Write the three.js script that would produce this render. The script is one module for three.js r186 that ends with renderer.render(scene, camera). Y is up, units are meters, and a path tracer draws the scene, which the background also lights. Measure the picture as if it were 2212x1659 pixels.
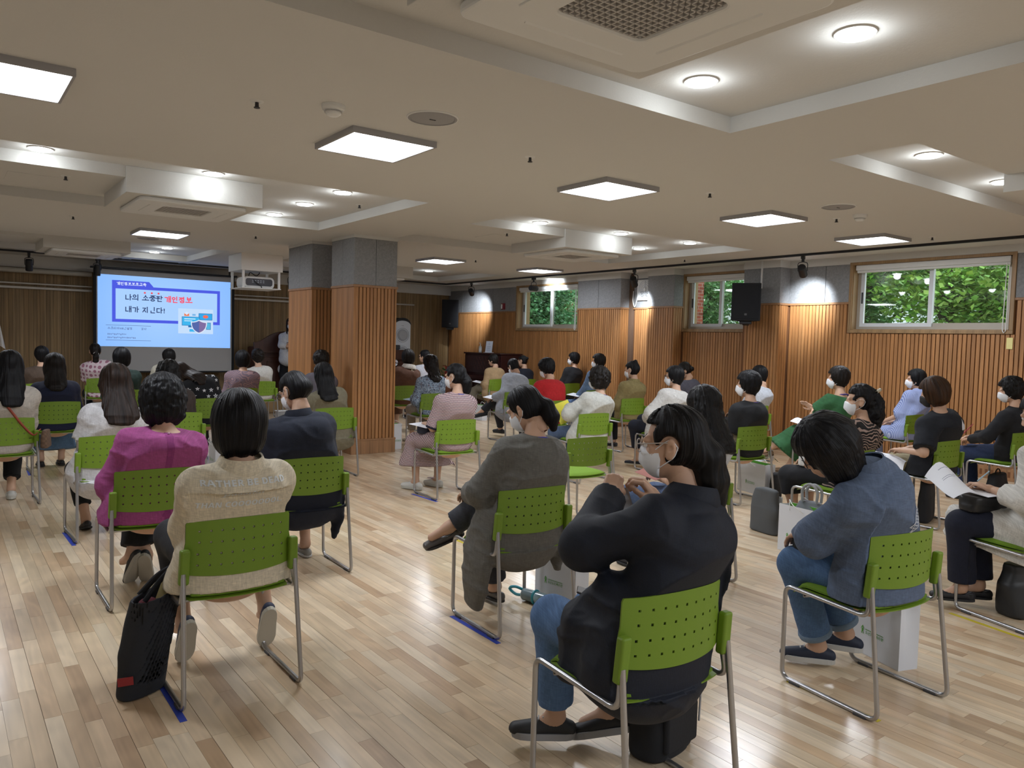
import * as THREE from 'three';
import { mergeGeometries, toCreasedNormals } from 'three/addons/utils/BufferGeometryUtils.js';
import { RoundedBoxGeometry } from 'three/addons/geometries/RoundedBoxGeometry.js';
import { RectAreaLightUniformsLib } from 'three/addons/lights/RectAreaLightUniformsLib.js';

// ------------------------------------------------------------------ camera, sky, exposure
const scene = new THREE.Scene();
const camera = new THREE.PerspectiveCamera(52.56, 4 / 3, 0.05, 200);
camera.position.set(0, 1.55, 0);
camera.rotation.order = 'YXZ';
camera.rotation.set(-0.05418, -0.64062, 0.02637);
camera.updateMatrixWorld(true);
scene.background = new THREE.Color(0.86, 0.95, 1.0);          // bright overcast sky
scene.backgroundIntensity = 1.2;
const renderer = new THREE.WebGLRenderer({ antialias: true });
renderer.toneMapping = THREE.LinearToneMapping;
renderer.toneMappingExposure = 2.85;
renderer.shadowMap.enabled = true;
RectAreaLightUniformsLib.init();
const PANEL_POWER = 10.2, PANEL_GLOW = 2.6, DOWN_POWER = 0.09, DOWN_GLOW = 4, SPOT_POWER = 5;

// ------------------------------------------------------------------ helpers
const { PI, sin, cos, abs, min, max, sqrt, hypot, atan2, floor } = Math;
function rng(seed) { let s = seed >>> 0; return () => { s = (s + 0x6d2b79f5) | 0; let t = Math.imul(s ^ (s >>> 15), 1 | s); t = (t + Math.imul(t ^ (t >>> 7), 61 | t)) ^ t; return ((t ^ (t >>> 14)) >>> 0) / 4294967296; }; }
const clamp = (x, a, b) => x < a ? a : x > b ? b : x;
const mix = (a, b, t) => a + (b - a) * t;
const V = (x, y, z) => new THREE.Vector3(x, y, z);
const used = new Map();
function numbered(name) { const n = used.get(name) ?? 0; used.set(name, n + 1); return n ? name + '_' + String(n).padStart(3, '0') : name; }
function shadows(o) { o.traverse(c => { if (c.isMesh) { c.castShadow = true; c.receiveShadow = true; } }); return o; }
function thing(name, label, category, pos = [0, 0, 0], turn = 0, group) {
  const o = new THREE.Group(); o.name = numbered(name); scene.add(o);
  o.position.set(...pos); o.rotation.y = turn; o.userData = { label, category }; if (group) o.userData.group = group;
  return o;
}
function part(name, geo, mat, parent, label) {
  const m = new THREE.Mesh(geo, mat); m.name = name; m.castShadow = m.receiveShadow = true; parent.add(m);
  if (label) m.userData.label = label; return m;
}
function solo(name, geo, mat, label, category, group) {
  const m = new THREE.Mesh(geo, mat); m.name = numbered(name); m.castShadow = m.receiveShadow = true; scene.add(m);
  m.userData = { label, category }; if (group) m.userData.group = group; return m;
}
function struct(name, geo, mat, label) {
  const m = geo ? new THREE.Mesh(geo, mat) : new THREE.Group(); m.name = name; m.castShadow = m.receiveShadow = true; scene.add(m);
  m.userData = { kind: 'structure' }; if (label) m.userData.label = label; return m;
}
// geometry makers; boxes are given by their limits
function bx(x0, x1, y0, y1, z0, z1, r = 0) {
  const w = abs(x1 - x0), h = abs(y1 - y0), d = abs(z1 - z0);
  const g = r ? new RoundedBoxGeometry(w, h, d, 2, min(r, w / 2.01, h / 2.01, d / 2.01)) : new THREE.BoxGeometry(w, h, d);
  g.translate((x0 + x1) / 2, (y0 + y1) / 2, (z0 + z1) / 2);
  // uv in metres, by the side the face looks to
  const p = g.attributes.position, n = g.attributes.normal, uv = g.attributes.uv;
  for (let i = 0; i < p.count; i++) {
    const ax = abs(n.getX(i)), ay = abs(n.getY(i)), az = abs(n.getZ(i));
    if (ax >= ay && ax >= az) uv.setXY(i, p.getZ(i), p.getY(i)); else if (ay >= az) uv.setXY(i, p.getX(i), p.getZ(i)); else uv.setXY(i, p.getX(i), p.getY(i));
  }
  return g;
}
const cyl = (r0, r1, h, x, y, z, s = 20) => new THREE.CylinderGeometry(r1, r0, h, s).translate(x, y + h / 2, z);
function tube(pts, r, seg = 40, rs = 8, closed = false, tension = 0.5) { return new THREE.TubeGeometry(new THREE.CatmullRomCurve3(pts.map(p => p.isVector3 ? p : V(...p)), closed, 'catmullrom', tension), seg, r, rs, closed); }
// a bent tube: straight runs joined by arcs of radius R
function pipe(pts, r, R = 0.04, rs = 10) {
  const path = new THREE.CurvePath(), P = pts.map(p => V(...p)); let from = P[0];
  for (let i = 1; i < P.length - 1; i++) {
    const a = P[i].clone().sub(P[i - 1]), b = P[i + 1].clone().sub(P[i]), rr = min(R, a.length() * 0.49, b.length() * 0.49);
    const s = P[i].clone().addScaledVector(a.normalize(), -rr), e = P[i].clone().addScaledVector(b.normalize(), rr);
    path.add(new THREE.LineCurve3(from, s)); path.add(new THREE.QuadraticBezierCurve3(s, P[i], e)); from = e;
  }
  path.add(new THREE.LineCurve3(from, P[P.length - 1]));
  // even sampling per piece
  const out = []; path.curves.forEach((c, k) => { const n = c.isLineCurve3 ? 1 : 6; for (let i = 0; i < n; i++) out.push(c.getPoint(i / n)); }); out.push(P[P.length - 1]);
  return sweep(out, r, rs);
}
function sweep(pts, r, rs = 10, flat = 1) {
  const pos = [], nor = [], uv = [], idx = []; let N = V(0, 1, 0); let L = 0;
  for (let i = 0; i < pts.length; i++) {
    const t = (i === 0 ? pts[1].clone().sub(pts[0]) : i === pts.length - 1 ? pts[i].clone().sub(pts[i - 1]) : pts[i + 1].clone().sub(pts[i - 1])).normalize();
    if (i === 0 && abs(t.y) > 0.9) N = V(1, 0, 0);
    N.addScaledVector(t, -N.dot(t)).normalize(); const B = t.clone().cross(N); if (i) L += pts[i].distanceTo(pts[i - 1]);
    const rad = typeof r === 'function' ? r(i / (pts.length - 1)) : r;
    for (let j = 0; j <= rs; j++) { const a = j / rs * 2 * PI, c = cos(a), s = sin(a) * flat; const n = N.clone().multiplyScalar(c).addScaledVector(B, s);
      pos.push(pts[i].x + n.x * rad, pts[i].y + n.y * rad, pts[i].z + n.z * rad); n.normalize(); nor.push(n.x, n.y, n.z); uv.push(j / rs, L); }
  }
  const W = rs + 1; for (let i = 0; i < pts.length - 1; i++) for (let j = 0; j < rs; j++) { const a = i * W + j; idx.push(a, a + 1, a + W, a + 1, a + W + 1, a + W); }
  for (const [row, flip] of [[0, 0], [pts.length - 1, 1]]) { const c = pos.length / 3; pos.push(pts[row].x, pts[row].y, pts[row].z); nor.push(0, 1, 0); uv.push(0, 0); for (let j = 0; j < rs; j++) { const a = row * W + j; flip ? idx.push(c, a, a + 1) : idx.push(c, a + 1, a); } }
  return rawGeo(pos, nor, uv, idx);
}
function rawGeo(pos, nor, uv, idx, col) {
  const g = new THREE.BufferGeometry(); g.setAttribute('position', new THREE.Float32BufferAttribute(pos, 3)); if (nor) g.setAttribute('normal', new THREE.Float32BufferAttribute(nor, 3));
  g.setAttribute('uv', new THREE.Float32BufferAttribute(uv ?? new Float32Array(pos.length / 3 * 2), 2)); if (col) g.setAttribute('color', new THREE.Float32BufferAttribute(col, 3));
  if (idx) g.setIndex(idx); if (!nor) g.computeVertexNormals(); return g;
}
const clean = g => { const o = g.index ? g.toNonIndexed() : g; for (const k of Object.keys(o.attributes)) if (!['position', 'normal', 'uv'].includes(k)) o.deleteAttribute(k); return o; };
const join = list => mergeGeometries(list.map(clean));
function moved(g, pos, rot = [0, 0, 0], s = 1) { const m = new THREE.Matrix4().compose(V(...pos), new THREE.Quaternion().setFromEuler(new THREE.Euler(...rot)), typeof s === 'number' ? V(s, s, s) : V(...s)); return g.clone().applyMatrix4(m); }
const lathe = (pts, s = 28) => new THREE.LatheGeometry(pts.map(p => new THREE.Vector2(p[0], p[1])), s);
function prism(pts, depth, bevel = 0) { const s = new THREE.Shape(pts.map(p => new THREE.Vector2(p[0], p[1]))); return new THREE.ExtrudeGeometry(s, { depth, bevelEnabled: bevel > 0, bevelSize: bevel, bevelThickness: bevel, bevelSegments: 2, curveSegments: 10 }); }
function roundRect(w, h, r, cx = 0, cy = 0) { const s = new THREE.Shape(), x = cx - w / 2, y = cy - h / 2; s.moveTo(x + r, y); s.lineTo(x + w - r, y); s.absarc(x + w - r, y + r, r, -PI / 2, 0); s.lineTo(x + w, y + h - r); s.absarc(x + w - r, y + h - r, r, 0, PI / 2); s.lineTo(x + r, y + h); s.absarc(x + r, y + h - r, r, PI / 2, PI); s.lineTo(x, y + r); s.absarc(x + r, y + r, r, PI, PI * 1.5); return s; }

// ------------------------------------------------------------------ noise and textures
function hash(i, j, k) { let h = Math.imul(i, 374761393) ^ Math.imul(j, 668265263) ^ Math.imul(k, 2147483647 ^ 0x5bd1e995); h = Math.imul(h ^ (h >>> 13), 1274126177); return ((h ^ (h >>> 16)) >>> 0) / 4294967296; }
function vnoise(x, y, z) {
  const i = floor(x), j = floor(y), k = floor(z); let u = x - i, v = y - j, w = z - k; u = u * u * (3 - 2 * u); v = v * v * (3 - 2 * v); w = w * w * (3 - 2 * w);
  const a = mix(mix(hash(i, j, k), hash(i + 1, j, k), u), mix(hash(i, j + 1, k), hash(i + 1, j + 1, k), u), v);
  const b = mix(mix(hash(i, j, k + 1), hash(i + 1, j, k + 1), u), mix(hash(i, j + 1, k + 1), hash(i + 1, j + 1, k + 1), u), v);
  return mix(a, b, w) * 2 - 1;
}
// tiling 2-D noise, for textures
function tnoise(x, y, px, py, s) { const i = floor(x), j = floor(y); let u = x - i, v = y - j; u = u * u * (3 - 2 * u); v = v * v * (3 - 2 * v); const m = (a, b) => ((a % b) + b) % b; const h = (a, b) => hash(m(a, px), m(b, py), s); return mix(mix(h(i, j), h(i + 1, j), u), mix(h(i, j + 1), h(i + 1, j + 1), u), v) * 2 - 1; }
function tex(w, h, f, srgb = true) {     // f(u, v) -> [r,g,b] 0..1 or a grey number
  const d = new Uint8Array(w * h * 4); for (let y = 0; y < h; y++) for (let x = 0; x < w; x++) { const c = f(x / w, y / h, x, y), o = (y * w + x) * 4; for (let k = 0; k < 3; k++) d[o + k] = clamp(typeof c === 'number' ? c : c[k], 0, 1) * 255; d[o + 3] = 255; }
  const t = new THREE.DataTexture(d, w, h); t.wrapS = t.wrapT = THREE.RepeatWrapping; t.magFilter = THREE.LinearFilter; t.colorSpace = srgb ? THREE.SRGBColorSpace : THREE.NoColorSpace; t.needsUpdate = true; return t;
}
function canvasTex(w, h, draw, repeat = false) { const c = document.createElement('canvas'); c.width = w; c.height = h; const g = c.getContext('2d'); draw(g, w, h); const t = new THREE.CanvasTexture(c); t.colorSpace = THREE.SRGBColorSpace; t.magFilter = THREE.LinearFilter; if (repeat) t.wrapS = t.wrapT = THREE.RepeatWrapping; return t; }
const rep = (t, x, y) => { const c = t.clone(); c.repeat.set(x, y); c.needsUpdate = true; return c; };
const mat = (color, roughness = 0.7, more = {}) => new THREE.MeshStandardMaterial({ color, roughness, ...more });
const lin = (r, g, b) => new THREE.Color().setRGB(r, g, b);
// ------------------------------------------------------------------ room materials
const grainT = tex(256, 1024, (u, v) => { const a = tnoise(u * 40, v * 6, 40, 6, 1), b = tnoise(u * 110, v * 10, 110, 10, 2), c = tnoise(u * 6, v * 3, 6, 3, 3); return 0.86 + 0.07 * a + 0.05 * b + 0.06 * c; });
const figureT = tex(512, 512, (u, v) => { const w = tnoise(u * 4, v * 6, 4, 6, 9) * 1.6, a = tnoise(u * 3 + w, v * 30 + w * 2, 3, 30, 4), b = tnoise(u * 10, v * 90, 10, 90, 5), c = tnoise(u * 24, v * 8, 24, 8, 6); const k = 0.92 + 0.05 * a + 0.03 * b + 0.03 * c; return [k, k * 0.985, k * 0.96]; });
const feltT = tex(256, 256, (u, v) => { const a = tnoise(u * 64, v * 64, 64, 64, 11), b = tnoise(u * 24, v * 24, 24, 24, 12), c = tnoise(u * 128, v * 128, 128, 128, 13); return 0.88 + 0.04 * a + 0.04 * b + 0.03 * c; });
const plasterB = tex(256, 256, (u, v) => 0.5 + 0.3 * tnoise(u * 90, v * 90, 90, 90, 21) + 0.2 * tnoise(u * 30, v * 30, 30, 30, 22), false);
const M = {
  ceiling: mat(lin(0.63, 0.625, 0.60), 0.9, { bumpMap: rep(plasterB, 2, 2), bumpScale: 0.0006 }),
  white: mat(lin(0.74, 0.75, 0.74), 0.6),
  slat: mat(lin(0.54, 0.25, 0.086), 0.55, { map: rep(grainT, 3, 0.5) }),
  slat2: mat(lin(0.505, 0.23, 0.078), 0.55, { map: rep(grainT, 2.6, 0.45) }),
  slat3: mat(lin(0.57, 0.27, 0.097), 0.55, { map: rep(grainT, 3.3, 0.55) }),
  groove: mat(lin(0.17, 0.07, 0.025), 0.8),
  trimWood: mat(lin(0.46, 0.24, 0.11), 0.5, { map: rep(grainT, 3, 0.5) }),
  casing: mat(lin(0.42, 0.26, 0.12), 0.5, { map: rep(grainT, 3, 0.5) }),
  stageWood: mat(lin(0.40, 0.26, 0.115), 0.6, { map: rep(grainT, 2, 0.4) }),
  stageWood2: mat(lin(0.36, 0.23, 0.10), 0.6, { map: rep(grainT, 2, 0.4) }),
  stageWood3: mat(lin(0.44, 0.295, 0.14), 0.6, { map: rep(grainT, 2, 0.4) }),
  stageDark: mat(lin(0.13, 0.075, 0.035), 0.7),
  felt: mat(lin(0.33, 0.335, 0.345), 0.95, { map: rep(feltT, 2.2, 2.2), bumpMap: rep(feltT, 2.2, 2.2), bumpScale: 0.001 }),
  feltGap: mat(lin(0.12, 0.13, 0.14), 0.95),
  floor: new THREE.MeshPhysicalMaterial({ color: 0xffffff, vertexColors: true, map: figureT, roughness: 0.36, clearcoat: 0.45, clearcoatRoughness: 0.16 }),
  subfloor: mat(lin(0.10, 0.06, 0.03), 0.7),
  alu: mat(lin(0.40, 0.36, 0.30), 0.45, { metalness: 0.3 }),
  aluWhite: mat(lin(0.62, 0.64, 0.66), 0.5),
  glass: new THREE.MeshPhysicalMaterial({ color: lin(0.93, 0.98, 0.98), roughness: 0.02, transmission: 1, thickness: 0, ior: 1.5 }),
  black: mat(lin(0.012, 0.013, 0.016), 0.5),
  blackMatt: mat(lin(0.010, 0.011, 0.014), 0.85),
  chrome: mat(lin(0.55, 0.55, 0.56), 0.28, { metalness: 0.95 }),
  dark: mat(lin(0.03, 0.03, 0.035), 0.6),
  glow: new THREE.MeshStandardMaterial({ color: 0xffffff, emissive: lin(0.93, 0.96, 1.0), emissiveIntensity: PANEL_GLOW }),
  glowDown: new THREE.MeshStandardMaterial({ color: 0xffffff, emissive: lin(0.93, 0.96, 1.0), emissiveIntensity: DOWN_GLOW }),
  frameGrey: mat(lin(0.40, 0.40, 0.42), 0.4, { metalness: 0.4 }),
};
const H = 2.9, XW = 10.6, XP = 10.35, ZF = -17, XL = -4, ZB = 4.5;

// ------------------------------------------------------------------ floor: strips of maple, four to a board
{
  const fl = struct('floor', bx(XL - 0.3, XW + 0.4, -0.2, -0.004, ZF - 0.3, ZB + 0.3), M.subfloor);
  const R = rng(77), near = [], rest = [], W = 0.0635, tones = [[0.75, 0.57, 0.385], [0.715, 0.53, 0.35], [0.78, 0.61, 0.425], [0.645, 0.455, 0.29], [0.73, 0.545, 0.36], [0.575, 0.385, 0.235], [0.80, 0.64, 0.46]];
  const pick = [0, 0, 1, 2, 2, 4, 4, 1, 0, 3, 6, 2, 5, 3, 6];
  const inv = new THREE.Matrix4().multiplyMatrices(camera.projectionMatrix, camera.matrixWorldInverse);
  const seen = (x, z) => { const v = V(x, 0, z).applyMatrix4(inv); const d = V(x, 0, z).applyMatrix4(camera.matrixWorldInverse).z; return d < -0.2 && abs(v.x) < 1.12 && abs(v.y) < 1.15; };
  for (let k = -63; ; k++) {
    const x0 = 0.0835 + k * W; if (x0 > XW) break; const board = ((k % 4) + 4) % 4 === 0;
    let z = ZB - R() * 0.5;
    while (z > ZF + 0.5) {
      const L = 0.28 + R() * 0.5, z1 = max(z - L, ZF), xc = x0 + W / 2, zc = (z + z1) / 2; const c = tones[pick[floor(R() * pick.length)]], t = 0.94 + R() * 0.12, du = R() * 5, dv = R() * 5;
      const g0 = board ? 0.0016 : 0.0004, xa = x0 + g0, xb = x0 + W - 0.0004, za = z - 0.0005, zb = z1 + 0.0005;
      const vis = seen(xc, zc), dist = hypot(xc, zc);
      const pos = [], nor = [], uv = [], idx = [], col = [];
      const quad = (a, b, cc, d, n) => { const o = pos.length / 3; for (const p of [a, b, cc, d]) { pos.push(...p); nor.push(...n); uv.push((p[2] + du) * 0.55, (p[0] + dv) * 1.1); col.push(c[0] * t, c[1] * t * 1.05, c[2] * t * 1.10); } idx.push(o, o + 1, o + 2, o, o + 2, o + 3); };
      quad([xa, 0, za], [xb, 0, za], [xb, 0, zb], [xa, 0, zb], [0, 1, 0]);
      if (vis) {
        const e = -0.004;
        quad([xa, e, za], [xa, 0, za], [xa, 0, zb], [xa, e, zb], [-1, 0, 0]); quad([xb, 0, za], [xb, e, za], [xb, e, zb], [xb, 0, zb], [1, 0, 0]);
        quad([xa, e, za], [xb, e, za], [xb, 0, za], [xa, 0, za], [0, 0, 1]); quad([xa, 0, zb], [xb, 0, zb], [xb, e, zb], [xa, e, zb], [0, 0, -1]);
      }
      (vis ? near : rest).push({ d: dist, g: [pos, nor, uv, idx, col] }); z = z1;
    }
  }
  near.sort((a, b) => a.d - b.d);
  near.slice(0, 300).forEach(n => part('plank', rawGeo(...n.g), M.floor, fl));
  const far = mergeGeometries(near.slice(300).concat(rest).map(n => rawGeo(...n.g)));
  part('planks', far, M.floor, fl, 'maple strips of the floor').userData.kind = 'stuff';
}

// ------------------------------------------------------------------ ceiling with six raised trays
const TRAYS = [[0, 4.05, -3.2, 0.25], [5.12, 9.15, -3.18, 0.25], [-0.05, 3.95, -9.5, -6.75], [5.0, 9.08, -9.58, -6.7], [-0.05, 3.87, -15.6, -12.95], [5.0, 9.4, -15.6, -12.95]];
{
  const s = new THREE.Shape([[XL - 0.3, ZF - 0.3], [XW + 0.4, ZF - 0.3], [XW + 0.4, ZB + 0.3], [XL - 0.3, ZB + 0.3]].map(p => new THREE.Vector2(p[0], -p[1])));
  for (const [a, b, c, d] of TRAYS) s.holes.push(new THREE.Path([[a, c], [b, c], [b, d], [a, d]].map(p => new THREE.Vector2(p[0], -p[1]))));
  const low = new THREE.ExtrudeGeometry(s, { depth: 0.1, bevelEnabled: false }).rotateX(-PI / 2).translate(0, H, 0);
  const c = struct('ceiling', low, M.ceiling);
  part('tray_ceiling', bx(XL - 0.3, XW + 0.4, H + 0.1, H + 0.3, ZF - 0.3, ZB + 0.3), M.ceiling, c);
  // duct soffits that join the air conditioner boxes to the tray edge
  for (const [a, b, z0, z1] of [[0, 1.41, -2.6, -1.5], [5.12, 6.5, -2.55, -1.45], [-0.05, 1.37, -8.68, -7.56], [5.0, 6.45, -8.75, -7.62], [-0.05, 1.32, -14.5, -13.43], [5.0, 6.6, -15.0, -13.9]]) part('soffit', bx(a, b, H, H + 0.1, z0, z1), M.ceiling, c);
  // access hatches on two soffits
  for (const [x, z] of [[0.75, -8.25], [5.9, -8.3]]) part('access_hatch', bx(x - 0.22, x + 0.22, H - 0.003, H, z - 0.22, z + 0.22), M.ceiling, c);
}
// ------------------------------------------------------------------ walls out of sight, closing the room
struct('wall_left', bx(XL - 0.3, XL, 0, H, ZF - 0.3, ZB + 0.3), M.white);
struct('wall_back', bx(XL, XW + 0.3, 0, H, ZB, ZB + 0.3), M.white);

// ------------------------------------------------------------------ right wall with windows, piers, slats and felt panels
const WIN = [{ z0: -14.08, z1: -12.03 }, { z0: -9.22, z1: -7.86 }, { z0: -6.1, z1: -4.04 }], WY0 = 1.85, WY1 = 2.78;
{
  const R = rng(5);
  const s = new THREE.Shape([[ZF - 0.3, 0], [ZB + 0.3, 0], [ZB + 0.3, H + 0.3], [ZF - 0.3, H + 0.3]].map(p => new THREE.Vector2(-p[0], p[1])));
  for (const w of WIN) s.holes.push(new THREE.Path([[w.z0, WY0], [w.z1, WY0], [w.z1, WY1], [w.z0, WY1]].map(p => new THREE.Vector2(-p[0], p[1]))));
  const g = new THREE.ExtrudeGeometry(s, { depth: 0.33, bevelEnabled: false }).rotateY(PI / 2).translate(XW + 0.022, 0, 0);
  const wall = struct('wall_right', g, M.groove);
  const DADO = 2.23, pieces = { slat: [[], [], []], cap: [] }, slatM = [M.slat, M.slat2, M.slat3];
  // the profile seen from above: [z from, z to, x of the face]
  const runs = [[ZB, -7.14, XW], [-7.14, -7.79, XP], [-7.79, -9.25, XW], [-9.25, -9.86, XP], [-9.86, -10.45, XW], [-10.56, -11.76, XP], [-11.76, ZF, XW]];
  const W = 0.043, P = 0.055, D = 0.018;
  const slatX = (x, z, y0, y1) => { const q = bx(x, x + D + 0.004, y0, y1, z - W / 2, z + W / 2); const m = floor(R() * 3); return [q, m]; };
  const winAt = z => WIN.find(w => z > w.z0 - 0.06 && z < w.z1 + 0.06);
  const addSlat = (q, m, z) => { if (z < -3.6 && z > -10.5) part('slat', q, slatM[m], wall); else pieces.slat[m].push(q); };
  for (const [a, b, x] of runs) {
    if (x === XP) part('pier', bx(XP + 0.022, XW + 0.1, 0, H, a - 0.001, b + 0.001), M.groove, wall);
    for (let z = a - 0.03; z > b + 0.02; z -= P) { const w = x === XW && winAt(z); const [q, m] = slatX(x, z, 0.1, w ? WY0 - 0.05 : DADO - 0.01); addSlat(q, m, z); }
    // felt panels above the rail, one by one, and the cornice
    const n = max(1, Math.round((a - b) / 0.62)), step = (a - b) / n;
    for (let i = 0; i < n; i++) {
      let z0 = a - i * step - 0.003, z1 = a - (i + 1) * step + 0.003; if (z0 > 0.5) continue;
      const bits = [[z0, z1, DADO + 0.02, 2.79]]; const w = x === XW && WIN.find(q => z1 < q.z1 + 0.04 && z0 > q.z0 - 0.04);
      if (w) { bits.length = 0; if (z0 > w.z1 + 0.05) bits.push([z0, w.z1 + 0.045, DADO + 0.02, 2.79]); if (z1 < w.z0 - 0.05) bits.push([w.z0 - 0.045, z1, DADO + 0.02, 2.79]); }
      for (const [p, q, y0, y1] of bits) part('felt_panel', bx(x - 0.004, x + 0.03, y0, y1, q, p, 0.004), M.felt, wall);
    }
    part('cornice', bx(x - 0.012, XW + 0.1, 2.79, H, b, a), M.ceiling, wall);
    for (const [p, q] of x === XW ? splitBy(a, b, WIN) : [[a, b]]) part('dado_rail', bx(x - 0.014, x + 0.03, DADO - 0.012, DADO + 0.02, q, p, 0.004), M.trimWood, wall);
    part('baseboard', bx(x - 0.014, x + 0.03, 0, 0.1, b, a, 0.004), M.trimWood, wall);
  }
  function splitBy(a, b, wins) { let out = [[a, b]]; for (const w of wins) out = out.flatMap(([p, q]) => w.z1 > p || w.z0 < q ? [[p, q]] : [[p, w.z1 + 0.045], [w.z0 - 0.045, q]]); return out; }
  // pier sides that face the camera: slats, felt, rail
  for (const [z, xa, xb] of [[-7.14, XP, XW], [-9.25, XP, XW], [-10.56, XP, XW]]) {
    for (let x = xa + 0.03; x < xb - 0.02; x += P) { const q = bx(x - W / 2, x + W / 2, 0.1, DADO - 0.01, z, z + D); addSlat(q, floor(R() * 3), z); }
    part('felt_panel', bx(xa - 0.004, xb, DADO + 0.02, 2.79, z - 0.01, z + 0.018, 0.004), M.felt, wall);
    part('dado_rail', bx(xa - 0.014, xb, DADO - 0.012, DADO + 0.02, z, z + 0.03, 0.004), M.trimWood, wall);
    part('cornice', bx(xa - 0.012, xb, 2.79, H, z, z + 0.012), M.ceiling, wall);
    part('baseboard', bx(xa - 0.014, xb, 0, 0.1, z, z + 0.03, 0.004), M.trimWood, wall);
  }
  part('joint_strip', bx(XW - 0.03, XW + 0.03, 0, 2.79, -10.56, -10.45), mat(lin(0.14, 0.085, 0.055), 0.7), wall, 'dark brown vertical joint cover');
  pieces.slat.forEach((l, i) => { if (l.length) part('slats', join(l), slatM[i], wall, 'wooden slats far along the wall and behind the viewer').userData.kind = 'stuff'; });
}
// windows
WIN.forEach((w, n) => {
  const win = struct('window_' + (n + 1)), { z0, z1 } = w, zc = (z0 + z1) / 2;
  const x = XW - 0.02;
  // wooden casing and deep reveal
  part('casing', bx(x, XW + 0.06, WY0 - 0.045, WY0, z0 - 0.045, z1 + 0.045, 0.004), M.casing, win);
  part('casing', bx(x, XW + 0.06, WY1 - 0.01, WY1 + 0.03, z0 - 0.045, z1 + 0.045, 0.004), M.casing, win);
  for (const z of [z0 - 0.045, z1]) part('casing', bx(x, XW + 0.12, WY0, WY1, z, z + 0.045, 0.004), M.casing, win);
  part('reveal', join([bx(XW, XW + 0.34, WY0, WY0 + 0.01, z0, z1), bx(XW, XW + 0.34, WY1 - 0.01, WY1, z0, z1), bx(XW, XW + 0.34, WY0, WY1, z0, z0 + 0.012), bx(XW, XW + 0.34, WY0, WY1, z1 - 0.012, z1)]), M.casing, win);
  const X = XW + 0.12, ring = (xa, xb, ya, yb, za, zb, t) => join([bx(xa, xb, ya, ya + t, za, zb), bx(xa, xb, yb - t, yb, za, zb), bx(xa, xb, ya + t, yb - t, za, za + t), bx(xa, xb, ya + t, yb - t, zb - t, zb)]);
  part('window_frame', ring(X, X + 0.1, WY0 + 0.01, WY1 - 0.01, z0 + 0.012, z1 - 0.012, 0.04), M.alu, win);
  const mid = zc;
  for (const [k, a, b, m] of [[0, z0 + 0.05, mid + 0.03, M.aluWhite], [1, mid - 0.03, z1 - 0.05, M.alu]]) {
    const sx = X + 0.012 + k * 0.035, sash = part('sash', ring(sx, sx + 0.03, WY0 + 0.045, WY1 - 0.045, a, b, 0.055), k ? M.alu : m, win);
    part('pane', bx(sx + 0.012, sx + 0.018, WY0 + 0.1, WY1 - 0.1, a + 0.055, b - 0.055), M.glass, sash);
    if (!k) part('handle', bx(sx - 0.012, sx, WY0 + 0.38, WY0 + 0.54, a + 0.018, a + 0.04, 0.004), M.dark, sash);
  }
  part('roller_blind', join([bx(XW + 0.005, XW + 0.09, WY1 - 0.085, WY1 - 0.012, z0 + 0.03, z1 - 0.03, 0.01), cyl(0.02, 0.02, z1 - z0 - 0.08, 0, 0, 0, 14).translate(0, -(z1 - z0 - 0.08) / 2, 0).rotateX(PI / 2).translate(XW + 0.05, WY1 - 0.1, zc)]), M.white, win, 'white roller blind rolled up');
  const cord = [[XW - 0.02, WY1 - 0.1, z1 - 0.03], [XW - 0.03, 2.2, z1 - 0.028], [XW - 0.03, 1.85, z1 - 0.03], [XW - 0.03, 1.82, z1 - 0.05], [XW - 0.03, 1.86, z1 - 0.065], [XW - 0.02, 2.25, z1 - 0.065], [XW - 0.02, WY1 - 0.1, z1 - 0.06]];
  part('blind_cord', tube(cord, 0.006, 40, 6), M.white, win);
});
solo('cord_tag', join([bx(XW - 0.012, XW - 0.004, 1.62, 1.76, -4.06, -3.99, 0.003)]), mat(lin(0.8, 0.72, 0.3), 0.6), 'small yellow and white cord tag stuck on the slats below the nearest window', 'tag');
{ const t = thing('exhaust_fan', 'square white wall fan with a round grille in the recess between the piers', 'fan', [XW - 0.004, 2.58, -10.12]);
  part('housing', bx(-0.05, 0, -0.2, 0.18, -0.2, 0.2, 0.01), M.white, t);
  part('grille', join([0.16, 0.125, 0.09, 0.055].map(r => new THREE.TorusGeometry(r, 0.005, 6, 32).rotateY(PI / 2).translate(-0.055, 0, 0)).concat([bx(-0.058, -0.05, -0.16, 0.16, -0.006, 0.006), bx(-0.058, -0.05, -0.006, 0.006, -0.16, 0.16)])), mat(lin(0.6, 0.62, 0.66), 0.5), t);
  part('hub', cyl(0.035, 0.03, 0.02, 0, 0, 0).rotateZ(PI / 2).translate(-0.05, 0, 0), M.white, t);
  part('louvres', join([0, 1, 2, 3, 4].map(i => bx(-0.057, -0.05, -0.13 + i * 0.022, -0.122 + i * 0.022, -0.1, 0.12))), M.dark, t);
  part('pull_cord', tube([[-0.02, 0.02, -0.2], [-0.03, -0.2, -0.22], [-0.03, -0.32, -0.27], [-0.03, -0.2, -0.32], [-0.02, -0.02, -0.32]], 0.008, 30, 6), M.white, t);
}
{ const t = thing('fire_alarm', 'small dark red fire alarm on the grey wall left of the far window', 'alarm', [XW - 0.004, 2.36, -14.6]);
  part('box', bx(-0.05, 0, -0.07, 0.07, -0.055, 0.055, 0.008), mat(lin(0.22, 0.02, 0.03), 0.4), t); part('lens', bx(-0.062, -0.05, -0.055, 0.05, -0.045, 0.01, 0.006), M.white, t); }

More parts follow.
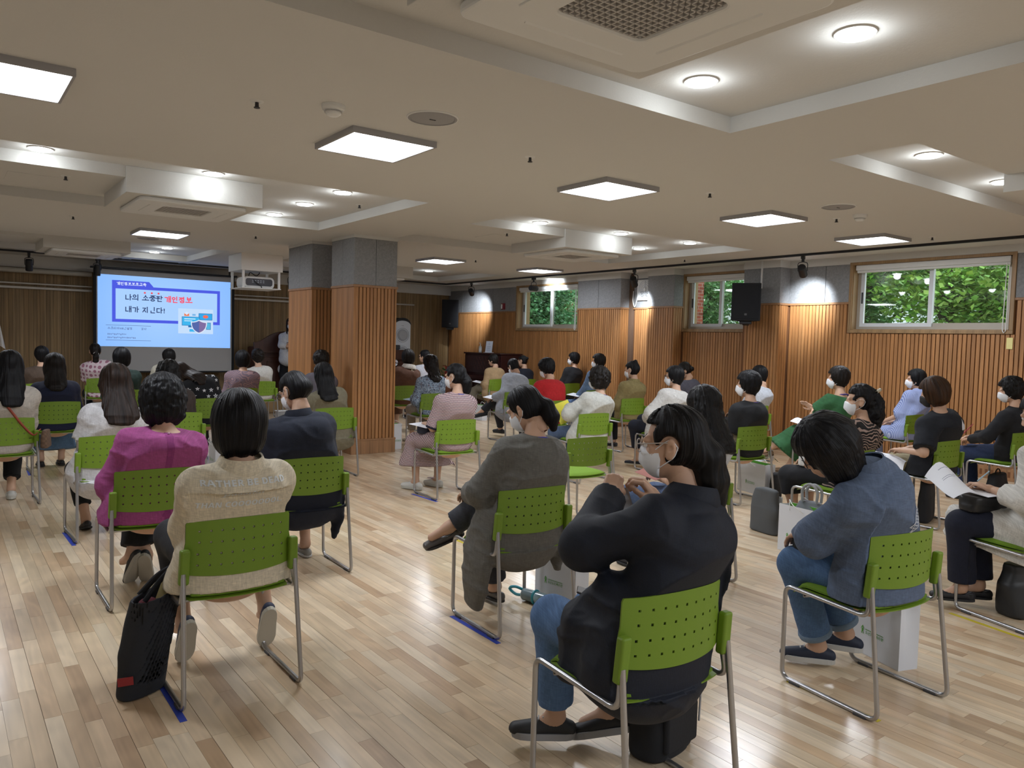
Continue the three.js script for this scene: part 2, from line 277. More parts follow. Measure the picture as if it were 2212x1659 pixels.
// ------------------------------------------------------------------ front wall, stage
{
  const w = struct('wall_front', bx(XL, XW + 0.3, 0, H, ZF - 0.3, ZF), M.stageDark);
  const R = rng(31), ms = [M.stageWood, M.stageWood2, M.stageWood3, M.stageWood], far = [];
  for (let x = -0.5; x < XW - 0.02;) { const wd = 0.035 + R() * 0.05, d = 0.014 + R() * 0.01, m = ms[floor(R() * 4)]; if (x + wd > XW) break; part('batten', bx(x, x + wd - 0.004, 0.3, 2.68, ZF - 0.002, ZF + d), m, w); x += wd; }
  part('cornice', bx(XL, XW, 2.68, H, ZF, ZF + 0.08), M.ceiling, w);
  part('baseboard', bx(XL, XW, 0.3, 0.42, ZF, ZF + 0.05), M.stageWood2, w);
  const st = struct('stage_floor', bx(XL, XW, 0, 0.3, ZF, -15.25, 0.006), mat(lin(0.30, 0.20, 0.11), 0.4, { map: rep(grainT, 1, 1) }));
  part('stage_front', bx(XL, XW, 0.02, 0.27, -15.25, -15.235), M.stageWood2, st);
  for (const [x0, x1, y0, y1] of [[-0.5, 2.47, 2.375, 2.405], [-0.5, 2.47, 2.29, 2.335], [5.15, 8.1, 2.375, 2.405], [5.15, 6.7, 2.29, 2.335], [7.6, 9.55, 2.375, 2.41]]) solo('wall_rail', bx(x0, x1, y0, y1, ZF + 0.045, ZF + 0.075, 0.006), mat(lin(0.46, 0.43, 0.38), 0.4, { metalness: 0.4 }), x0 < 0 ? (y0 > 2.35 ? 'upper thin metal rail on the stage wall left of the screen' : 'lower wide metal rail on the stage wall left of the screen') : x0 < 6 ? (y0 > 2.35 ? 'upper metal rail on the stage wall behind the columns' : 'lower metal rail on the stage wall between screen and column') : 'metal rail on the stage wall near the corner loudspeaker', 'rail');
  solo('blind_tube', join([cyl(0.045, 0.045, 2.1, 0, 0, 0, 16).rotateZ(-PI / 2).translate(0.35, 2.62, ZF + 0.16)]), mat(lin(0.5, 0.48, 0.42), 0.6), 'rolled up pale roller screen along the top of the stage wall on the left', 'roller');
}
// ------------------------------------------------------------------ two columns side by side
function column(name, x0, x1, z0, z1, extra) {
  const c = struct(name, bx(x0 + 0.022, x1 - 0.022, 0, H, z0 + 0.022, z1 - 0.022), M.groove), R = rng(x0 * 100), ms = [M.slat, M.slat2, M.slat3], P = 0.0525, W = 0.041;
  const D = 2.23;
  for (let x = x0 + 0.05; x < x1 - 0.04; x += P) part('slat', bx(x - W / 2, x + W / 2, 0.2, D - 0.01, z1 - 0.022, z1, 0.002), ms[floor(R() * 3)], c);
  for (const [a, b] of [[x0, x0 + 0.024], [x1 - 0.024, x1]]) part('corner_post', bx(a, b, 0.2, D - 0.01, z1 - 0.026, z1 + 0.001, 0.002), M.slat, c);
  const n = 4, st = (z1 - z0) / n; for (let i = 0; i < n; i++) part('side_board', bx(x0 + 0.001, x0 + 0.03, 0.2, D - 0.01, z0 + i * st + 0.002, z0 + (i + 1) * st - 0.002, 0.002), M.slat, c);
  for (let i = 0; i < 2; i++) { part('felt_panel', bx(x0 + i * (x1 - x0) / 2 + 0.002, x0 + (i + 1) * (x1 - x0) / 2 - 0.002, D + 0.02, 2.86, z1 - 0.03, z1 + 0.004, 0.004), M.felt, c);
    part('felt_panel', bx(x0 - 0.004, x0 + 0.03, D + 0.02, 2.86, z0 + i * (z1 - z0) / 2 + 0.002, z0 + (i + 1) * (z1 - z0) / 2 - 0.002, 0.004), M.felt, c); }
  part('dado_rail', bx(x0 - 0.014, x1 + 0.014, D - 0.012, D + 0.02, z0, z1 + 0.014, 0.004), M.trimWood, c);
  part('collar', bx(x0 - 0.01, x1 + 0.01, 2.86, H, z0, z1 + 0.01), M.ceiling, c);
  part('plinth_rail', bx(x0 - 0.016, x1 + 0.016, 0.175, 0.2, z0, z1 + 0.016, 0.004), M.trimWood, c);
  part('plinth', bx(x0 - 0.012, x1 + 0.012, 0, 0.175, z0, z1 + 0.012, 0.004), M.trimWood, c);
}
column('column_1', 4.43, 5.06, -10.17, -9.46); column('column_2', 4.31, 4.98, -11.47, -10.58);
// ------------------------------------------------------------------ lamps
function areaLight(x, y, z, w, h, power) { const l = new THREE.RectAreaLight(lin(0.92, 0.98, 1.08), power, w, h); l.position.set(x, y, z); l.rotation.x = -PI / 2; scene.add(l); }
{
  const gf = join([bx(-0.31, 0.31, -0.04, 0, -0.31, -0.295), bx(-0.31, 0.31, -0.04, 0, 0.295, 0.31), bx(-0.31, -0.295, -0.04, 0, -0.295, 0.295), bx(0.295, 0.31, -0.04, 0, -0.295, 0.295)]);
  const gd = bx(-0.295, 0.295, -0.032, -0.006, -0.295, 0.295);
  const near = ['at the upper left edge of the picture', 'over the woman in pink, nearest whole panel', 'second whole panel, above the middle of the room', 'third panel, before the middle window', 'fourth panel, nearest the windows'], farL = [null, 'farther row, left, before the projector', 'farther row, cut by the column behind the projector', 'farther row, just right of the column', 'farther row, nearest the far window'];
  for (const [zi, z] of [[0, -4.97], [1, -11.33], [2, 1.4]]) [0.3, 2.47, 4.68, 6.88, 9.02].forEach((x, i) => {
    if (zi === 1 && i === 0) { areaLight(x, H - 0.05, z, 0.58, 0.58, PANEL_POWER); }
    if (zi === 2) { areaLight(x, H - 0.05, z, 0.58, 0.58, PANEL_POWER); }
    const txt = zi === 0 ? near[i] : zi === 1 ? farL[i] ?? 'farther row, beyond the left edge of the picture' : 'behind the viewer, ' + ['leftmost', 'second', 'third', 'fourth', 'rightmost'][i] + ' of five';
    const t = thing('ceiling_panel_light', 'square white ceiling light panel, ' + txt, 'light', [x, H, z], 0, 'square ceiling light panels');
    part('frame', gf, M.frameGrey, t); part('diffuser', gd, M.glow, t);
    if (zi === 0 || (zi === 1 && i)) areaLight(x, H - 0.045, z, 0.58, 0.58, PANEL_POWER);
  });
  const ring = lathe([[0.078, 0], [0.078, -0.006], [0.092, -0.008], [0.096, 0]], 32), disc = new THREE.CylinderGeometry(0.079, 0.079, 0.008, 32).translate(0, -0.001, 0);
  const D = [[0.71, -7.36, 'leftmost one, above the left end of the tray'], [2.05, -7.34, 'above the left air conditioner box'], [3.3, -7.34, 'right of the left white box, nearest of three'], [3.28, -8.28, 'right of the left white box, middle of three'], [3.29, -9.25, 'right of the left white box, farthest of three'],
    [3.22, -15.2, 'above the screen, farther of the pair'], [3.23, -14.3, 'above the screen, nearer of the pair'], [8.4, -14.3, 'far right, beyond the columns'], [5.9, -7.43, 'middle tray, leftmost of its row'], [7.2, -7.37, 'middle tray, above the air conditioner box'], [8.5, -7.33, 'middle tray, at its right corner'], [8.5, -8.3, 'middle tray, beside the air conditioner box'],
    [3.39, -2.0, 'largest, at the upper right, nearest the viewer'], [3.38, -2.88, 'below the largest one, beside the nearest air conditioner'], [5.87, -2.84, 'in the right tray, whole disc'], [7.2, -2.86, 'in the right tray, partly hidden by the white box']];
  for (const [x, z, l] of D) {
    const t = thing('downlight', 'lit round ceiling downlight ' + l, 'light', [x, H + 0.1, z], 0, 'lit round downlights');
    part('ring', ring, M.white, t); part('lens', disc, M.glowDown, t).position.y = -0.012;
    const s = new THREE.PointLight(lin(0.9, 0.96, 1), DOWN_POWER, 0, 2); s.position.set(x, H + 0.045, z); s.castShadow = true; s.shadow.radius = 3; scene.add(s);
  }
  // unlit round fittings over the stage
  const off = lathe([[0, -0.004], [0.07, -0.004], [0.085, -0.012], [0.095, 0]], 24), offM = mat(lin(0.42, 0.42, 0.44), 0.5);
  [[2.9, -16.0], [3.5, -16.2], [4.4, -16.1], [2.2, -15.9], [1.5, -15.9], [3.9, -15.95], [5.1, -16.2]].forEach(([x, z], i) => solo('stage_downlight', off, offM, 'unlit round grey ceiling fitting over the stage, ' + ['above the screen, second from the left', 'above the middle of the screen', 'right of the screen centre', 'left of the screen edge', 'leftmost of all', 'above the screen, nearest', 'rightmost'][i], 'light', 'unlit fittings over the stage').position.set(x, H, z));
}
// loudspeakers, detectors and sprinklers on the ceiling
{
  const sp = lathe([[0, -0.012], [0.005, -0.012], [0.13, -0.006], [0.135, -0.012], [0.155, -0.006], [0.158, 0]], 36), gr = mat(lin(0.33, 0.33, 0.34), 0.7, { bumpMap: rep(feltT, 6, 6), bumpScale: 0.002 });
  for (const [x, z, l] of [[2.46, -4.18, 'round grey ceiling loudspeaker behind the nearest whole light panel'], [6.84, -4.12, 'round pale ceiling loudspeaker beside the smoke detector on the right'], [2.5, -12.2, 'round pale ceiling loudspeaker beyond the far left light panel'], [6.05, -11.9, 'round faint ceiling loudspeaker just right of the columns']]) {
    const t = thing('ceiling_speaker', l, 'speaker', [x, H, z]); part('grille', sp, gr, t); part('rim', new THREE.TorusGeometry(0.152, 0.008, 8, 36).rotateX(PI / 2), M.white, t); part('badge', bx(-0.02, 0.02, -0.014, -0.01, -0.005, 0.005), M.dark, t);
  }
  const sm = lathe([[0, -0.062], [0.03, -0.062], [0.045, -0.05], [0.047, -0.034], [0.062, -0.03], [0.068, -0.014], [0.068, 0]], 28);
  for (const [x, z, l] of [[1.89, -4.35, 'white smoke detector left of the grey ceiling loudspeaker'], [7.4, -4.22, 'white smoke detector near the right ceiling loudspeaker']]) { const t = thing('smoke_detector', l, 'detector', [x, H, z]); part('base', sm, M.white, t); part('chamber', new THREE.TorusGeometry(0.048, 0.004, 6, 28).rotateX(PI / 2).translate(0, -0.04, 0), mat(lin(0.45, 0.45, 0.45), 0.6), t); }
  const plate = lathe([[0, -0.006], [0.034, -0.006], [0.04, 0]], 20), head = join([cyl(0.012, 0.01, 0.03, 0, -0.036, 0, 10), cyl(0.018, 0.018, 0.004, 0, -0.038, 0, 12)]);
  for (const [x, z, y, l] of [[1.52, -4.58, H, 'left of the smoke detector'], [3.51, -4.56, H, 'between the first two whole light panels'], [5.49, -4.53, H, 'between the second and third light panels'], [7.45, -4.5, H, 'beside the smoke detector on the right'], [9.37, -4.44, H, 'right of the last light panel near the windows'], [0.95, -7.9, H, 'on the soffit left of the air conditioner'], [3.75, -7.9, H + 0.1, 'in the left tray beside the downlights'], [5.75, -7.9, H, 'on the soffit of the middle tray'], [9.4, -8.2, H, 'near the track, past the middle tray'], [3.55, -10.7, H, 'left of the columns'], [7.3, -10.9, H, 'behind the far right light panel'], [1.35, -10.6, H, 'far left, before the second tray']]) {
    const t = thing('sprinkler', 'small dark ceiling sprinkler ' + l, 'sprinkler', [x, y, z], 0, 'ceiling sprinklers'); part('plate', plate, M.white, t); part('head', head, M.dark, t);
  }
}
// air conditioners in hanging boxes
{
  const gp = M.white, panelS = roundRect(0.93, 0.93, 0.05); panelS.holes.push(roundRect(0.46, 0.46, 0.05));
  const panel = new THREE.ExtrudeGeometry(panelS, { depth: 0.02, bevelEnabled: true, bevelSize: 0.012, bevelThickness: 0.01, bevelSegments: 2, curveSegments: 8 }).rotateX(PI / 2).translate(0, -0.01, 0);
  const bars = []; for (let i = -7; i <= 7; i++) { const o = i * 0.0305; bars.push(bx(o - 0.003, o + 0.003, -0.028, -0.006, -0.235, 0.235), bx(-0.235, 0.235, -0.028, -0.006, o - 0.003, o + 0.003)); }
  const grille = join(bars), back = bx(-0.24, 0.24, -0.004, 0, -0.24, 0.24), slotG = prism([[-0.27, -0.026], [-0.22, -0.034], [0.22, -0.034], [0.27, -0.026], [0.22, 0.034], [-0.22, 0.034]], 0.004).rotateX(PI / 2);
  const flap = bx(-0.25, 0.25, -0.008, 0, -0.022, 0.018, 0.003);
  const B = [[1.41, 2.62, -2.6, -1.4, 'nearest one, at the top edge of the picture'], [6.48, 7.7, -2.57, -1.4, 'its corner just seen at the right edge'], [1.37, 2.57, -8.64, -7.55, 'on the left, before the columns'], [6.45, 7.64, -8.75, -7.6, 'in the middle tray right of the columns'], [1.32, 2.5, -14.5, -13.43, 'far left, near the screen'], [6.6, 7.77, -15.0, -13.85, 'far away, just right of the columns']];
  for (const [x0, x1, z0, z1, l] of B) {
    const xc = (x0 + x1) / 2, zc = (z0 + z1) / 2, t = thing('ceiling_air_conditioner', 'white ceiling cassette air conditioner, ' + l, 'air conditioner', [xc, 2.77, zc], 0, 'cassette air conditioners');
    part('hanging_box', bx(x0 - xc, x1 - xc, 0, 0.23, z0 - zc, z1 - zc, 0.004), M.ceiling, t);
    const p = part('panel', panel, gp, t); part('grille', grille, mat(lin(0.5, 0.48, 0.46), 0.6), t); part('grille_back', back, mat(lin(0.16, 0.15, 0.145), 0.8), t);
    for (let k = 0; k < 4; k++) { const s = part('air_slot', slotG, M.dark, t); s.rotation.y = k * PI / 2; const o = [[0, 0.345], [0.345, 0], [0, -0.345], [-0.345, 0]][k]; s.position.set(o[0], -0.031, o[1]); const f = part('flap', flap, gp, s); f.position.set(0, 0, k === 0 ? -0.006 : -0.006); f.rotation.x = 0.5; }
    part('brand_plate', bx(-0.055, 0.0, -0.034, -0.031, -0.275, -0.265), M.dark, t, 'small dark lettering plate');
    part('sensor', lathe([[0, -0.038], [0.02, -0.036], [0.028, -0.03]], 16).translate(-0.4, 0, -0.3), M.dark, t);
  }
}
// black lighting track along the windows and the stage, with spot heads
{
  const tr = thing('lighting_track', 'long black lighting track on the ceiling along the windows and across the stage', 'track', [0, 0, 0]);
  part('rail', bx(9.86, 9.9, 2.868, 2.9, -16.0, 4), M.black, tr); part('rail', bx(2.3, 9.9, 2.868, 2.9, -16.0, -15.96), M.black, tr);
  const t2 = thing('lighting_track', 'short black bent lighting track at the left end of the stage', 'track'); part('rail', bx(0.55, 1.72, 2.868, 2.9, -15.9, -15.86), M.black, t2); part('rail', bx(0.55, 0.59, 2.868, 2.9, -15.9, -15.0), M.black, t2); part('rail', bx(-0.4, 0.59, 2.868, 2.9, -15.04, -15.0), M.black, t2);
  const barrel = lathe([[0, 0.1], [0.052, 0.1], [0.056, 0.09], [0.056, -0.09], [0.05, -0.1], [0.046, -0.1], [0.042, -0.07], [0, -0.07]], 20), yoke = join([tube([[-0.062, 0, 0], [-0.064, 0.1, 0], [-0.03, 0.125, 0], [0.03, 0.125, 0], [0.064, 0.1, 0], [0.062, 0, 0]], 0.006, 30, 6), cyl(0.02, 0.02, 0.05, 0, 0.125, 0, 12), bx(-0.022, 0.022, 0.17, 0.215, -0.05, 0.05, 0.004)]);
  const S = [[9.88, -14.9, [XW, 2.2, -15.6], 'far end, lighting the corner wall', 1], [9.88, -12.6, [XW, 2.65, -12.75], 'above the far window', 0.8], [9.88, -9.75, [XW - 0.1, 2.1, -10.1], 'in front of the wall fan', 0.9], [9.88, -6.45, [XW, 2.2, -6.75], 'nearest, between the middle and near windows', 1], [1.35, -15.88, [1.4, 1.2, -16.3], 'over the left part of the stage', 0], [2.42, -15.98, [2.4, 1.4, -16.2], 'at the left edge of the screen', 0], [6.05, -15.98, [5.7, 1.2, -15.3], 'left of the column, over the lecturer', 0]];
  for (const [x, z, aim, l, on] of S) {
    const t = thing('track_spotlight', 'black cylindrical spotlight hanging from the ceiling track, ' + l, 'spotlight', [x, 2.655, z], 0, 'black track spotlights');
    const y = part('yoke', yoke, M.black, t); const b = part('barrel', barrel, M.black, t);
    const d = V(...aim).sub(V(x, 2.655, z)).normalize(); b.quaternion.setFromUnitVectors(V(0, -1, 0), d); y.rotation.y = atan2(d.x, d.z);
    if (on) { const lens = part('lamp', new THREE.CylinderGeometry(0.03, 0.03, 0.01, 16).translate(0, -0.075, 0), M.glowDown, b); const s = new THREE.SpotLight(lin(0.86, 0.93, 1), SPOT_POWER * on, 0, 0.62, 0.9, 2); s.position.set(x + d.x * 0.115, 2.655 + d.y * 0.115, z + d.z * 0.115); s.target.position.set(...aim); s.castShadow = true; s.shadow.radius = 2; scene.add(s, s.target); }
  }
}
// ------------------------------------------------------------------ outdoors beyond the windows
{
  solo('outdoor_ground', bx(XW + 0.4, 60, 0.9, 1.2, -60, 20), mat(lin(0.2, 0.22, 0.14), 0.95), 'ground outside the windows', 'ground').userData.kind = 'structure';
  const brickT = tex(256, 256, (u, v) => { const row = floor(v * 16), uu = u * 6 + (row % 2) * 0.5, fx = uu - floor(uu), fy = v * 16 - row; const k = hash(((floor(uu) % 6) + 6) % 6, row, 3); return fx < 0.05 || fy < 0.12 ? [0.62, 0.58, 0.54] : [0.46 + 0.14 * k, 0.2 + 0.08 * k, 0.14 + 0.06 * k]; });
  const brick = mat(0xffffff, 0.9, { map: rep(brickT, 0.8, 0.9) }), paleWall = mat(lin(0.62, 0.64, 0.64), 0.9);
  solo('brick_pier', join([bx(13.0, 13.5, 1.2, 6, -11.95, -11.2), bx(12.95, 13.55, 5.7, 6, -12, -11.15)]), brick, 'red brick pier outside the middle window', 'pier');
  const b = thing('building', 'pale apartment building behind the trees outside', 'building'); part('wall', bx(30, 40, 1.2, 16, -40, -4), paleWall, b);
  for (let i = 0; i < 9; i++) for (let j = 0; j < 4; j++) { part('window', bx(29.93, 30.02, 3 + j * 3.2, 4.8 + j * 3.2, -38 + i * 3.9, -36 + i * 3.9), mat(lin(0.3, 0.34, 0.38), 0.4), b); }
  const b2 = thing('building', 'red brick building outside the far window', 'building'); part('wall', bx(17, 24, 1.2, 9, -32, -24.5), brick, b2); for (let i = 0; i < 3; i++) part('window', bx(16.95, 17.02, 2.4 + i * 2.4, 3.9 + i * 2.4, -27.5, -25.8), M.dark, b2);
  const leafG = rawGeo([-0.5, 0, 0, 0, 0.12, 0.5, 0.5, 0, 0, 0, 0.12, -0.5], null, null, [0, 1, 2, 0, 2, 3]);
  const leafM = (c) => new THREE.MeshPhysicalMaterial({ color: c, roughness: 0.8, transmission: 0.35, thickness: 0, side: THREE.DoubleSide });
  const bark = mat(lin(0.09, 0.07, 0.055), 0.9);
  const T = [[14.6, -6.6, 1.5, 3.6, [0.20, 0.36, 0.05], 'yellow green tree outside the near window'], [15.4, -8.6, 1.5, 3.5, [0.13, 0.28, 0.08], 'tree with bluish green leaves outside the near window, on the right pane'], [17.5, -9.6, 2.0, 4.2, [0.17, 0.32, 0.07], 'taller tree farther behind the near window'], [18.6, -7.4, 1.9, 3.6, [0.15, 0.3, 0.06], 'rear tree on the right outside the near window'], [15.0, -12.6, 1.2, 3.4, [0.12, 0.27, 0.08], 'small tree outside the middle window'], [17.0, -15.4, 1.4, 3.8, [0.13, 0.26, 0.07], 'tree farther behind the middle window'], [14.6, -18.2, 1.2, 3.5, [0.10, 0.25, 0.10], 'dark green tree outside the far window'], [17.0, -21.5, 1.6, 4.0, [0.13, 0.28, 0.10], 'larger tree behind the far window']];
  T.forEach(([x, z, r, y, c, l], k) => {
    const R = rng(900 + k), t = thing('tree', l, 'tree', [x, 1.2, z]);
    const br = [sweep([V(0, 0, 0), V(0.05, 1, 0.04), V(0, y - 1.6, 0), V(0.06, y - 0.6, 0.03)], u => 0.1 * (1 - u * 0.6), 8)]; const tips = [];
    for (let i = 0; i < 13; i++) { const a = R() * 6.28, h = 0.3 + R() * 1.3, e = V(cos(a) * r * (0.35 + R() * 0.65), h + 0.3 + R() * 1.1, sin(a) * r * (0.5 + R() * 0.5)); br.push(sweep([V(0, h, 0), V(e.x * 0.5, h + 0.3 + R() * 0.3, e.z * 0.5), e], u => 0.03 * (1 - u * 0.7), 6)); tips.push(e); }
    part('trunk', join(br), bark, t);
    const n = 9000, im = new THREE.InstancedMesh(leafG, leafM(lin(1, 1, 1)), n), m = new THREE.Matrix4(), q = new THREE.Quaternion(), col = new THREE.Color(); im.name = 'foliage'; im.userData.kind = 'stuff'; im.castShadow = im.receiveShadow = true;
    for (let i = 0; i < n; i++) { const tip = tips[floor(R() * tips.length)], u = R() * 2 - 1, a = R() * 6.28, rr = Math.cbrt(R()) * r * 0.62, s = sqrt(1 - u * u); q.setFromEuler(new THREE.Euler((R() - 0.5) * 1.6, R() * 6.28, (R() - 0.5) * 1.6)); const sc = 0.07 + R() * 0.07; m.compose(V(tip.x * 0.85 + cos(a) * s * rr, tip.y + u * rr * 0.65, tip.z * 0.85 + sin(a) * s * rr), q, V(sc, sc, sc)); im.setMatrixAt(i, m); const v = 0.8 + R() * 0.8; col.setRGB(c[0] * v * (0.8 + R() * 0.5), c[1] * v, c[2] * v); im.setColorAt(i, col); }
    t.add(im);
  });
}
// ------------------------------------------------------------------ stacking chairs with pierced green backs
const CM = {
  green: mat(lin(0.155, 0.26, 0.016), 0.5), pad: mat(lin(0.15, 0.27, 0.014), 0.85, { bumpMap: rep(feltT, 8, 8), bumpScale: 0.0006 }),
  chrome: mat(lin(0.46, 0.46, 0.47), 0.3, { metalness: 0.9 }), foot: mat(lin(0.06, 0.06, 0.065), 0.6), hole: mat(lin(0.02, 0.03, 0.004), 0.8),
};
function backGeometry() {
  // a grid with the holes left out, bent round the sitter
  const xs = [], ys = [], hole = 0.0042, NX = 9, NY = 4, hw = 0.228;
  const cx = i => -0.178 + i * 0.356 / (NX - 1), cy = j => 0.585 + j * 0.148 / (NY - 1);
  const addS = (arr, c) => arr.push(c - hole, c + hole);
  xs.push(-hw, -hw + 0.012); for (let i = 0; i < NX; i++) addS(xs, cx(i)); xs.push(hw - 0.012, hw); for (let i = 0; i < NX - 1; i++) xs.push((cx(i) + cx(i + 1)) / 2); xs.sort((a, b) => a - b);
  ys.push(0.535, 0.545, 0.56); for (let j = 0; j < NY; j++) addS(ys, cy(j)); ys.push(0.755, 0.768, 0.776, 0.78);
  const isHole = (x, y) => { for (let i = 0; i < NX; i++) for (let j = 0; j < NY; j++) if (abs(x - cx(i)) < hole * 0.9 && abs(y - cy(j)) < hole * 0.9) return true; return false; };
  const pos = [], nor = [], uv = [], idx = [], T = 0.006;
  const pt = (x, y, back) => {
    const up = clamp((y - 0.64) / 0.14, 0, 1), narrow = y > 0.655 ? 1 - 0.035 * clamp((y - 0.655) / 0.02, 0, 1) : 1; let X = x * narrow;
    if (y > 0.768) { const k = (y - 0.768) / 0.012; X *= 1 - 0.03 * k * k; }
    const e = abs(x) / hw; const yy = y - (y > 0.7 ? 0.012 * e * e * clamp((y - 0.7) / 0.08, 0, 1) : 0) - (y < 0.56 ? 0 : 0) + (y < 0.6 ? 0.012 * e * e * clamp((0.6 - y) / 0.06, 0, 1) : 0);
    const z = -0.075 + 0.05 * (1 - e * e) - 0.02 + 0.045 * (y - 0.6) - 0.012 * e ** 6; return [X, yy, z + (back ? T : 0)];
  };
  const nrm = (x, back) => { const s = -2 * 0.05 * x / (hw * hw); const n = V(-s, -0.045, 1).normalize(); return back ? [n.x, n.y, n.z] : [-n.x, -n.y, -n.z]; };
  const nx = xs.length, ny = ys.length;
  for (const back of [0, 1]) {
    const o = pos.length / 3; for (let j = 0; j < ny; j++) for (let i = 0; i < nx; i++) { pos.push(...pt(xs[i], ys[j], back)); nor.push(...nrm(xs[i], back)); uv.push(xs[i], ys[j]); }
    for (let j = 0; j < ny - 1; j++) for (let i = 0; i < nx - 1; i++) { if (isHole((xs[i] + xs[i + 1]) / 2, (ys[j] + ys[j + 1]) / 2)) continue; const a = o + j * nx + i, b = a + 1, c = a + nx, d = c + 1; back ? idx.push(a, b, d, a, d, c) : idx.push(a, d, b, a, c, d); }
  }
  const wall = (p, q, n) => { const o = pos.length / 3; for (const [x, y, bk] of [[...p, 0], [...q, 0], [...q, 1], [...p, 1]]) { pos.push(...pt(x, y, bk)); nor.push(...n); uv.push(0, 0); } idx.push(o, o + 1, o + 2, o, o + 2, o + 3, o, o + 2, o + 1, o, o + 3, o + 2); };
  for (let i = 0; i < NX; i++) for (let j = 0; j < NY; j++) { const x = cx(i), y = cy(j), h = hole; wall([x - h, y - h], [x + h, y - h], [0, 1, 0]); wall([x + h, y - h], [x + h, y + h], [-1, 0, 0]); wall([x + h, y + h], [x - h, y + h], [0, -1, 0]); wall([x - h, y + h], [x - h, y - h], [1, 0, 0]); }
  for (let i = 0; i < nx - 1; i++) { wall([xs[i], ys[0]], [xs[i + 1], ys[0]], [0, -1, 0]); wall([xs[i], ys[ny - 1]], [xs[i + 1], ys[ny - 1]], [0, 1, 0]); }
  for (let j = 0; j < ny - 1; j++) { wall([-hw, ys[j]], [-hw, ys[j + 1]], [-1, 0, 0]); wall([hw, ys[j]], [hw, ys[j + 1]], [1, 0, 0]); }
  return rawGeo(pos, nor, uv, idx);
}
const chairG = (() => {
  const g = {}; g.back = backGeometry();
  const socket = s => { const q = new RoundedBoxGeometry(0.04, 0.15, 0.036, 3, 0.01); const p = q.attributes.position; for (let i = 0; i < p.count; i++) { const y = p.getY(i), k = (y + 0.075) / 0.15; p.setZ(i, p.getZ(i) + 0.012 * k); p.setX(i, p.getX(i) - s * 0.004 * k); } q.computeVertexNormals(); return q.translate(s * 0.232, 0.585, -0.082); };
  g.socketL = socket(-1); g.socketR = socket(1);
  const side = s => { const x = s * 0.243, xi = s * 0.225; return join([
    pipe([[s * 0.236, 0.56, -0.066], [s * 0.248, 0.011, 0.0], [s * 0.248, 0.011, -0.5], [x, 0.445, -0.505], [x, 0.43, -0.07], [xi, 0.56, -0.083]], 0.0105, 0.045, 10)]); };
  g.frameL = side(-1); g.frameR = side(1);
  g.cross = join([pipe([[-0.24, 0.425, -0.4], [-0.15, 0.415, -0.4], [0.15, 0.415, -0.4], [0.24, 0.425, -0.4]], 0.009, 0.03, 8), pipe([[-0.24, 0.425, -0.14], [0.24, 0.425, -0.14]], 0.009, 0.03, 8)]);
  const foot = bx(-0.014, 0.014, -0.001, 0.012, -0.03, 0.03, 0.004);
  g.feet = [-1, 1].flatMap(s => [-0.42, -0.08].map(z => foot.clone().translate(s * 0.248, 0, z)));
  // seat: cushion with a waterfall front on a plastic shell
  const seat = (w, d, th, y, puff, z0) => { const q = new RoundedBoxGeometry(w, th, d, 5, th * 0.48); const p = q.attributes.position, big = new THREE.BoxGeometry(w, th, d, 16, 3, 16), P = big.attributes.position;
    for (let i = 0; i < P.count; i++) { let X = P.getX(i), Y = P.getY(i), Z = P.getZ(i); const u = X / (w / 2), v = Z / (d / 2); const r = max(abs(u), abs(v)); const sq = 1 - 0.10 * (u * u) * (v * v); X *= sq; Z *= sq; const top = Y / th + 0.5; Y = Y * (1 - 0.7 * r ** 10) + puff * top * (1 - u ** 4) * (1 - v ** 4) - 0.03 * clamp((-v - 0.55) / 0.45, 0, 1) ** 2 + 0.006 * u * u; P.setXYZ(i, X, Y + y, Z + z0); }
    big.computeVertexNormals(); return toCreasedNormals(big, 1.0); };
  g.pad = seat(0.44, 0.43, 0.03, 0.452, 0.014, -0.285); g.shell = seat(0.462, 0.452, 0.014, 0.436, 0, -0.285);
  return g;
})();
function buildChair(label) {
  const t = thing('stacking_chair', label, 'chair', [0, 0, 0], 0, 'green stacking chairs');
  part('backrest', chairG.back, CM.green, t); part('socket', chairG.socketL, CM.green, t); part('socket', chairG.socketR, CM.green, t);
  part('side_frame', chairG.frameL, CM.chrome, t); part('side_frame', chairG.frameR, CM.chrome, t); part('crossbar', chairG.cross, CM.chrome, t);
  part('seat_shell', chairG.shell, CM.green, t); part('seat_pad', chairG.pad, CM.pad, t);
  chairG.feet.forEach(f => part('foot', f, CM.foot, t)); return t;
}
let chair0;
function chairAt(x, z, yaw, label) {
  let c; if (!chair0) c = chair0 = buildChair(label); else { c = chair0.clone(); c.name = numbered('stacking_chair'); scene.add(c); c.userData = { ...chair0.userData, label }; }
  c.position.set(x, 0, z); c.rotation.y = yaw; return c;
}
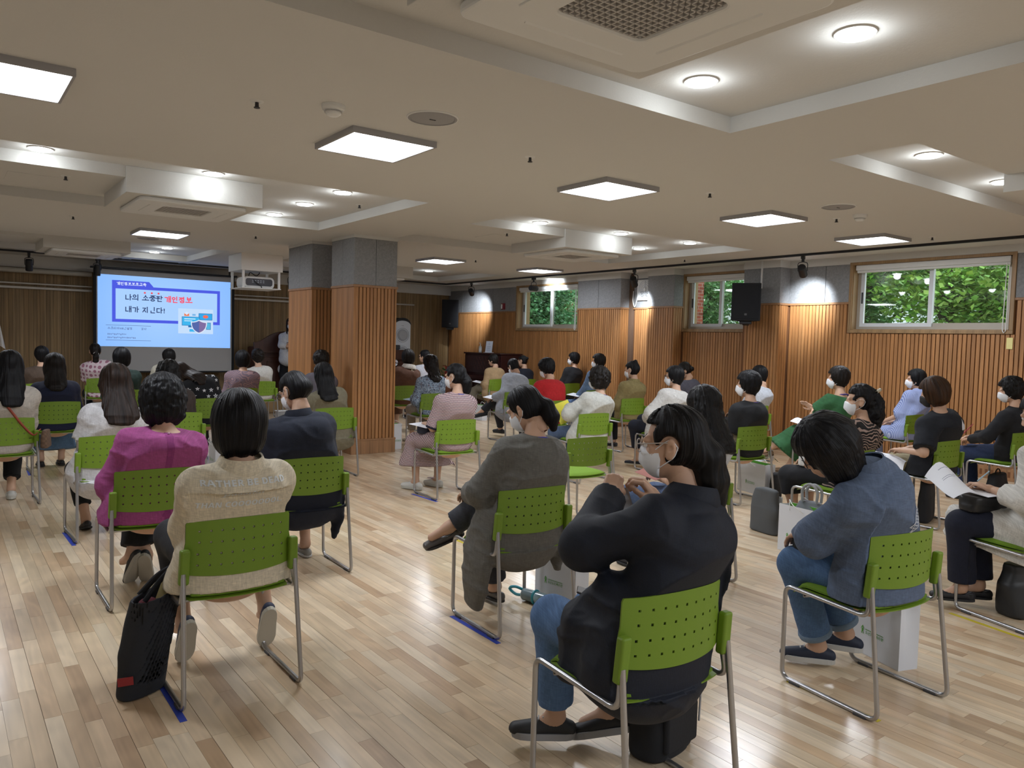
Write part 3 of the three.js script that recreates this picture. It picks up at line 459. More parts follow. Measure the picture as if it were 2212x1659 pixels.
// ------------------------------------------------------------------ solid modelling: distance fields and surface nets
const A3 = v => v.isVector3 ? [v.x, v.y, v.z] : v;
function cap(a, b, ra, rb = ra) {          // tapered capsule
  const [ax, ay, az] = A3(a), [bx_, by, bz] = A3(b), dx = bx_ - ax, dy = by - ay, dz = bz - az, L = dx * dx + dy * dy + dz * dz || 1e-9, dr = rb - ra;
  return (x, y, z) => { const px = x - ax, py = y - ay, pz = z - az; let h = (px * dx + py * dy + pz * dz) / L; h = h < 0 ? 0 : h > 1 ? 1 : h; const qx = px - h * dx, qy = py - h * dy, qz = pz - h * dz; return sqrt(qx * qx + qy * qy + qz * qz) - ra - dr * h; };
}
function ell(c, r, q) {                    // ellipsoid, q an optional quaternion
  const [cx, cy, cz] = A3(c), [rx, ry, rz] = r, e = q ? new THREE.Matrix4().makeRotationFromQuaternion(q).transpose().elements : null;
  return (x, y, z) => { let X = x - cx, Y = y - cy, Z = z - cz; if (e) { const a = e[0] * X + e[4] * Y + e[8] * Z, b = e[1] * X + e[5] * Y + e[9] * Z, c2 = e[2] * X + e[6] * Y + e[10] * Z; X = a; Y = b; Z = c2; } const u = X / rx, v = Y / ry, w = Z / rz, k = sqrt(u * u + v * v + w * w); if (k < 1e-6) return -min(rx, ry, rz); const u2 = u / rx, v2 = v / ry, w2 = w / rz; return k * (k - 1) / sqrt(u2 * u2 + v2 * v2 + w2 * w2); };
}
// a body along a polyline with an oval section: rows of [point, half width, half depth]; Rv = the direction of the width
function loft(rows, Rv, n = 2) {
  const P = rows.map(r => A3(r[0])), seg = []; const [Rx, Ry, Rz] = A3(Rv);
  for (let i = 0; i < P.length - 1; i++) { const a = P[i], b = P[i + 1], t = V(b[0] - a[0], b[1] - a[1], b[2] - a[2]), L2 = t.lengthSq() || 1e-9; t.normalize(); const r = V(Rx, Ry, Rz); r.addScaledVector(t, -r.dot(t)).normalize(); const f = t.clone().cross(r); seg.push([a, [b[0] - a[0], b[1] - a[1], b[2] - a[2]], L2, r, f, t, rows[i][1], rows[i + 1][1], rows[i][2], rows[i + 1][2]]); }
  return (x, y, z) => {
    let best = 1e9; for (let i = 0; i < seg.length; i++) {
      const s = seg[i], a = s[0], d = s[1]; const px = x - a[0], py = y - a[1], pz = z - a[2]; let h = (px * d[0] + py * d[1] + pz * d[2]) / s[2]; const hc = h < 0 ? 0 : h > 1 ? 1 : h;
      const qx = px - hc * d[0], qy = py - hc * d[1], qz = pz - hc * d[2]; const w = s[6] + (s[7] - s[6]) * hc, dd = s[8] + (s[9] - s[8]) * hc;
      const lx = (qx * s[3].x + qy * s[3].y + qz * s[3].z) / w, lz = (qx * s[4].x + qy * s[4].y + qz * s[4].z) / dd, ly = (qx * s[5].x + qy * s[5].y + qz * s[5].z) / min(w, dd);
      const k = n === 2 ? sqrt(lx * lx + lz * lz + ly * ly) : Math.pow(Math.pow(abs(lx), n) + Math.pow(abs(lz), n) + Math.pow(abs(ly), n), 1 / n); const v = (k - 1) * min(w, dd); if (v < best) best = v;
    } return best;
  };
}
const smin = (a, b, k) => { const h = k - abs(a - b); return h > 0 ? min(a, b) - h * h * 0.25 / k : min(a, b); };
// mesh of { prims, k, post } in the box lo..hi with cells of size c
function meshSDF(F, lo, hi, c) {
  const { prims, k = 0.02, post } = F, B = 6, nx = Math.ceil((hi[0] - lo[0]) / c / B) * B, ny = Math.ceil((hi[1] - lo[1]) / c / B) * B, nz = Math.ceil((hi[2] - lo[2]) / c / B) * B;
  const sx = nx + 1, sy = ny + 1, sz = nz + 1, f = new Float32Array(sx * sy * sz).fill(NaN), half = B * c * 0.87; const active = [];
  const evalL = (L, x, y, z) => { let d = 1e9; for (let i = 0; i < L.length; i++) d = smin(d, L[i](x, y, z), k); return post ? post(d, x, y, z) : d; };
  for (let bz = 0; bz < nz; bz += B) for (let by = 0; by < ny; by += B) for (let bxx = 0; bxx < nx; bxx += B) {
    const x = lo[0] + (bxx + B / 2) * c, y = lo[1] + (by + B / 2) * c, z = lo[2] + (bz + B / 2) * c; let m = 1e9; const ds = []; for (const p of prims) { const d = p(x, y, z); ds.push(d); if (d < m) m = d; }
    if (m > half + k + 0.03 || m < -half * 1.6 - 0.05) { if (m > 0 || !post) continue; if (m > half + k + 0.03) continue; }
    const L = prims.filter((p, i) => ds[i] < m + 2 * half + k);
    let any = 0; for (let kz = 0; kz <= B; kz++) for (let j = 0; j <= B; j++) for (let i = 0; i <= B; i++) { const o = ((bz + kz) * sy + by + j) * sx + bxx + i; if (f[o] !== f[o]) f[o] = evalL(L, x + (i - B / 2) * c, y + (j - B / 2) * c, z + (kz - B / 2) * c); any |= f[o] < 0 ? 1 : 2; }
    if (any === 3) active.push([bxx, by, bz, L]);
  }
  const vid = new Map(), pos = [], nor = [], idx = [], off = [0, 1, sx, sx + 1, sx * sy, sx * sy + 1, sx * sy + sx, sx * sy + sx + 1];
  const E = [[0, 1], [0, 2], [0, 4], [1, 3], [1, 5], [2, 3], [2, 6], [3, 7], [4, 5], [4, 6], [5, 7], [6, 7]];
  for (const [bxx, by, bz, L] of active) for (let kz = bz; kz < bz + B; kz++) for (let j = by; j < by + B; j++) for (let i = bxx; i < bxx + B; i++) {
    const o = (kz * sy + j) * sx + i; let mask = 0; for (let q = 0; q < 8; q++) if (f[o + off[q]] < 0) mask |= 1 << q; if (mask === 0 || mask === 255) continue;
    let X = 0, Y = 0, Z = 0, n = 0; for (const [a, b] of E) { if (((mask >> a) & 1) === ((mask >> b) & 1)) continue; const fa = f[o + off[a]], fb = f[o + off[b]], t = fa / (fa - fb); X += (a & 1) + t * ((b & 1) - (a & 1)); Y += ((a >> 1) & 1) + t * (((b >> 1) & 1) - ((a >> 1) & 1)); Z += (a >> 2) + t * ((b >> 2) - (a >> 2)); n++; }
    const x = lo[0] + (i + X / n) * c, y = lo[1] + (j + Y / n) * c, z = lo[2] + (kz + Z / n) * c; vid.set(o, pos.length / 3); pos.push(x, y, z);
    const e = c * 0.5, a = evalL(L, x + e, y - e, z - e), b = evalL(L, x - e, y - e, z + e), cc = evalL(L, x - e, y + e, z - e), d = evalL(L, x + e, y + e, z + e); let gx = a - b - cc + d, gy = -a - b + cc + d, gz = -a + b - cc + d; const g = sqrt(gx * gx + gy * gy + gz * gz) || 1; nor.push(gx / g, gy / g, gz / g);
  }
  for (const [o, v] of vid) {
    const i = o % sx, j = floor(o / sx) % sy, kz = floor(o / (sx * sy));
    const s0 = f[o] < 0; // edges from this node along x, y, z
    if (j > 0 && kz > 0 && (f[o + 1] < 0) !== s0) quad(vid.get(o), vid.get(o - sx), vid.get(o - sx - sx * sy), vid.get(o - sx * sy), s0);
    if (i > 0 && kz > 0 && (f[o + sx] < 0) !== s0) quad(vid.get(o), vid.get(o - sx * sy), vid.get(o - sx * sy - 1), vid.get(o - 1), s0);
    if (i > 0 && j > 0 && (f[o + sx * sy] < 0) !== s0) quad(vid.get(o), vid.get(o - 1), vid.get(o - 1 - sx), vid.get(o - sx), s0);
  }
  function quad(a, b, cc, d, s) { if (a === undefined || b === undefined || cc === undefined || d === undefined) return; s ? idx.push(a, cc, b, a, d, cc) : idx.push(a, b, cc, a, cc, d); }
  // some faces may come out turned: set every face by its normals
  for (let t = 0; t < idx.length; t += 3) { const [a, b, cc] = [idx[t] * 3, idx[t + 1] * 3, idx[t + 2] * 3]; const ux = pos[b] - pos[a], uy = pos[b + 1] - pos[a + 1], uz = pos[b + 2] - pos[a + 2], wx = pos[cc] - pos[a], wy = pos[cc + 1] - pos[a + 1], wz = pos[cc + 2] - pos[a + 2]; const nx_ = uy * wz - uz * wy, ny_ = uz * wx - ux * wz, nz_ = ux * wy - uy * wx; if (nx_ * (nor[a] + nor[b] + nor[cc]) + ny_ * (nor[a + 1] + nor[b + 1] + nor[cc + 1]) + nz_ * (nor[a + 2] + nor[b + 2] + nor[cc + 2]) < 0) { const q = idx[t + 1]; idx[t + 1] = idx[t + 2]; idx[t + 2] = q; } }
  return { pos, nor, idx };
}
// uv by a slanted plan in metres, or round the head
function sdfGeo(m, uvMode = 'cloth') {
  const uv = []; for (let i = 0; i < m.pos.length; i += 3) { const x = m.pos[i], y = m.pos[i + 1], z = m.pos[i + 2]; if (uvMode === 'hair') uv.push(atan2(x, z + 0.02) / (2 * PI) * 3, y * 1.6 + hypot(x, z) * 0.8); else uv.push(x + z * 0.55, y + z * 0.2); }
  return rawGeo(m.pos, m.nor, uv, m.idx);
}
function boundsOf(pts, pad) { const lo = [1e9, 1e9, 1e9], hi = [-1e9, -1e9, -1e9]; for (const p of pts) { const a = A3(p); for (let k = 0; k < 3; k++) { lo[k] = min(lo[k], a[k] - pad); hi[k] = max(hi[k], a[k] + pad); } } return [lo, hi]; }

// ------------------------------------------------------------------ heads, hands, shoes: made once, used by everybody
const headF = { k: 0.016, prims: [ell([0, 0.036, 0.012], [0.073, 0.08, 0.092]), ell([0, -0.025, -0.032], [0.062, 0.08, 0.062]), ell([0, -0.075, -0.048], [0.036, 0.036, 0.04]), ell([0.034, -0.03, -0.055], [0.03, 0.03, 0.028]), ell([-0.034, -0.03, -0.055], [0.03, 0.03, 0.028]), cap([0, 0.012, -0.09], [0, -0.022, -0.106], 0.008, 0.0115), cap([-0.011, -0.027, -0.096], [0.011, -0.027, -0.096], 0.008), cap([-0.045, 0.024, -0.078], [0.045, 0.024, -0.078], 0.012), ell([0, -0.053, -0.087], [0.022, 0.007, 0.01]), ell([0, -0.063, -0.084], [0.019, 0.007, 0.011]), cap([0, -0.05, 0.02], [0, -0.13, 0.034], 0.05, 0.05),
  ...[-1, 1].flatMap(s => [ell([s * 0.078, -0.004, 0.012], [0.010, 0.033, 0.02], new THREE.Quaternion().setFromEuler(new THREE.Euler(0.15, s * 0.35, s * -0.12))), ell([s * 0.075, -0.03, 0.004], [0.008, 0.012, 0.01])])],
  post: (d, x, y, z) => { for (const s of [-1, 1]) { const e = hypot(x - s * 0.031, (y - 0.008) * 1.25, z + 0.101) - 0.017; d = -smin(-d, e, 0.012); const q = hypot((x - s * 0.09) * 1.2, y + 0.002, z - 0.008) - 0.011; d = max(d, -q); } return d; } };
const headTemplates = {}; const headMesh = c => headTemplates[c] ??= meshSDF(headF, [-0.12, -0.16, -0.15], [0.12, 0.15, 0.15], c);
// a right hand: wrist at the origin, fingers along -z, palm down (-y), thumb to -x; curl in radians per joint
function handField(curl, spread = 0.06, thumbIn = 0.5) {
  const P = [ell([0, 0, -0.045], [0.037, 0.0145, 0.05]), cap([-0.022, 0, -0.03], [-0.024, 0, -0.078], 0.0115, 0.0105), cap([0.022, 0, -0.03], [0.024, -0.001, -0.072], 0.011, 0.0095), cap([0, 0.001, -0.02], [0, 0.002, -0.08], 0.012, 0.011), cap([0, 0, 0.03], [0, 0, -0.02], 0.023, 0.024)];
  const L = [[0.036, 0.023, 0.018], [0.041, 0.026, 0.019], [0.038, 0.024, 0.019], [0.029, 0.018, 0.016]], bx0 = [-0.0255, -0.0085, 0.0085, 0.0245], bz = [-0.083, -0.088, -0.084, -0.074], rr = [0.0088, 0.009, 0.0086, 0.0076];
  for (let f = 0; f < 4; f++) { let p = V(bx0[f], 0.002, bz[f]), a = 0; const sp = (f - 1.5) * spread; for (let j = 0; j < 3; j++) { a += curl[min(f, curl.length - 1)] * (j === 0 ? 0.75 : 1); const d = V(sin(sp) * cos(a), -sin(a), -cos(sp) * cos(a)), q = p.clone().addScaledVector(d, L[f][j]); P.push(cap(p, q, rr[f] * (1 - 0.07 * j), rr[f] * (0.93 - 0.09 * j))); p = q; } }
  const t0 = V(-0.024, -0.004, -0.022), t1 = V(-0.046, -0.012 - 0.012 * thumbIn, -0.05), t2 = t1.clone().add(V(-0.010 + 0.018 * thumbIn, -0.010, -0.030)), t3 = t2.clone().add(V(0.004 + 0.01 * thumbIn, -0.006, -0.023)); P.push(cap(t0, t1, 0.015, 0.012), cap(t1, t2, 0.0115, 0.0095), cap(t2, t3, 0.0095, 0.0075));
  return { prims: P, k: 0.007 };
}
const HANDS = { rest: handField([0.32, 0.38, 0.42, 0.46]), grip: handField([1.0, 1.12, 1.2, 1.2], 0.03, 1), flat: handField([0.12, 0.14, 0.16, 0.2], 0.1, 0.1), pinch: handField([0.75, 0.55, 0.6, 0.65], 0.04, 1.1) };
const handTemplates = {}; const handMesh = (kind, c) => handTemplates[kind + c] ??= meshSDF(HANDS[kind], [-0.075, -0.1, -0.2], [0.06, 0.05, 0.06], c);
// shoes: ankle above the origin, toes along -z, sole at y = 0
const SHOE = (() => {
  const up = meshSDF({ prims: [loft([[[0, 0.035, 0.05], 0.03, 0.032], [[0, 0.045, -0.0], 0.033, 0.045], [[0, 0.033, -0.08], 0.038, 0.034], [[0, 0.026, -0.155], 0.034, 0.026]], [1, 0, 0])], k: 0.01, post: (d, x, y, z) => max(d, 0.018 - y, hypot(x * 1.15, (y - 0.105), (z - 0.005) * 0.9) - 0.043 > 0 ? -1 : -(hypot(x * 1.15, (y - 0.105), (z - 0.005) * 0.9) - 0.043)) }, [-0.06, 0, -0.21], [0.06, 0.1, 0.1], 0.006);
  const low = meshSDF({ prims: [loft([[[0, 0.03, 0.052], 0.027, 0.03], [[0, 0.035, 0.0], 0.030, 0.036], [[0, 0.026, -0.08], 0.035, 0.028], [[0, 0.022, -0.155], 0.031, 0.021]], [1, 0, 0])], k: 0.01, post: (d, x, y, z) => max(d, 0.008 - y, -(hypot(x * 1.25, (y - 0.085) * 0.9, (z + 0.025) * 0.55) - 0.05)) }, [-0.06, 0, -0.21], [0.06, 0.08, 0.1], 0.006);
  const solS = new THREE.Shape(); solS.moveTo(-0.036, 0); solS.bezierCurveTo(-0.036, 0.05, -0.042, 0.09, -0.042, 0.12); solS.bezierCurveTo(-0.042, 0.2, 0.036, 0.2, 0.041, 0.12); solS.bezierCurveTo(0.042, 0.08, 0.034, 0.05, 0.035, 0); solS.bezierCurveTo(0.035, -0.085, -0.035, -0.085, -0.036, 0);
  const sole = h => new THREE.ExtrudeGeometry(solS, { depth: h, bevelEnabled: true, bevelSize: 0.002, bevelThickness: 0.003, bevelSegments: 2, curveSegments: 8 }).rotateX(-PI / 2).translate(0, 0.003, 0.012);
  return { up: sdfGeo(up), low: sdfGeo(low), thick: sole(0.02), thin: sole(0.007), heel: cyl(0.024, 0.029, 0.045, 0, -0.045, 0.045, 16) };
})();
const maskMesh = sdfGeo(meshSDF({ prims: [ell([0, -0.038, -0.045], [0.067, 0.075, 0.066]), cap([0, 0.008, -0.095], [0, -0.05, -0.106], 0.011, 0.014)], k: 0.02, post: (d, x, y, z) => max(d, z + 0.028 + abs(y + 0.04) * 0.25, y - 0.004 + abs(x) * 0.35, -0.112 - y) }, [-0.1, -0.14, -0.16], [0.1, 0.05, 0.03], 0.006));
const loopG = join([-1, 1].flatMap(s => [tube([[s * 0.058, -0.012, -0.05], [s * 0.074, 0.016, -0.01], [s * 0.083, 0.024, 0.016], [s * 0.083, 0.0, 0.036]], 0.0018, 16, 5), tube([[s * 0.056, -0.075, -0.045], [s * 0.072, -0.05, -0.005], [s * 0.081, -0.03, 0.022], [s * 0.083, 0.0, 0.036]], 0.0018, 16, 5)]));
const glassesG = join([-1, 1].flatMap(s => [new THREE.TorusGeometry(0.025, 0.0022, 8, 28).scale(1.05, 0.9, 1).translate(s * 0.033, 0.004, -0.108), tube([[s * 0.058, 0.012, -0.106], [s * 0.076, 0.014, -0.06], [s * 0.082, 0.014, 0.01], [s * 0.08, -0.01, 0.035]], 0.002, 20, 6)]).concat([tube([[-0.009, 0.008, -0.109], [0, 0.012, -0.112], [0.009, 0.008, -0.109]], 0.0018, 8, 6)]));
const eyeG = new THREE.SphereGeometry(0.0115, 16, 12), irisG = new THREE.SphereGeometry(0.0062, 12, 8).scale(1, 1, 0.5).translate(0, 0, -0.0088);
const browG = s => tube([[s * 0.014, 0.03, -0.0955], [s * 0.032, 0.036, -0.092], [s * 0.05, 0.03, -0.08]], 0.0032, 10, 6);
const browGs = [browG(-1), browG(1)];
const streak = tex(256, 256, (u, v) => { const w = tnoise(u * 3, v * 2, 3, 2, 41) * 0.4; const a = tnoise(u * 64 + w * 6, v * 3, 64, 3, 42), b = tnoise(u * 128 + w * 12, v * 5, 128, 5, 43), c = tnoise(u * 20 + w * 3, v * 2, 20, 2, 44); return 0.62 + 0.16 * a + 0.13 * b + 0.14 * c; });
const weave = tex(256, 256, (u, v) => { const a = tnoise(u * 100, v * 12, 100, 12, 51), b = tnoise(u * 12, v * 100, 12, 100, 52), c = tnoise(u * 10, v * 10, 10, 10, 53); return 0.9 + 0.05 * a + 0.05 * b + 0.02 * c; });
const HM = {}; const hairMat = (c) => HM[c] ??= new THREE.MeshPhysicalMaterial({ color: lin(...({ black: [0.009, 0.009, 0.0125], soft: [0.013, 0.0115, 0.0125], brown: [0.045, 0.024, 0.016], dark: [0.021, 0.0145, 0.012], copper: [0.085, 0.036, 0.013] })[c]), roughness: 0.5, specularIntensity: 0.45, map: streak, bumpMap: streak, bumpScale: 0.005 });
const skinM = { a: mat(lin(0.56, 0.345, 0.235), 0.55), b: mat(lin(0.50, 0.29, 0.19), 0.55), s: mat(lin(0.42, 0.27, 0.2), 0.6) };
const maskM = { white: mat(lin(0.80, 0.82, 0.86), 0.75), black: mat(lin(0.015, 0.015, 0.018), 0.7) };
const CMats = {}; function clothMat(col, o = {}) { const key = JSON.stringify([col, o.rough, o.t ?? '']); return CMats[key] ??= mat(o.map ? 0xffffff : lin(...col), o.rough ?? 0.88, { map: o.map ?? rep(weave, 5, 5), bumpMap: rep(weave, 9, 9), bumpScale: 0.0012 }); }

// ------------------------------------------------------------------ a person
const legIK = (hip, ank, pole, l1, l2) => { const d = ank.clone().sub(hip); let L = min(d.length(), l1 + l2 - 0.004); d.normalize(); const a = (l1 * l1 - l2 * l2 + L * L) / (2 * L), h = sqrt(max(0, l1 * l1 - a * a)); const p = pole.clone().addScaledVector(d, -pole.dot(d)).normalize(); return hip.clone().addScaledVector(d, a).addScaledVector(p, h); };
// where the chair's back begins, in the sitter's frame: nothing of the sitter goes past it
const backAt = (x, y) => { const e = x / 0.228, m = min(1, abs(e)); return -0.101 + 0.05 * (1 - m * m) + 0.045 * (y - 0.6) - 0.012 * m ** 6; };
const pressed = (d, x, y, z) => { if (y > 0.9 || y < 0.44 || abs(x) > 0.3) return d; const q = z - backAt(x, y) - (y > 0.77 ? (y - 0.77) * 0.55 : 0) - (abs(x) > 0.235 ? (abs(x) - 0.235) * 2 : 0); return q > -0.02 && d < 0.05 ? max(d, q) : d; };
let personCount = 0;
function person(s) {
  const seed = 100 + personCount++, R = rng(seed);
  const [cx, cz, cyaw = 0] = s.c, t = thing('person', s.label, 'person', [cx, s.floor ?? 0, cz], cyaw);
  const inv = new THREE.Matrix4().compose(V(cx, s.floor ?? 0, cz), new THREE.Quaternion().setFromEuler(new THREE.Euler(0, cyaw, 0)), V(1, 1, 1)).invert();
  const loc = p => V(...p).applyMatrix4(inv);                    // world place -> the person's own frame
  const dist = hypot(cx, cz), c = s.cell ?? (dist < 4.4 ? 0.0095 : dist < 6.2 ? 0.012 : dist < 9 ? 0.0155 : 0.019), near = dist < 6.2;
  const head = loc(s.h), hq = new THREE.Quaternion().setFromEuler(new THREE.Euler(-(s.hp ?? 0), s.hy ?? 0, s.hr ?? 0, 'YXZ')), inHead = (x, y, z) => V(x, y, z).applyQuaternion(hq).add(head);
  const stand = s.stand, hip = stand ? V(0, 0.88, 0) : V(s.hipx ?? 0, 0.555, s.hipz ?? -0.215);
  const N = s.neck ? loc(s.neck) : head.clone().add(V(0, -0.165 * cos(s.hp ?? 0) - 0.01, 0.045 + 0.10 * sin(s.hp ?? 0))).add(V(sin(s.hr ?? 0) * 0.1, 0, 0));
  const up = N.clone().sub(hip).normalize(), ty = s.ty ?? 0; let Rt = V(cos(ty), 0, -sin(ty)); Rt.addScaledVector(up, -Rt.dot(up) * 0.9).normalize(); const Ft = up.clone().cross(Rt).normalize().negate();   // Ft = forward of the chest
  if (Ft.z > 0.2) Ft.negate();
  const bow = s.bow ?? 0.05, P0 = hip.clone().add(V(0, -0.075, 0.0)), P1 = hip.clone().lerp(N, 0.55).addScaledVector(Ft, -bow - 0.02), sp = u => P0.clone().multiplyScalar((1 - u) * (1 - u)).addScaledVector(P1, 2 * u * (1 - u)).addScaledVector(N, u * u);
  const bw = s.bw ?? 1;                                           // build
  const torso = (e, low = 0) => [[0.0, 0.155, 0.105], [0.14, 0.172, 0.118], [0.34, 0.142, 0.104], [0.55, 0.143, 0.108], [0.72, 0.152, 0.108], [0.86, 0.128, 0.082], [0.95, 0.08, 0.058]].map(([u, w, d], i) => [sp(u).addScaledVector(up, i === 0 ? -low : 0), (w * bw + e * (i < 5 ? 1 : i < 6 ? 0.7 : 0.4)), d * (0.5 + 0.5 * bw) + e * (i < 5 ? 0.9 : 0.5)]);
  const SL = [-1, 1].map(k => N.clone().addScaledVector(up, -0.085 + (s.shrug ?? 0)).addScaledVector(Rt, k * 0.152 * (0.4 + 0.6 * bw)).addScaledVector(Ft, 0.012));
  const arms = [-1, 1].map((k, i) => {
    const a = (s.arms ?? [])[i] ?? {}; const T = a.w ? loc(a.w) : V(...(a.t ?? (stand ? [k * 0.2, 0.85, -0.05] : [hip.x + k * 0.075, 0.655, -0.46]))); const S = SL[i], L1 = 0.265, L2 = 0.235;
    const d = T.clone().sub(S); if (d.length() > L1 + L2 - 0.006) T.copy(S).addScaledVector(d.normalize(), L1 + L2 - 0.006);
    const E = a.e ? S.clone().addScaledVector(loc(a.e).sub(S).normalize(), L1) : legIK(S, T, V(...(a.p ?? [k * 0.36, -0.8, 0.4])), L1, L2); return { S, E, T, k, hand: a.hand ?? 'rest', hd: a.hd, roll: a.roll ?? 0 };
  });
  const legs = [-1, 1].map((k, i) => {
    const l = (s.legs ?? [])[i] ?? {}; const J = hip.clone().add(V(k * 0.085, -0.02, -0.02)); let A = l.a ? loc(l.a) : V(...(l.t ?? (stand ? [k * 0.09, 0.085, 0.03] : [hip.x + k * 0.1, 0.085, -0.6]))), Kn;
    if (l.k) { Kn = loc(l.k); } else Kn = legIK(J, A, V(...(l.p ?? (stand ? [0, 0, -1] : [k * 0.1, 0.75, -0.65]))), 0.43, 0.415); const d = A.clone().sub(Kn); if (d.length() > 0.45) A = Kn.clone().addScaledVector(d.normalize(), 0.42);
    return { J, K: Kn, A, k, fy: l.fy ?? 0, fp: l.fp ?? 0, fr: l.fr ?? 0 };
  });
  // ---------------- the body: one mesh; head and hands on finer grids
  const prims = [loft(torso(0), Rt, 2.2), cap(N.clone().addScaledVector(up, -0.03), inHead(0, -0.09, 0.03), 0.056, 0.05), cap(SL[0].clone().lerp(SL[1], 0.12), SL[0].clone().lerp(SL[1], 0.88), 0.045)];
  for (const a of arms) prims.push(cap(a.S, a.E, 0.045 * bw, 0.037), cap(a.E, a.T, 0.036, 0.024));
  for (const l of legs) { prims.push(cap(l.J, l.K, 0.08 * bw, 0.055), cap(l.K, l.K.clone().lerp(l.A, 0.35), 0.052, 0.05), cap(l.K.clone().lerp(l.A, 0.35), l.A, 0.05, 0.033)); const f = V(-sin(l.fy), 0, -cos(l.fy)); prims.push(cap(l.A, l.A.clone().addScaledVector(f, 0.1).add(V(0, -0.055, 0)), 0.031, 0.024)); }
  const all = [P0, N, ...arms.flatMap(a => [a.S, a.E, a.T]), ...legs.flatMap(l => [l.J, l.K, l.A])];
  const [lo, hi] = boundsOf(all, 0.2); lo[1] = max(lo[1], -0.02);
  const body = meshSDF({ prims, k: 0.03, post: stand ? undefined : (d, x, y, z) => pressed(d, x, y, z) }, lo, hi, c * 1.25); const geos = [rawGeo(body.pos, body.nor, null, body.idx)];
  const place = (m, mtx) => rawGeo([...m.pos], [...m.nor], null, [...m.idx]).applyMatrix4(mtx);
  const hs = s.hs ?? 1; const hm = new THREE.Matrix4().compose(head, hq, V(hs, hs, hs)); geos.push(place(headMesh(near ? 0.006 : 0.010), hm));
  for (const a of arms) {
    const d = (a.hd ? V(...a.hd) : a.T.clone().sub(a.E)).normalize(), upv = V(0, 1, 0); upv.addScaledVector(d, -upv.dot(d)).normalize(); if (a.roll) upv.applyAxisAngle(d, a.roll); const x = upv.clone().cross(d.clone().negate()); const m = new THREE.Matrix4().makeBasis(x, upv, d.clone().negate()).setPosition(a.T); if (a.k < 0) m.multiply(new THREE.Matrix4().makeScale(-1, 1, 1));
    const g = place(handMesh(a.hand, near ? (dist < 4.4 ? 0.0042 : 0.006) : 0.009), m); if (a.k < 0) { const ix = g.index; for (let i = 0; i < ix.count; i += 3) { const q = ix.getX(i + 1); ix.setX(i + 1, ix.getX(i + 2)); ix.setX(i + 2, q); } } geos.push(g); a.m = m;
  }
  const bodyMesh = part('body', mergeGeometries(geos), skinM[s.skin ?? 'a'], t);
  // ---------------- clothes
  const T = s.top, e = 0.016 + (T.loose ?? 0.01), amp = (T.fold ?? 0.006), fq = T.fq ?? 11;
  const fold = (d, x, y, z) => { if (abs(d) > 0.04) return d; const wx = vnoise(x * 5 + seed, y * 5, z * 5) * 0.5, r1 = 1 - abs(vnoise(x * fq * 0.55 + seed + wx, y * fq * 0.95 + x * 5 + wx, z * fq * 0.5)), r2 = 1 - abs(vnoise(x * fq * 1.5 - y * 7, y * fq * 2.3 + seed + x * 9 + wx * 2, z * fq * 1.2)); return d - amp * (r1 * r1 * 1.1 - 0.5) - amp * 0.42 * (r2 * r2 - 0.4); };
  const tp = [loft(torso(e, T.long ?? 0.0), Rt, 2.3)], sl = T.sleeve ?? 1, cuffs = [];
  if (T.flare) tp.push(loft([[sp(0.45), 0.15 * bw + e, 0.11 + e], [sp(0.0).addScaledVector(up, -(T.long ?? 0)), 0.19 * bw + e + T.flare, 0.13 + e + T.flare]], Rt, 2.2));
  for (const a of arms) {
    tp.push(cap(N.clone().addScaledVector(up, -0.055).addScaledVector(Rt, a.k * 0.05), a.S, 0.042 + e * 0.4, 0.05 * bw + e * 0.8));
    const u = min(1, sl * 2), Eu = a.S.clone().lerp(a.E, u); const wide = T.wide ?? 0; tp.push(cap(a.S, Eu, 0.045 * bw + e * 0.75, 0.041 + e * 0.65 + wide)); if (sl > 0.5) { const q = (sl - 0.5) * 2; const cu = a.E.clone().lerp(a.T, q); tp.push(cap(a.E, cu, 0.041 + e * 0.65 + wide, mix(0.04, 0.028, q) + e * 0.6 + wide)); cuffs.push([cu, a.T.clone().sub(a.E).normalize()]); } else cuffs.push([Eu, a.E.clone().sub(a.S).normalize()]);
  }
  for (const x of T.add?.(loc, { sp, Rt, Ft, up, N, arms, legs, hip, SL }) ?? []) tp.push(x);
  const neckC = N.clone().addScaledVector(up, T.neckUp ?? 0.025), nr = T.neck ?? 0.062, cutY = T.cut;
  const topPost = (d, x, y, z) => { d = fold(d, x, y, z); const nx = x - neckC.x, ny = y - neckC.y, nz = z - neckC.z; const h = nx * up.x + ny * up.y + nz * up.z; d = max(d, h - 0.0);
    for (const [p, n] of cuffs) { const q = (x - p.x) * n.x + (y - p.y) * n.y + (z - p.z) * n.z; if (q > 0 && q < 0.09) { const r = hypot(x - p.x - q * n.x, y - p.y - q * n.y, z - p.z - q * n.z); if (r < 0.10) d = max(d, q); } } if (!stand) { const seat = 0.457 - y; if (z > -0.45 && !T.over) d = max(d, seat); d = pressed(d, x, y, z - 0.004); } return d; };
  const ex = T.extent ?? 0.24; const [tl, th] = boundsOf([P0, N, ...arms.flatMap(a => [a.S, a.E, a.T]), ...(T.pts?.map(loc) ?? [])], ex * 0.8); const topG = sdfGeo(meshSDF({ prims: tp, k: T.k ?? 0.035, post: topPost }, tl, th, c));
  const topM = T.mat ?? clothMat(T.col, T); const top = part(T.name ?? 'blouse', topG, topM, t, T.label);
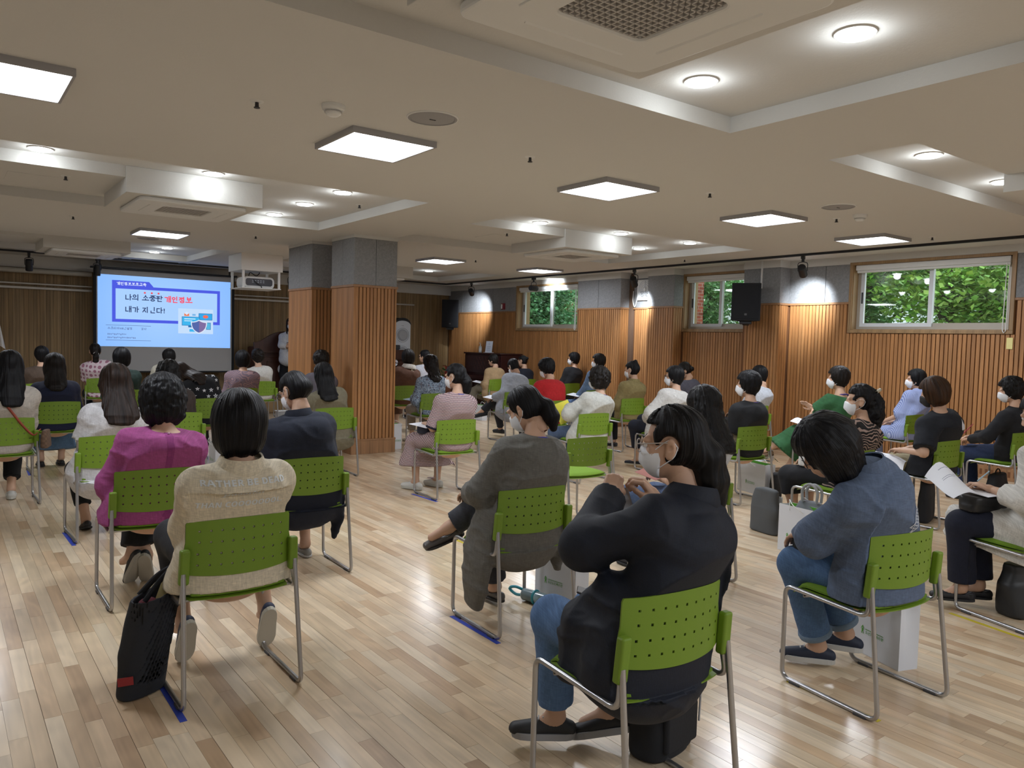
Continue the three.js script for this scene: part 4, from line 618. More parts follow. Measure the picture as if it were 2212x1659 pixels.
  if (T.collar) { // a turned-down shirt collar
    const rows = [], n = 26, pos = [], nor = [], uv = [], idx = []; const q = new THREE.Quaternion().setFromRotationMatrix(new THREE.Matrix4().makeBasis(Rt, up, Rt.clone().cross(up)));
    const ring = [[0.066, 0.045], [0.071, 0.05], [0.088, 0.012], [0.092, -0.006], [0.086, -0.004], [0.062, 0.03]]; ring.forEach(([r, y], j) => { for (let i = 0; i <= n; i++) { const a = -PI * 0.86 + i / n * PI * 1.72; const p = V(sin(a) * r * 1.05, y - 0.02 * (1 - cos(a)) * 0.7, cos(a) * r * 1.02).multiplyScalar(T.collarS ?? 1).applyQuaternion(q).add(N).add(V(0, 0.018, 0.0)); pos.push(p.x, p.y, p.z); uv.push(i / n, j * 0.02); } });
    for (let j = 0; j < ring.length - 1; j++) for (let i = 0; i < n; i++) { const a = j * (n + 1) + i, b = a + n + 1; idx.push(a, b, a + 1, a + 1, b, b + 1); } part('collar', rawGeo(pos, null, uv, idx), T.collarM ?? topM, top);
  }
  if (s.bot) {
    const Bt = s.bot, be = 0.012 + (Bt.loose ?? 0.004), bp = [], bc = []; let post;
    if (Bt.type === 'skirt') {
      const Km = legs[0].K.clone().add(legs[1].K).multiplyScalar(0.5), Am = legs[0].A.clone().add(legs[1].A).multiplyScalar(0.5), hem = Km.clone().lerp(Am, Bt.len ?? 0.5), kw = abs(legs[0].K.x - legs[1].K.x) / 2 + 0.075;
      bp.push(loft([[hip.clone().add(V(0, 0.03, 0.0)), 0.17 * bw + be, 0.10], [Km.clone().add(V(0, 0.0, 0.02)), kw + be, 0.078], [hem, kw + be + (Bt.flare ?? 0.0), 0.075 + (Bt.flare ?? 0)]], V(1, 0, 0), 2.4));
      for (const l of legs) bp.push(cap(l.J, l.K, 0.09 * bw + be, 0.062 + be), cap(l.K, l.K.clone().lerp(l.A, Bt.len ?? 0.5), 0.062 + be, 0.06 + be)); const n = hem.clone().sub(Km).normalize(); bc.push([hem, n, 0.3]);
    } else {
      bp.push(loft([[hip.clone().add(V(0, -0.06, 0.01)), 0.158 * bw + be, 0.105], [hip.clone().add(V(0, 0.08, 0.0)), 0.16 * bw + be, 0.11]], V(1, 0, 0), 2.2));
      for (const l of legs) { const q = Bt.len ?? 0.95, cu = l.K.clone().lerp(l.A, q), w = Bt.wide ?? 0; bp.push(cap(l.J, l.K, 0.085 * bw + be, 0.06 + be + w * 0.5), cap(l.K, cu, 0.058 + be + w * 0.5, mix(0.052, 0.042, q) + be + w)); bc.push([cu, l.A.clone().sub(l.K).normalize(), 0.1]); }
    }
    for (const x of Bt.add?.(loc, { legs, hip }) ?? []) bp.push(x);
    post = (d, x, y, z) => { if (abs(d) < 0.035) d -= (Bt.fold ?? 0.004) * vnoise(x * 13 + seed, y * 9, z * 11) + 0.0015 * vnoise(x * 34, y * 26, z * 30); for (const [p, n, rad] of bc) { const q = (x - p.x) * n.x + (y - p.y) * n.y + (z - p.z) * n.z; if (q > 0 && q < 0.13 && hypot(x - p.x - q * n.x, y - p.y - q * n.y, z - p.z - q * n.z) < rad + 0.02) d = max(d, q); } if (!stand && z > -0.43 && y < 0.47 && z < -0.07 && abs(x) < 0.24 && !Bt.drape) d = max(d, 0.457 - y); if (!stand && !Bt.drape) d = pressed(d, x, y, z); return d; };
    const [bl, bh] = boundsOf([hip, ...legs.flatMap(l => [l.J, l.K, l.A])], 0.17); bl[1] = max(bl[1], 0.0);
    part(Bt.name ?? (Bt.type === 'skirt' ? 'skirt' : 'trousers'), sdfGeo(meshSDF({ prims: bp, k: 0.03, post }, bl, bh, c)), Bt.mat ?? clothMat(Bt.col, Bt), t, Bt.label);
    if (Bt.cuff) for (const [p, n] of bc) { const g = new THREE.TorusGeometry(0.053 + be, 0.012, 8, 24).scale(1, 1, 1.6); const m = part('turned_cuff', g, clothMat(Bt.cuff), t); m.position.copy(p).addScaledVector(n, -0.015); m.quaternion.setFromUnitVectors(V(0, 0, 1), n); }
  }
  // ---------------- shoes
  if (s.shoe) for (const l of legs) {
    const S = s.shoe, k = part('shoe', S.low ? SHOE.low : SHOE.up, S.m ??= mat(lin(...S.col), S.rough ?? 0.6), t); k.position.set(l.A.x, l.A.y - 0.078, l.A.z); k.rotation.order = 'YXZ'; k.rotation.set(l.fp, l.fy, l.fr);
    if (l.fp) { const o = V(0, -0.078, 0).applyEuler(k.rotation); k.position.copy(l.A).add(o); }
    part('sole', S.low ? SHOE.thin : SHOE.thick, S.sm ??= mat(lin(...(S.sole ?? [0.5, 0.49, 0.46])), 0.7), k); if (S.heel) part('heel', SHOE.heel, S.sm, k).position.y = 0.045;
    if (!S.low) part('laces', join([0, 1, 2].map(i => bx(-0.017, 0.017, 0.078 - i * 0.008, 0.083 - i * 0.008, -0.052 - i * 0.018, -0.046 - i * 0.018, 0.002))), S.lm ??= mat(lin(...(S.lace ?? S.sole ?? [0.5, 0.5, 0.5])), 0.8), k);
  }
  // ---------------- hair, in the frame of the head
  if (s.hair) {
    const Hh = s.hair, g = hairField(Hh, { seed, c, head, hq, N, sp, Ft, up, near }); const hmsh = part('hair', g, hairMat(Hh.col ?? 'black'), t); hmsh.position.copy(head); hmsh.quaternion.copy(hq);
    if (hs !== 1) hmsh.scale.setScalar(hs);
    Hh.extra?.(hmsh);
  }
  const onHead = (name, geo, m, label) => { const o = part(name, geo, m, t, label); o.position.copy(head); o.quaternion.copy(hq); o.scale.setScalar(hs); return o; };
  if (s.mask) { const k = onHead('face_mask', maskMesh, maskM[s.mask]); part('ear_loops', loopG, maskM[s.mask], k); }
  if (s.glasses) onHead('glasses', glassesG, mat(lin(...(s.glasses === 1 ? [0.03, 0.025, 0.025] : s.glasses)), 0.35));
  if (s.face !== 0 && (near || s.face)) { const em = mat(lin(0.75, 0.73, 0.7), 0.3), im = mat(lin(0.015, 0.01, 0.008), 0.25); for (const k of [-1, 1]) { const eye = part('eye', eyeG, em, t); eye.position.copy(inHead(k * 0.031 * hs, 0.008 * hs, -0.0815 * hs)); eye.quaternion.copy(hq); part('iris', irisG, im, eye); onHead('eyebrow', browGs[(k + 1) / 2], hairMat(s.hair?.col ?? 'black')); } }
  if (s.lanyard) { const n = 24, pts = []; for (let i = 0; i <= n; i++) { const a = -2.4 + i / n * 4.8; pts.push(N.clone().addScaledVector(Rt, sin(a) * 0.078).addScaledVector(up, 0.022 - 0.035 * (1 - cos(a))).addScaledVector(Ft, -cos(a) * 0.074)); } part('lanyard', sweep(pts, 0.008, 8), mat(lin(...s.lanyard), 0.6), t); }
  s.after?.({ t, top, arms, legs, N, up, Rt, Ft, sp, head, hq, inHead, loc, topG, hip, SL });
  return t;
}
function hairField(Hh, ctx) {
  const { seed, c, head, hq, N, sp, Ft, up } = ctx, iq = hq.clone().invert(), toHead = p => p.clone().sub(head).applyQuaternion(iq); const v = Hh.vol ?? 0; const P = [], st = Hh.style; let k = 0.03, wav = Hh.wave ?? 0.0045, wf = Hh.wf ?? 26; let bottom = -0.09;
  const cap0 = (e) => P.push(ell([0, 0.04 + e * 0.3, 0.014], [0.081 + e, 0.088 + e, 0.099 + e]));
  if (st === 'tied') { cap0(0.002 + v); P.push(ell([0, -0.01, 0.035], [0.073 + v, 0.07, 0.07])); bottom = -0.075; }
  else if (st === 'short') { cap0(0.012 + v); P.push(ell([0, -0.008, 0.032], [0.082 + v, 0.082, 0.076 + v]), cap([0, -0.03, 0.05], [0, -(Hh.len ?? 0.075) - 0.01, 0.048], 0.05, 0.03)); bottom = -(Hh.len ?? 0.075) - 0.03; }
  else if (st === 'bob') { const L = Hh.len ?? 0.12; cap0(0.018 + v); P.push(ell([0, 0.0, 0.024], [0.102 + v, 0.105, 0.096 + v]), ell([0, -L * 0.52, 0.022], [0.092 + v * 1.2, L * 0.5 + 0.012, 0.082 + v])); bottom = -L - 0.02; k = 0.04; }
  else if (st === 'long') { cap0(0.014 + v); P.push(ell([0, -0.03, 0.03], [0.094 + v, 0.13, 0.084])); bottom = -9; }
  if (st === 'long') { const L = Hh.len ?? 0.3; const a = V(0, -0.02, 0.05), b = toHead(N.clone().addScaledVector(up, 0.02).addScaledVector(Ft, -0.085)), e = toHead(sp(clamp(1 - (L - 0.14) * 1.55, 0.3, 1)).addScaledVector(Ft, -0.155)); const w = Hh.w ?? 0.095; P.push(loft([[a, w * 0.95, 0.06], [b, w * 1.02, 0.052], [b.clone().lerp(e, 0.6), w * 1.0, 0.04], [e, w * 0.72, 0.024]], V(1, 0, 0), 2.2)); }
  if (Hh.tail) { const pts = Hh.tail.map(q => q.length > 4 ? q : q); for (let i = 0; i < pts.length - 1; i++) P.push(cap(pts[i].slice(0, 3), pts[i + 1].slice(0, 3), pts[i][3], pts[i + 1][3])); }
  if (Hh.bun) P.push(ell(Hh.bun.slice(0, 3), [Hh.bun[3], Hh.bun[3] * 0.9, Hh.bun[3] * 0.85]));
  const fy = Hh.fringe ?? 0.06, side = Hh.side ?? 0.062, ear = Hh.ear;
  const post = (d, x, y, z) => {
    if (abs(d) < 0.04) { const a = atan2(x, z + 0.02); d -= wav * (vnoise(a * wf * 0.28 + seed, y * 9, 3) + 0.6 * vnoise(a * wf * 0.7, y * 16 + seed, z * 8)); if (Hh.curl) { d -= Hh.curl * vnoise(x * 42 + seed, y * 42, z * 42) + Hh.curl * 0.5 * vnoise(x * 85, y * 85, z * 85); } }
    if (bottom > -5 && !(Hh.tail && z > 0.045) ) d = max(d, bottom - y - 0.022 * vnoise(x * 30 + seed, 2, z * 30) * (Hh.ragged ?? 0.5));
    // the face stays free
    const f = max(abs(x) - side - max(0, y - 0.02) * 0.1, z + 0.028, y - fy - 0.25 * abs(x) * (Hh.part ?? 0) ); d = -smin(-d, f, 0.012);
    if (ear) for (const s of ear) { const q = hypot(x - s * 0.085, (y + 0.005) * 0.8, (z - 0.005) * 0.9) - 0.036; d = -smin(-d, q, 0.012); }
    return d; };
  const pts = [[-0.12 - v, -0.14 - (Hh.len ?? 0) * 0.3, -0.13], [0.12 + v, 0.16 + v, 0.14 + v]]; if (st === 'long') pts.push([0, -(Hh.len ?? 0.3) - 0.1, 0.22]); for (const q of Hh.tail ?? []) pts.push(q.slice(0, 3)); if (Hh.bun) pts.push(Hh.bun.slice(0, 3));
  const [lo, hi] = boundsOf(pts, 0.06); return sdfGeo(meshSDF({ prims: P, k, post }, lo, hi, ctx.c * 0.72), 'hair');
}
// a flat print on a garment: its triangles inside a box, lifted by a millimetre and cut out by an alpha map
function printOn(topMesh, name, test, uvOf, material, lift = 0.0015) {
  const g = topMesh.geometry, p = g.attributes.position, n = g.attributes.normal, ix = g.index, pos = [], nor = [], uv = [];
  for (let i = 0; i < ix.count; i += 3) { const id = [ix.getX(i), ix.getX(i + 1), ix.getX(i + 2)]; if (!id.every(q => test(p.getX(q), p.getY(q), p.getZ(q), n.getX(q), n.getY(q), n.getZ(q)))) continue; for (const q of id) { pos.push(p.getX(q) + n.getX(q) * lift, p.getY(q) + n.getY(q) * lift, p.getZ(q) + n.getZ(q) * lift); nor.push(n.getX(q), n.getY(q), n.getZ(q)); uv.push(...uvOf(p.getX(q), p.getY(q), p.getZ(q))); } }
  return pos.length ? part(name, rawGeo(pos, nor, uv, null), material, topMesh) : null;
}
// ------------------------------------------------------------------ the audience
const C = h => new THREE.Color(h).toArray();
const pat = (w, h, f, rx = 1, ry = 1) => new THREE.MeshStandardMaterial({ color: 0xffffff, roughness: 0.88, map: rep(tex(w, h, f), rx, ry), bumpMap: rep(weave, 9, 9), bumpScale: 0.001 });
const PAT = {
  paisley: pat(128, 128, (u, v) => { let k = 0; for (const [x, y, r] of [[0.25, 0.25, 0.17], [0.75, 0.72, 0.19], [0.7, 0.22, 0.12], [0.25, 0.75, 0.13]]) { const dx = u - x, dy = v - y, d = hypot(dx, dy), s = sin(d * 120 + atan2(dy, dx)); if (d < r) k = s > 0 ? 1 : 0.25; } return k > 0.5 ? [0.48, 0.27, 0.36] : k ? [0.74, 0.55, 0.62] : [0.84, 0.78, 0.80]; }, 7, 7),
  swirl: pat(256, 256, (u, v) => { const w = tnoise(u * 3, v * 3, 3, 3, 61) + 0.5 * tnoise(u * 6, v * 6, 6, 6, 62), s = sin(w * 22); return s > 0.35 ? [0.47, 0.41, 0.46] : s > -0.3 ? [0.37, 0.32, 0.37] : [0.60, 0.49, 0.50]; }, 2.6, 2.6),
  floral: pat(256, 256, (u, v) => { let c = [0.55, 0.63, 0.72]; const n = tnoise(u * 40, v * 40, 40, 40, 63); if (n > 0.45) c = [0.20, 0.22, 0.31]; else if (n < -0.5) c = [0.74, 0.79, 0.85]; const m = tnoise(u * 14, v * 14, 14, 14, 64); if (m > 0.62) c = [0.42, 0.40, 0.44]; return c; }, 3.4, 3.4),
  tooth: pat(64, 64, (u, v) => { const r = floor(v * 4), uu = u * 4 + (r % 2) * 0.5, f = uu - floor(uu), g = v * 4 - r; return f < 0.5 && g < 0.72 ? [0.16, 0.12, 0.2] : f > 0.62 && g > 0.55 ? [0.42, 0.2, 0.24] : [0.86, 0.78, 0.77]; }, 16, 16),
  zebra: pat(256, 256, (u, v) => { const w = tnoise(u * 4, v * 3, 4, 3, 66) * 1.5 + 0.5 * tnoise(u * 9, v * 7, 9, 7, 67), s = sin((v * 9 * 2 * PI) + w * 3.4); return s > 0.38 ? [0.62, 0.53, 0.49] : [0.055, 0.045, 0.05]; }, 4.4, 4.4),
  stripe: pat(64, 16, (u) => sin(u * 2 * PI * 8) > 0.1 ? [0.70, 0.74, 0.85] : [0.46, 0.52, 0.72], 9, 9),
  stars: clothMat(C('#10121a')),
};
const writing = (l, r) => [{ t: l ?? [-0.1, 0.655, -0.45] }, { t: r ?? [0.07, 0.68, -0.46], hand: 'pinch' }];
const chairFor = (x, z, yaw, who) => chairAt(x, z, yaw, 'green stacking chair ' + who);
const sit = (s, who) => { chairFor(s.c[0], s.c[1], s.c[2] ?? 0, who); return person(s); };
const purple = [0.06, 0.035, 0.22], dkShoe = () => ({ col: [0.015, 0.015, 0.018], low: 1, sole: [0.02, 0.02, 0.02] });

// nearest row
sit({ c: [1.91, -1.57, -0.05], h: [2.005, 1.215, -1.77], hy: 0.55, hp: 0.08, ty: 0.22, bw: 1.06, skin: 'a', neck: [2.03, 1.035, -1.70],
  label: 'woman in navy jacket and jeans, low ponytail and glasses, both hands raised before her',
  arms: [{ w: [1.99, 1.0, -2.05], e: [1.74, 0.86, -1.93], hand: 'grip', hd: [0.55, 0.55, -0.35], roll: 0.5 }, { w: [2.2, 0.975, -2.02], e: [2.25, 0.82, -1.86], hand: 'grip', hd: [-0.5, 0.6, -0.2], roll: -0.4 }],
  top: { name: 'jacket', col: C('#091426'), rough: 0.75, loose: 0.022, fold: 0.010, fq: 8, sleeve: 0.97, wide: 0.012, flare: 0.02, collar: 1, collarS: 1.05, over: 1, add: (loc, o) => [loft([[o.hip.clone().add(V(-0.12, 0.16, -0.02)), 0.10, 0.075], [o.hip.clone().add(V(-0.165, 0.0, -0.08)), 0.16, 0.05], [o.hip.clone().add(V(-0.19, -0.12, -0.06)), 0.17, 0.03]], [0, 0, 1], 2.2), loft([[o.hip.clone().add(V(0, 0.05, -0.08)), 0.2, 0.1], [o.hip.clone().add(V(-0.05, 0.04, -0.2)), 0.18, 0.07]], [1, 0, 0], 2.2)] },
  bot: { type: 'pants', col: C('#6184b4'), len: 0.84, wide: 0.008 }, legs: [{ k: [1.83, 0.535, -2.16], a: [1.90, 0.12, -2.21], fy: 0.95 }, { k: [2.02, 0.53, -2.15], a: [2.08, 0.135, -2.10], fy: 0.8, fp: -0.25, fr: -0.25 }],
  hair: { style: 'tied', col: 'soft', vol: 0.008, ear: [-1], fringe: 0.075, tail: [[0.0, -0.005, 0.085, 0.045], [0.01, -0.045, 0.115, 0.05], [0.02, -0.12, 0.12, 0.055], [0.03, -0.19, 0.12, 0.04], [0.05, -0.245, 0.115, 0.014]], wave: 0.006 },
  mask: 'white', glasses: [0.45, 0.4, 0.36], shoe: { col: [0.02, 0.02, 0.022], sole: [0.33, 0.33, 0.34] } }, 'of the navy jacketed woman, nearest the viewer');
sit({ c: [3.38, -1.57, -0.12], h: [3.11, 1.115, -1.87], hy: 0.75, hp: 0.55, hr: 0.35, neck: [3.235, 1.035, -1.76], ty: 0.3, bw: 1.02,
  label: 'woman in blue grey linen shirt with lace trim, bending far to her left',
  arms: [{ w: [3.30, 0.685, -2.07], e: [3.14, 0.72, -1.92], hand: 'rest', hd: [0.1, -0.35, -0.9] }, {}],
  top: { name: 'linen_shirt', col: C('#61718c'), loose: 0.024, fold: 0.010, fq: 10, sleeve: 0.9, wide: 0.016, flare: 0.02, neckUp: 0.045, neck: 0.07, collar: 1 },
  bot: { type: 'pants', col: C('#54759f'), len: 0.86, wide: 0.014, cuff: C('#7f96ae') }, legs: [{ k: [3.32, 0.52, -2.13], a: [3.47, 0.10, -2.08], fy: 0.75 }, { k: [3.50, 0.52, -2.13], a: [3.66, 0.10, -2.03], fy: 0.6 }],
  hair: { style: 'bob', col: 'black', len: 0.16, vol: 0.02, fringe: 0.05, curl: 0.003 }, glasses: 1, shoe: { col: C('#1b2438'), sole: [0.5, 0.49, 0.46] },
  after: ({ top, Rt, up, N }) => { const lace = canvasTex(512, 64, (g, w, h) => { g.fillStyle = '#000'; g.fillRect(0, 0, w, h); g.strokeStyle = '#fff'; g.lineWidth = 7; for (const y of [6, 58]) { g.beginPath(); g.moveTo(0, y); g.lineTo(w, y); g.stroke(); } g.lineWidth = 5; for (let i = -1; i < 17; i++) { g.beginPath(); g.moveTo(i * 32, 14); g.lineTo(i * 32 + 32, 50); g.moveTo(i * 32, 50); g.lineTo(i * 32 + 32, 14); g.stroke(); } });
    lace.colorSpace = THREE.NoColorSpace; const m = mat(lin(0.60, 0.64, 0.70), 0.8, { alphaMap: lace, alphaTest: 0.5, side: THREE.DoubleSide });
    const a = V(-0.05, 0.80, 0), b = V(0.13, 0.97, 0), d = b.clone().sub(a), L = d.length(); d.normalize(); const q = (x, y) => [((x - a.x) * d.x + (y - a.y) * d.y) / L, (-(x - a.x) * d.y + (y - a.y) * d.x) / 0.045 + 0.5];
    printOn(top, 'lace_trim', (x, y, z, nx, ny, nz) => { const [u, v] = q(x, y); return nz > 0.05 && u > -0.05 && u < 1.05 && v > -0.4 && v < 1.4; }, (x, y) => q(x, y).map(k => clamp(k, 0, 1)), m, 0.003); } }, 'of the bending woman in blue grey linen');
sit({ c: [5.07, -1.55, -0.28], h: [5.24, 1.20, -1.80], hy: 0.3, hp: 0.4, hipx: 0.05, label: 'woman in long white jacket at the right edge, turning a sheet of paper',
  arms: [{ w: [5.12, 0.735, -1.99], e: [4.98, 0.74, -1.74], hand: 'pinch', hd: [-0.35, 0.25, -0.8] }, { w: [5.32, 0.70, -2.02], hand: 'pinch' }],
  bw: 0.92, top: { name: 'jacket', col: C('#e6e4de'), loose: 0.016, fold: 0.006, fq: 6, sleeve: 0.8, wide: 0.016, over: 1, add: (loc, o) => [loft([[o.hip.clone().add(V(-0.02, -0.01, 0.06)), 0.225, 0.10], [o.hip.clone().add(V(-0.03, -0.005, -0.28)), 0.235, 0.07], [o.hip.clone().add(V(-0.05, -0.02, -0.43)), 0.20, 0.055]], [1, 0, 0], 2.6), loft([[o.hip.clone().add(V(-0.2, -0.02, 0.02)), 0.18, 0.03], [o.hip.clone().add(V(-0.245, -0.17, 0.0)), 0.21, 0.018]], [0, 0, 1], 2.4), loft([[o.hip.clone().add(V(-0.16, 0, -0.33)), 0.13, 0.03], [o.hip.clone().add(V(-0.21, -0.16, -0.36)), 0.11, 0.016]], [0, 0, 1], 2.4)], pts: [[4.8, 0.3, -2.2]] },
  bot: { type: 'pants', col: C('#151b30'), len: 0.9, wide: 0.018 }, legs: [{ k: [4.99, 0.52, -2.10], a: [5.02, 0.125, -2.09], fy: 0.95 }, { k: [5.2, 0.52, -2.10], a: [5.16, 0.125, -2.05], fy: 0.9 }],
  hair: { style: 'short', col: 'black' }, shoe: { ...dkShoe(), heel: 1 } }, 'of the woman in the long white jacket, at the right edge');
// second row
sit({ c: [1.05, -3.25, 0], h: [1.04, 1.165, -3.34], bw: 1.08, label: 'person with a black bob in a cream shirt with white lettering across the back',
  arms: [{ t: [-0.09, 0.64, -0.47], p: [-0.5, -0.8, 0.3] }, { t: [0.07, 0.64, -0.47], p: [0.5, -0.8, 0.3] }],
  top: { name: 'shirt', col: C('#ece0c6'), loose: 0.024, fold: 0.007, fq: 8, sleeve: 0.95, wide: 0.012, collar: 1, collarS: 1.12, flare: 0.03 },
  bot: { type: 'pants', col: C('#2a2b30'), len: 0.6 }, legs: [{ t: [-0.12, 0.19, -0.52], fp: -1.12, fy: 0.05 }, { t: [0.26, 0.19, -0.50], fp: -1.12, fy: -0.1 }],
  hair: { style: 'bob', col: 'black', len: 0.132, vol: 0.008 }, shoe: { col: C('#1c2440'), sole: C('#b9b3a4') },
  after: ({ top, N }) => {
    const tx = canvasTex(1024, 640, (g, w, h) => { g.fillStyle = '#000'; g.fillRect(0, 0, w, h); g.fillStyle = g.strokeStyle = '#fff'; g.textAlign = 'center'; g.font = 'bold 150px sans-serif'; g.save(); g.translate(w / 2, 150); g.scale(0.78, 1); g.fillText('RATHER BE DEAD', 0, 0, 1270); g.restore(); g.font = 'italic bold 120px serif'; g.fillText('passion', w / 2, 350); g.font = 'bold 150px sans-serif'; g.save(); g.translate(w / 2, 590); g.scale(0.78, 1); g.fillText('THAN COOOOOOOL.', 0, 0, 1270); g.restore(); });
    tx.colorSpace = THREE.NoColorSpace; const m = mat(lin(0.68, 0.72, 0.74), 0.7, { alphaMap: tx, alphaTest: 0.4 }); const x0 = -0.205, x1 = 0.165, y0 = 0.825, y1 = 0.965;
    printOn(top, 'lettering', (x, y, z, nx, ny, nz) => nz > 0.15 && x > x0 - 0.02 && x < x1 + 0.02 && y > y0 - 0.02 && y < y1 + 0.02, (x, y) => [clamp((x - x0) / (x1 - x0), 0, 1), clamp((y - y0) / (y1 - y0), 0, 1)], m); } }, 'of the person in the lettered shirt, beside a black tote');
sit({ c: [2.58, -3.16, -0.05], h: [2.645, 1.175, -3.42], hy: 0.42, hp: 0.5, ty: 0.12, bw: 1.06, bow: 0.07, label: 'woman in a long grey linen tunic with a black ponytail, legs crossed, looking down',
  arms: [{ w: [2.44, 0.68, -3.66], e: [2.40, 0.78, -3.42] }, { w: [2.62, 0.68, -3.68] }],
  top: { name: 'linen_tunic', col: C('#6e6c66'), loose: 0.026, fold: 0.010, fq: 10, sleeve: 0.85, wide: 0.014, over: 1, flare: 0.015, add: (loc, o) => [loft([[o.hip.clone().add(V(-0.19, 0.06, -0.0)), 0.11, 0.06], [o.hip.clone().add(V(-0.245, -0.13, -0.03)), 0.12, 0.05], [loc([2.335, 0.24, -3.42]), 0.10, 0.045], [loc([2.35, 0.13, -3.45]), 0.085, 0.04]], [0, 0, 1], 2.2), loft([[o.hip.clone().add(V(0.19, -0.03, 0.02)), 0.1, 0.04], [o.hip.clone().add(V(0.235, -0.17, 0.05)), 0.07, 0.03], [o.hip.clone().add(V(0.225, -0.27, 0.06)), 0.02, 0.02]], [0, 0, 1], 2.2)], pts: [[2.3, 0.1, -3.4]], extent: 0.26 },
  bot: { type: 'pants', col: C('#3d3f46'), len: 0.86, wide: 0.012 }, legs: [{ k: [2.55, 0.5, -3.63], a: [2.66, 0.1, -3.68], fy: 0.1 }, { k: [2.6, 0.64, -3.66], a: [2.40, 0.46, -3.80], fy: 1.25, fp: -0.35, fr: 0.2 }],
  hair: { style: 'tied', col: 'black', vol: 0.005, ear: [], tail: [[0.015, -0.005, 0.105, 0.028], [0.022, -0.04, 0.125, 0.036], [0.03, -0.1, 0.12, 0.04], [0.035, -0.16, 0.10, 0.022]], wave: 0.003, side: 0.064 }, mask: 'white', lanyard: [0.05, 0.05, 0.42], shoe: { col: [0.085, 0.075, 0.072], rough: 0.35, sole: [0.03, 0.027, 0.025], low: 1 },
  after: ({ t, N, up, Ft, Rt }) => { const at = (a, b, c) => N.clone().addScaledVector(Rt, a).addScaledVector(up, b).addScaledVector(Ft, c); part('badge_cord', sweep(new THREE.CatmullRomCurve3([at(-0.065, 0.02, -0.07), at(-0.055, -0.05, -0.115), at(-0.03, -0.12, -0.135), at(0.03, -0.135, -0.137), at(0.07, -0.09, -0.13), at(0.075, -0.02, -0.105), at(0.068, 0.02, -0.07)], false).getPoints(40), 0.0042, 8), mat(lin(0.07, 0.025, 0.03), 0.6), t, 'dark red cord hanging down the back'); part('neck_label', moved(bx(-0.035, 0.035, -0.009, 0.009, -0.001, 0.001), at(0.01, -0.012, -0.108).toArray(), [-0.5, 0.05, 0]), mat(lin(0.4, 0.4, 0.38), 0.7), t); } }, 'of the woman in the grey linen tunic, legs crossed');
sit({ c: [3.98, -3.15, -0.04], h: [4.04, 1.15, -3.32], hy: 0.1, hp: 0.15, label: 'woman with long black hair in a white short-sleeved top, half hidden behind the navy jacket',
  arms: writing([-0.05, 0.66, -0.46]), top: { col: C('#dfe3ea'), loose: 0.022, sleeve: 0.45 }, bot: { type: 'pants', col: C('#4d5f80'), len: 0.9 }, hair: { style: 'long', len: 0.2, col: 'soft', vol: 0.008, w: 0.108, curl: 0.004 }, shoe: dkShoe() }, 'of the long haired woman in white, behind the navy jacket');
sit({ c: [5.80, -3.13, -0.05], h: [5.92, 1.15, -3.3], hy: 0.62, hp: 0.05, label: 'woman in zebra striped top and black skirt, claw clip in her hair',
  arms: [{ t: [-0.1, 0.66, -0.45] }, { t: [0.06, 0.66, -0.44] }], top: { mat: PAT.zebra, loose: 0.022, sleeve: 0.6 }, bot: { type: 'skirt', col: C('#0e1118'), len: 0.35 }, legs: [{ t: [-0.02, 0.085, -0.62] }, { t: [0.14, 0.085, -0.6] }],
  hair: { style: 'tied', col: 'black', vol: 0.008, ear: [-1], tail: [[0, 0.05, 0.11, 0.04], [0, -0.02, 0.125, 0.055], [0, -0.1, 0.115, 0.065], [0.01, -0.17, 0.10, 0.06]], curl: 0.007, wave: 0.006, extra: h => { part('claw_clip', tube([[-0.045, 0.075, 0.12], [-0.02, 0.09, 0.145], [0.02, 0.09, 0.145], [0.045, 0.075, 0.12]], 0.012, 16, 8), mat(lin(0.45, 0.4, 0.3), 0.35), h, 'pale tortoiseshell clip'); } }, mask: 'white', skin: 'a', shoe: dkShoe() }, 'of the woman in the zebra striped top');
sit({ c: [7.27, -3.12, -0.03], h: [7.19, 1.18, -3.32], hy: 0.45, hp: 0.2, bw: 1.1, label: 'person with copper brown bob in black T-shirt with a large white swoosh',
  arms: [{ w: [7.02, 0.665, -3.50], e: [6.98, 0.79, -3.27] }, {}], top: { name: 'shirt', col: C('#111620'), loose: 0.034, sleeve: 0.42, wide: 0.02, flare: 0.02 }, bot: { type: 'pants', col: C('#a89d7d'), len: 0.75, wide: 0.016 },
  hair: { style: 'bob', col: 'copper', len: 0.1, vol: 0.012 }, mask: 'black', shoe: { col: C('#2a2a2e'), sole: [0.4, 0.4, 0.4] },
  after: ({ top }) => { const tx = canvasTex(256, 192, (g, w, h) => { g.fillStyle = '#000'; g.fillRect(0, 0, w, h); g.fillStyle = '#fff'; g.beginPath(); g.moveTo(45, 10); g.bezierCurveTo(-18, 90, -10, 190, 70, 180); g.bezierCurveTo(130, 172, 215, 90, 250, 40); g.bezierCurveTo(190, 78, 120, 100, 85, 98); g.bezierCurveTo(45, 96, 30, 60, 45, 10); g.fill(); }); tx.colorSpace = THREE.NoColorSpace;
    const m = mat(lin(0.62, 0.65, 0.70), 0.6, { alphaMap: tx, alphaTest: 0.5 }), x0 = -0.03, x1 = 0.165, y0 = 0.87, y1 = 0.985; printOn(top, 'white_swoosh', (x, y, z, nx, ny, nz) => nz > 0.1 && x > x0 - 0.02 && x < x1 + 0.02 && y > y0 - 0.02 && y < y1 + 0.02, (x, y) => [clamp((x - x0) / (x1 - x0), 0, 1), clamp((y - y0) / (y1 - y0), 0, 1)], m); } }, 'of the person in the swoosh T-shirt, a black bag hanging beside it');
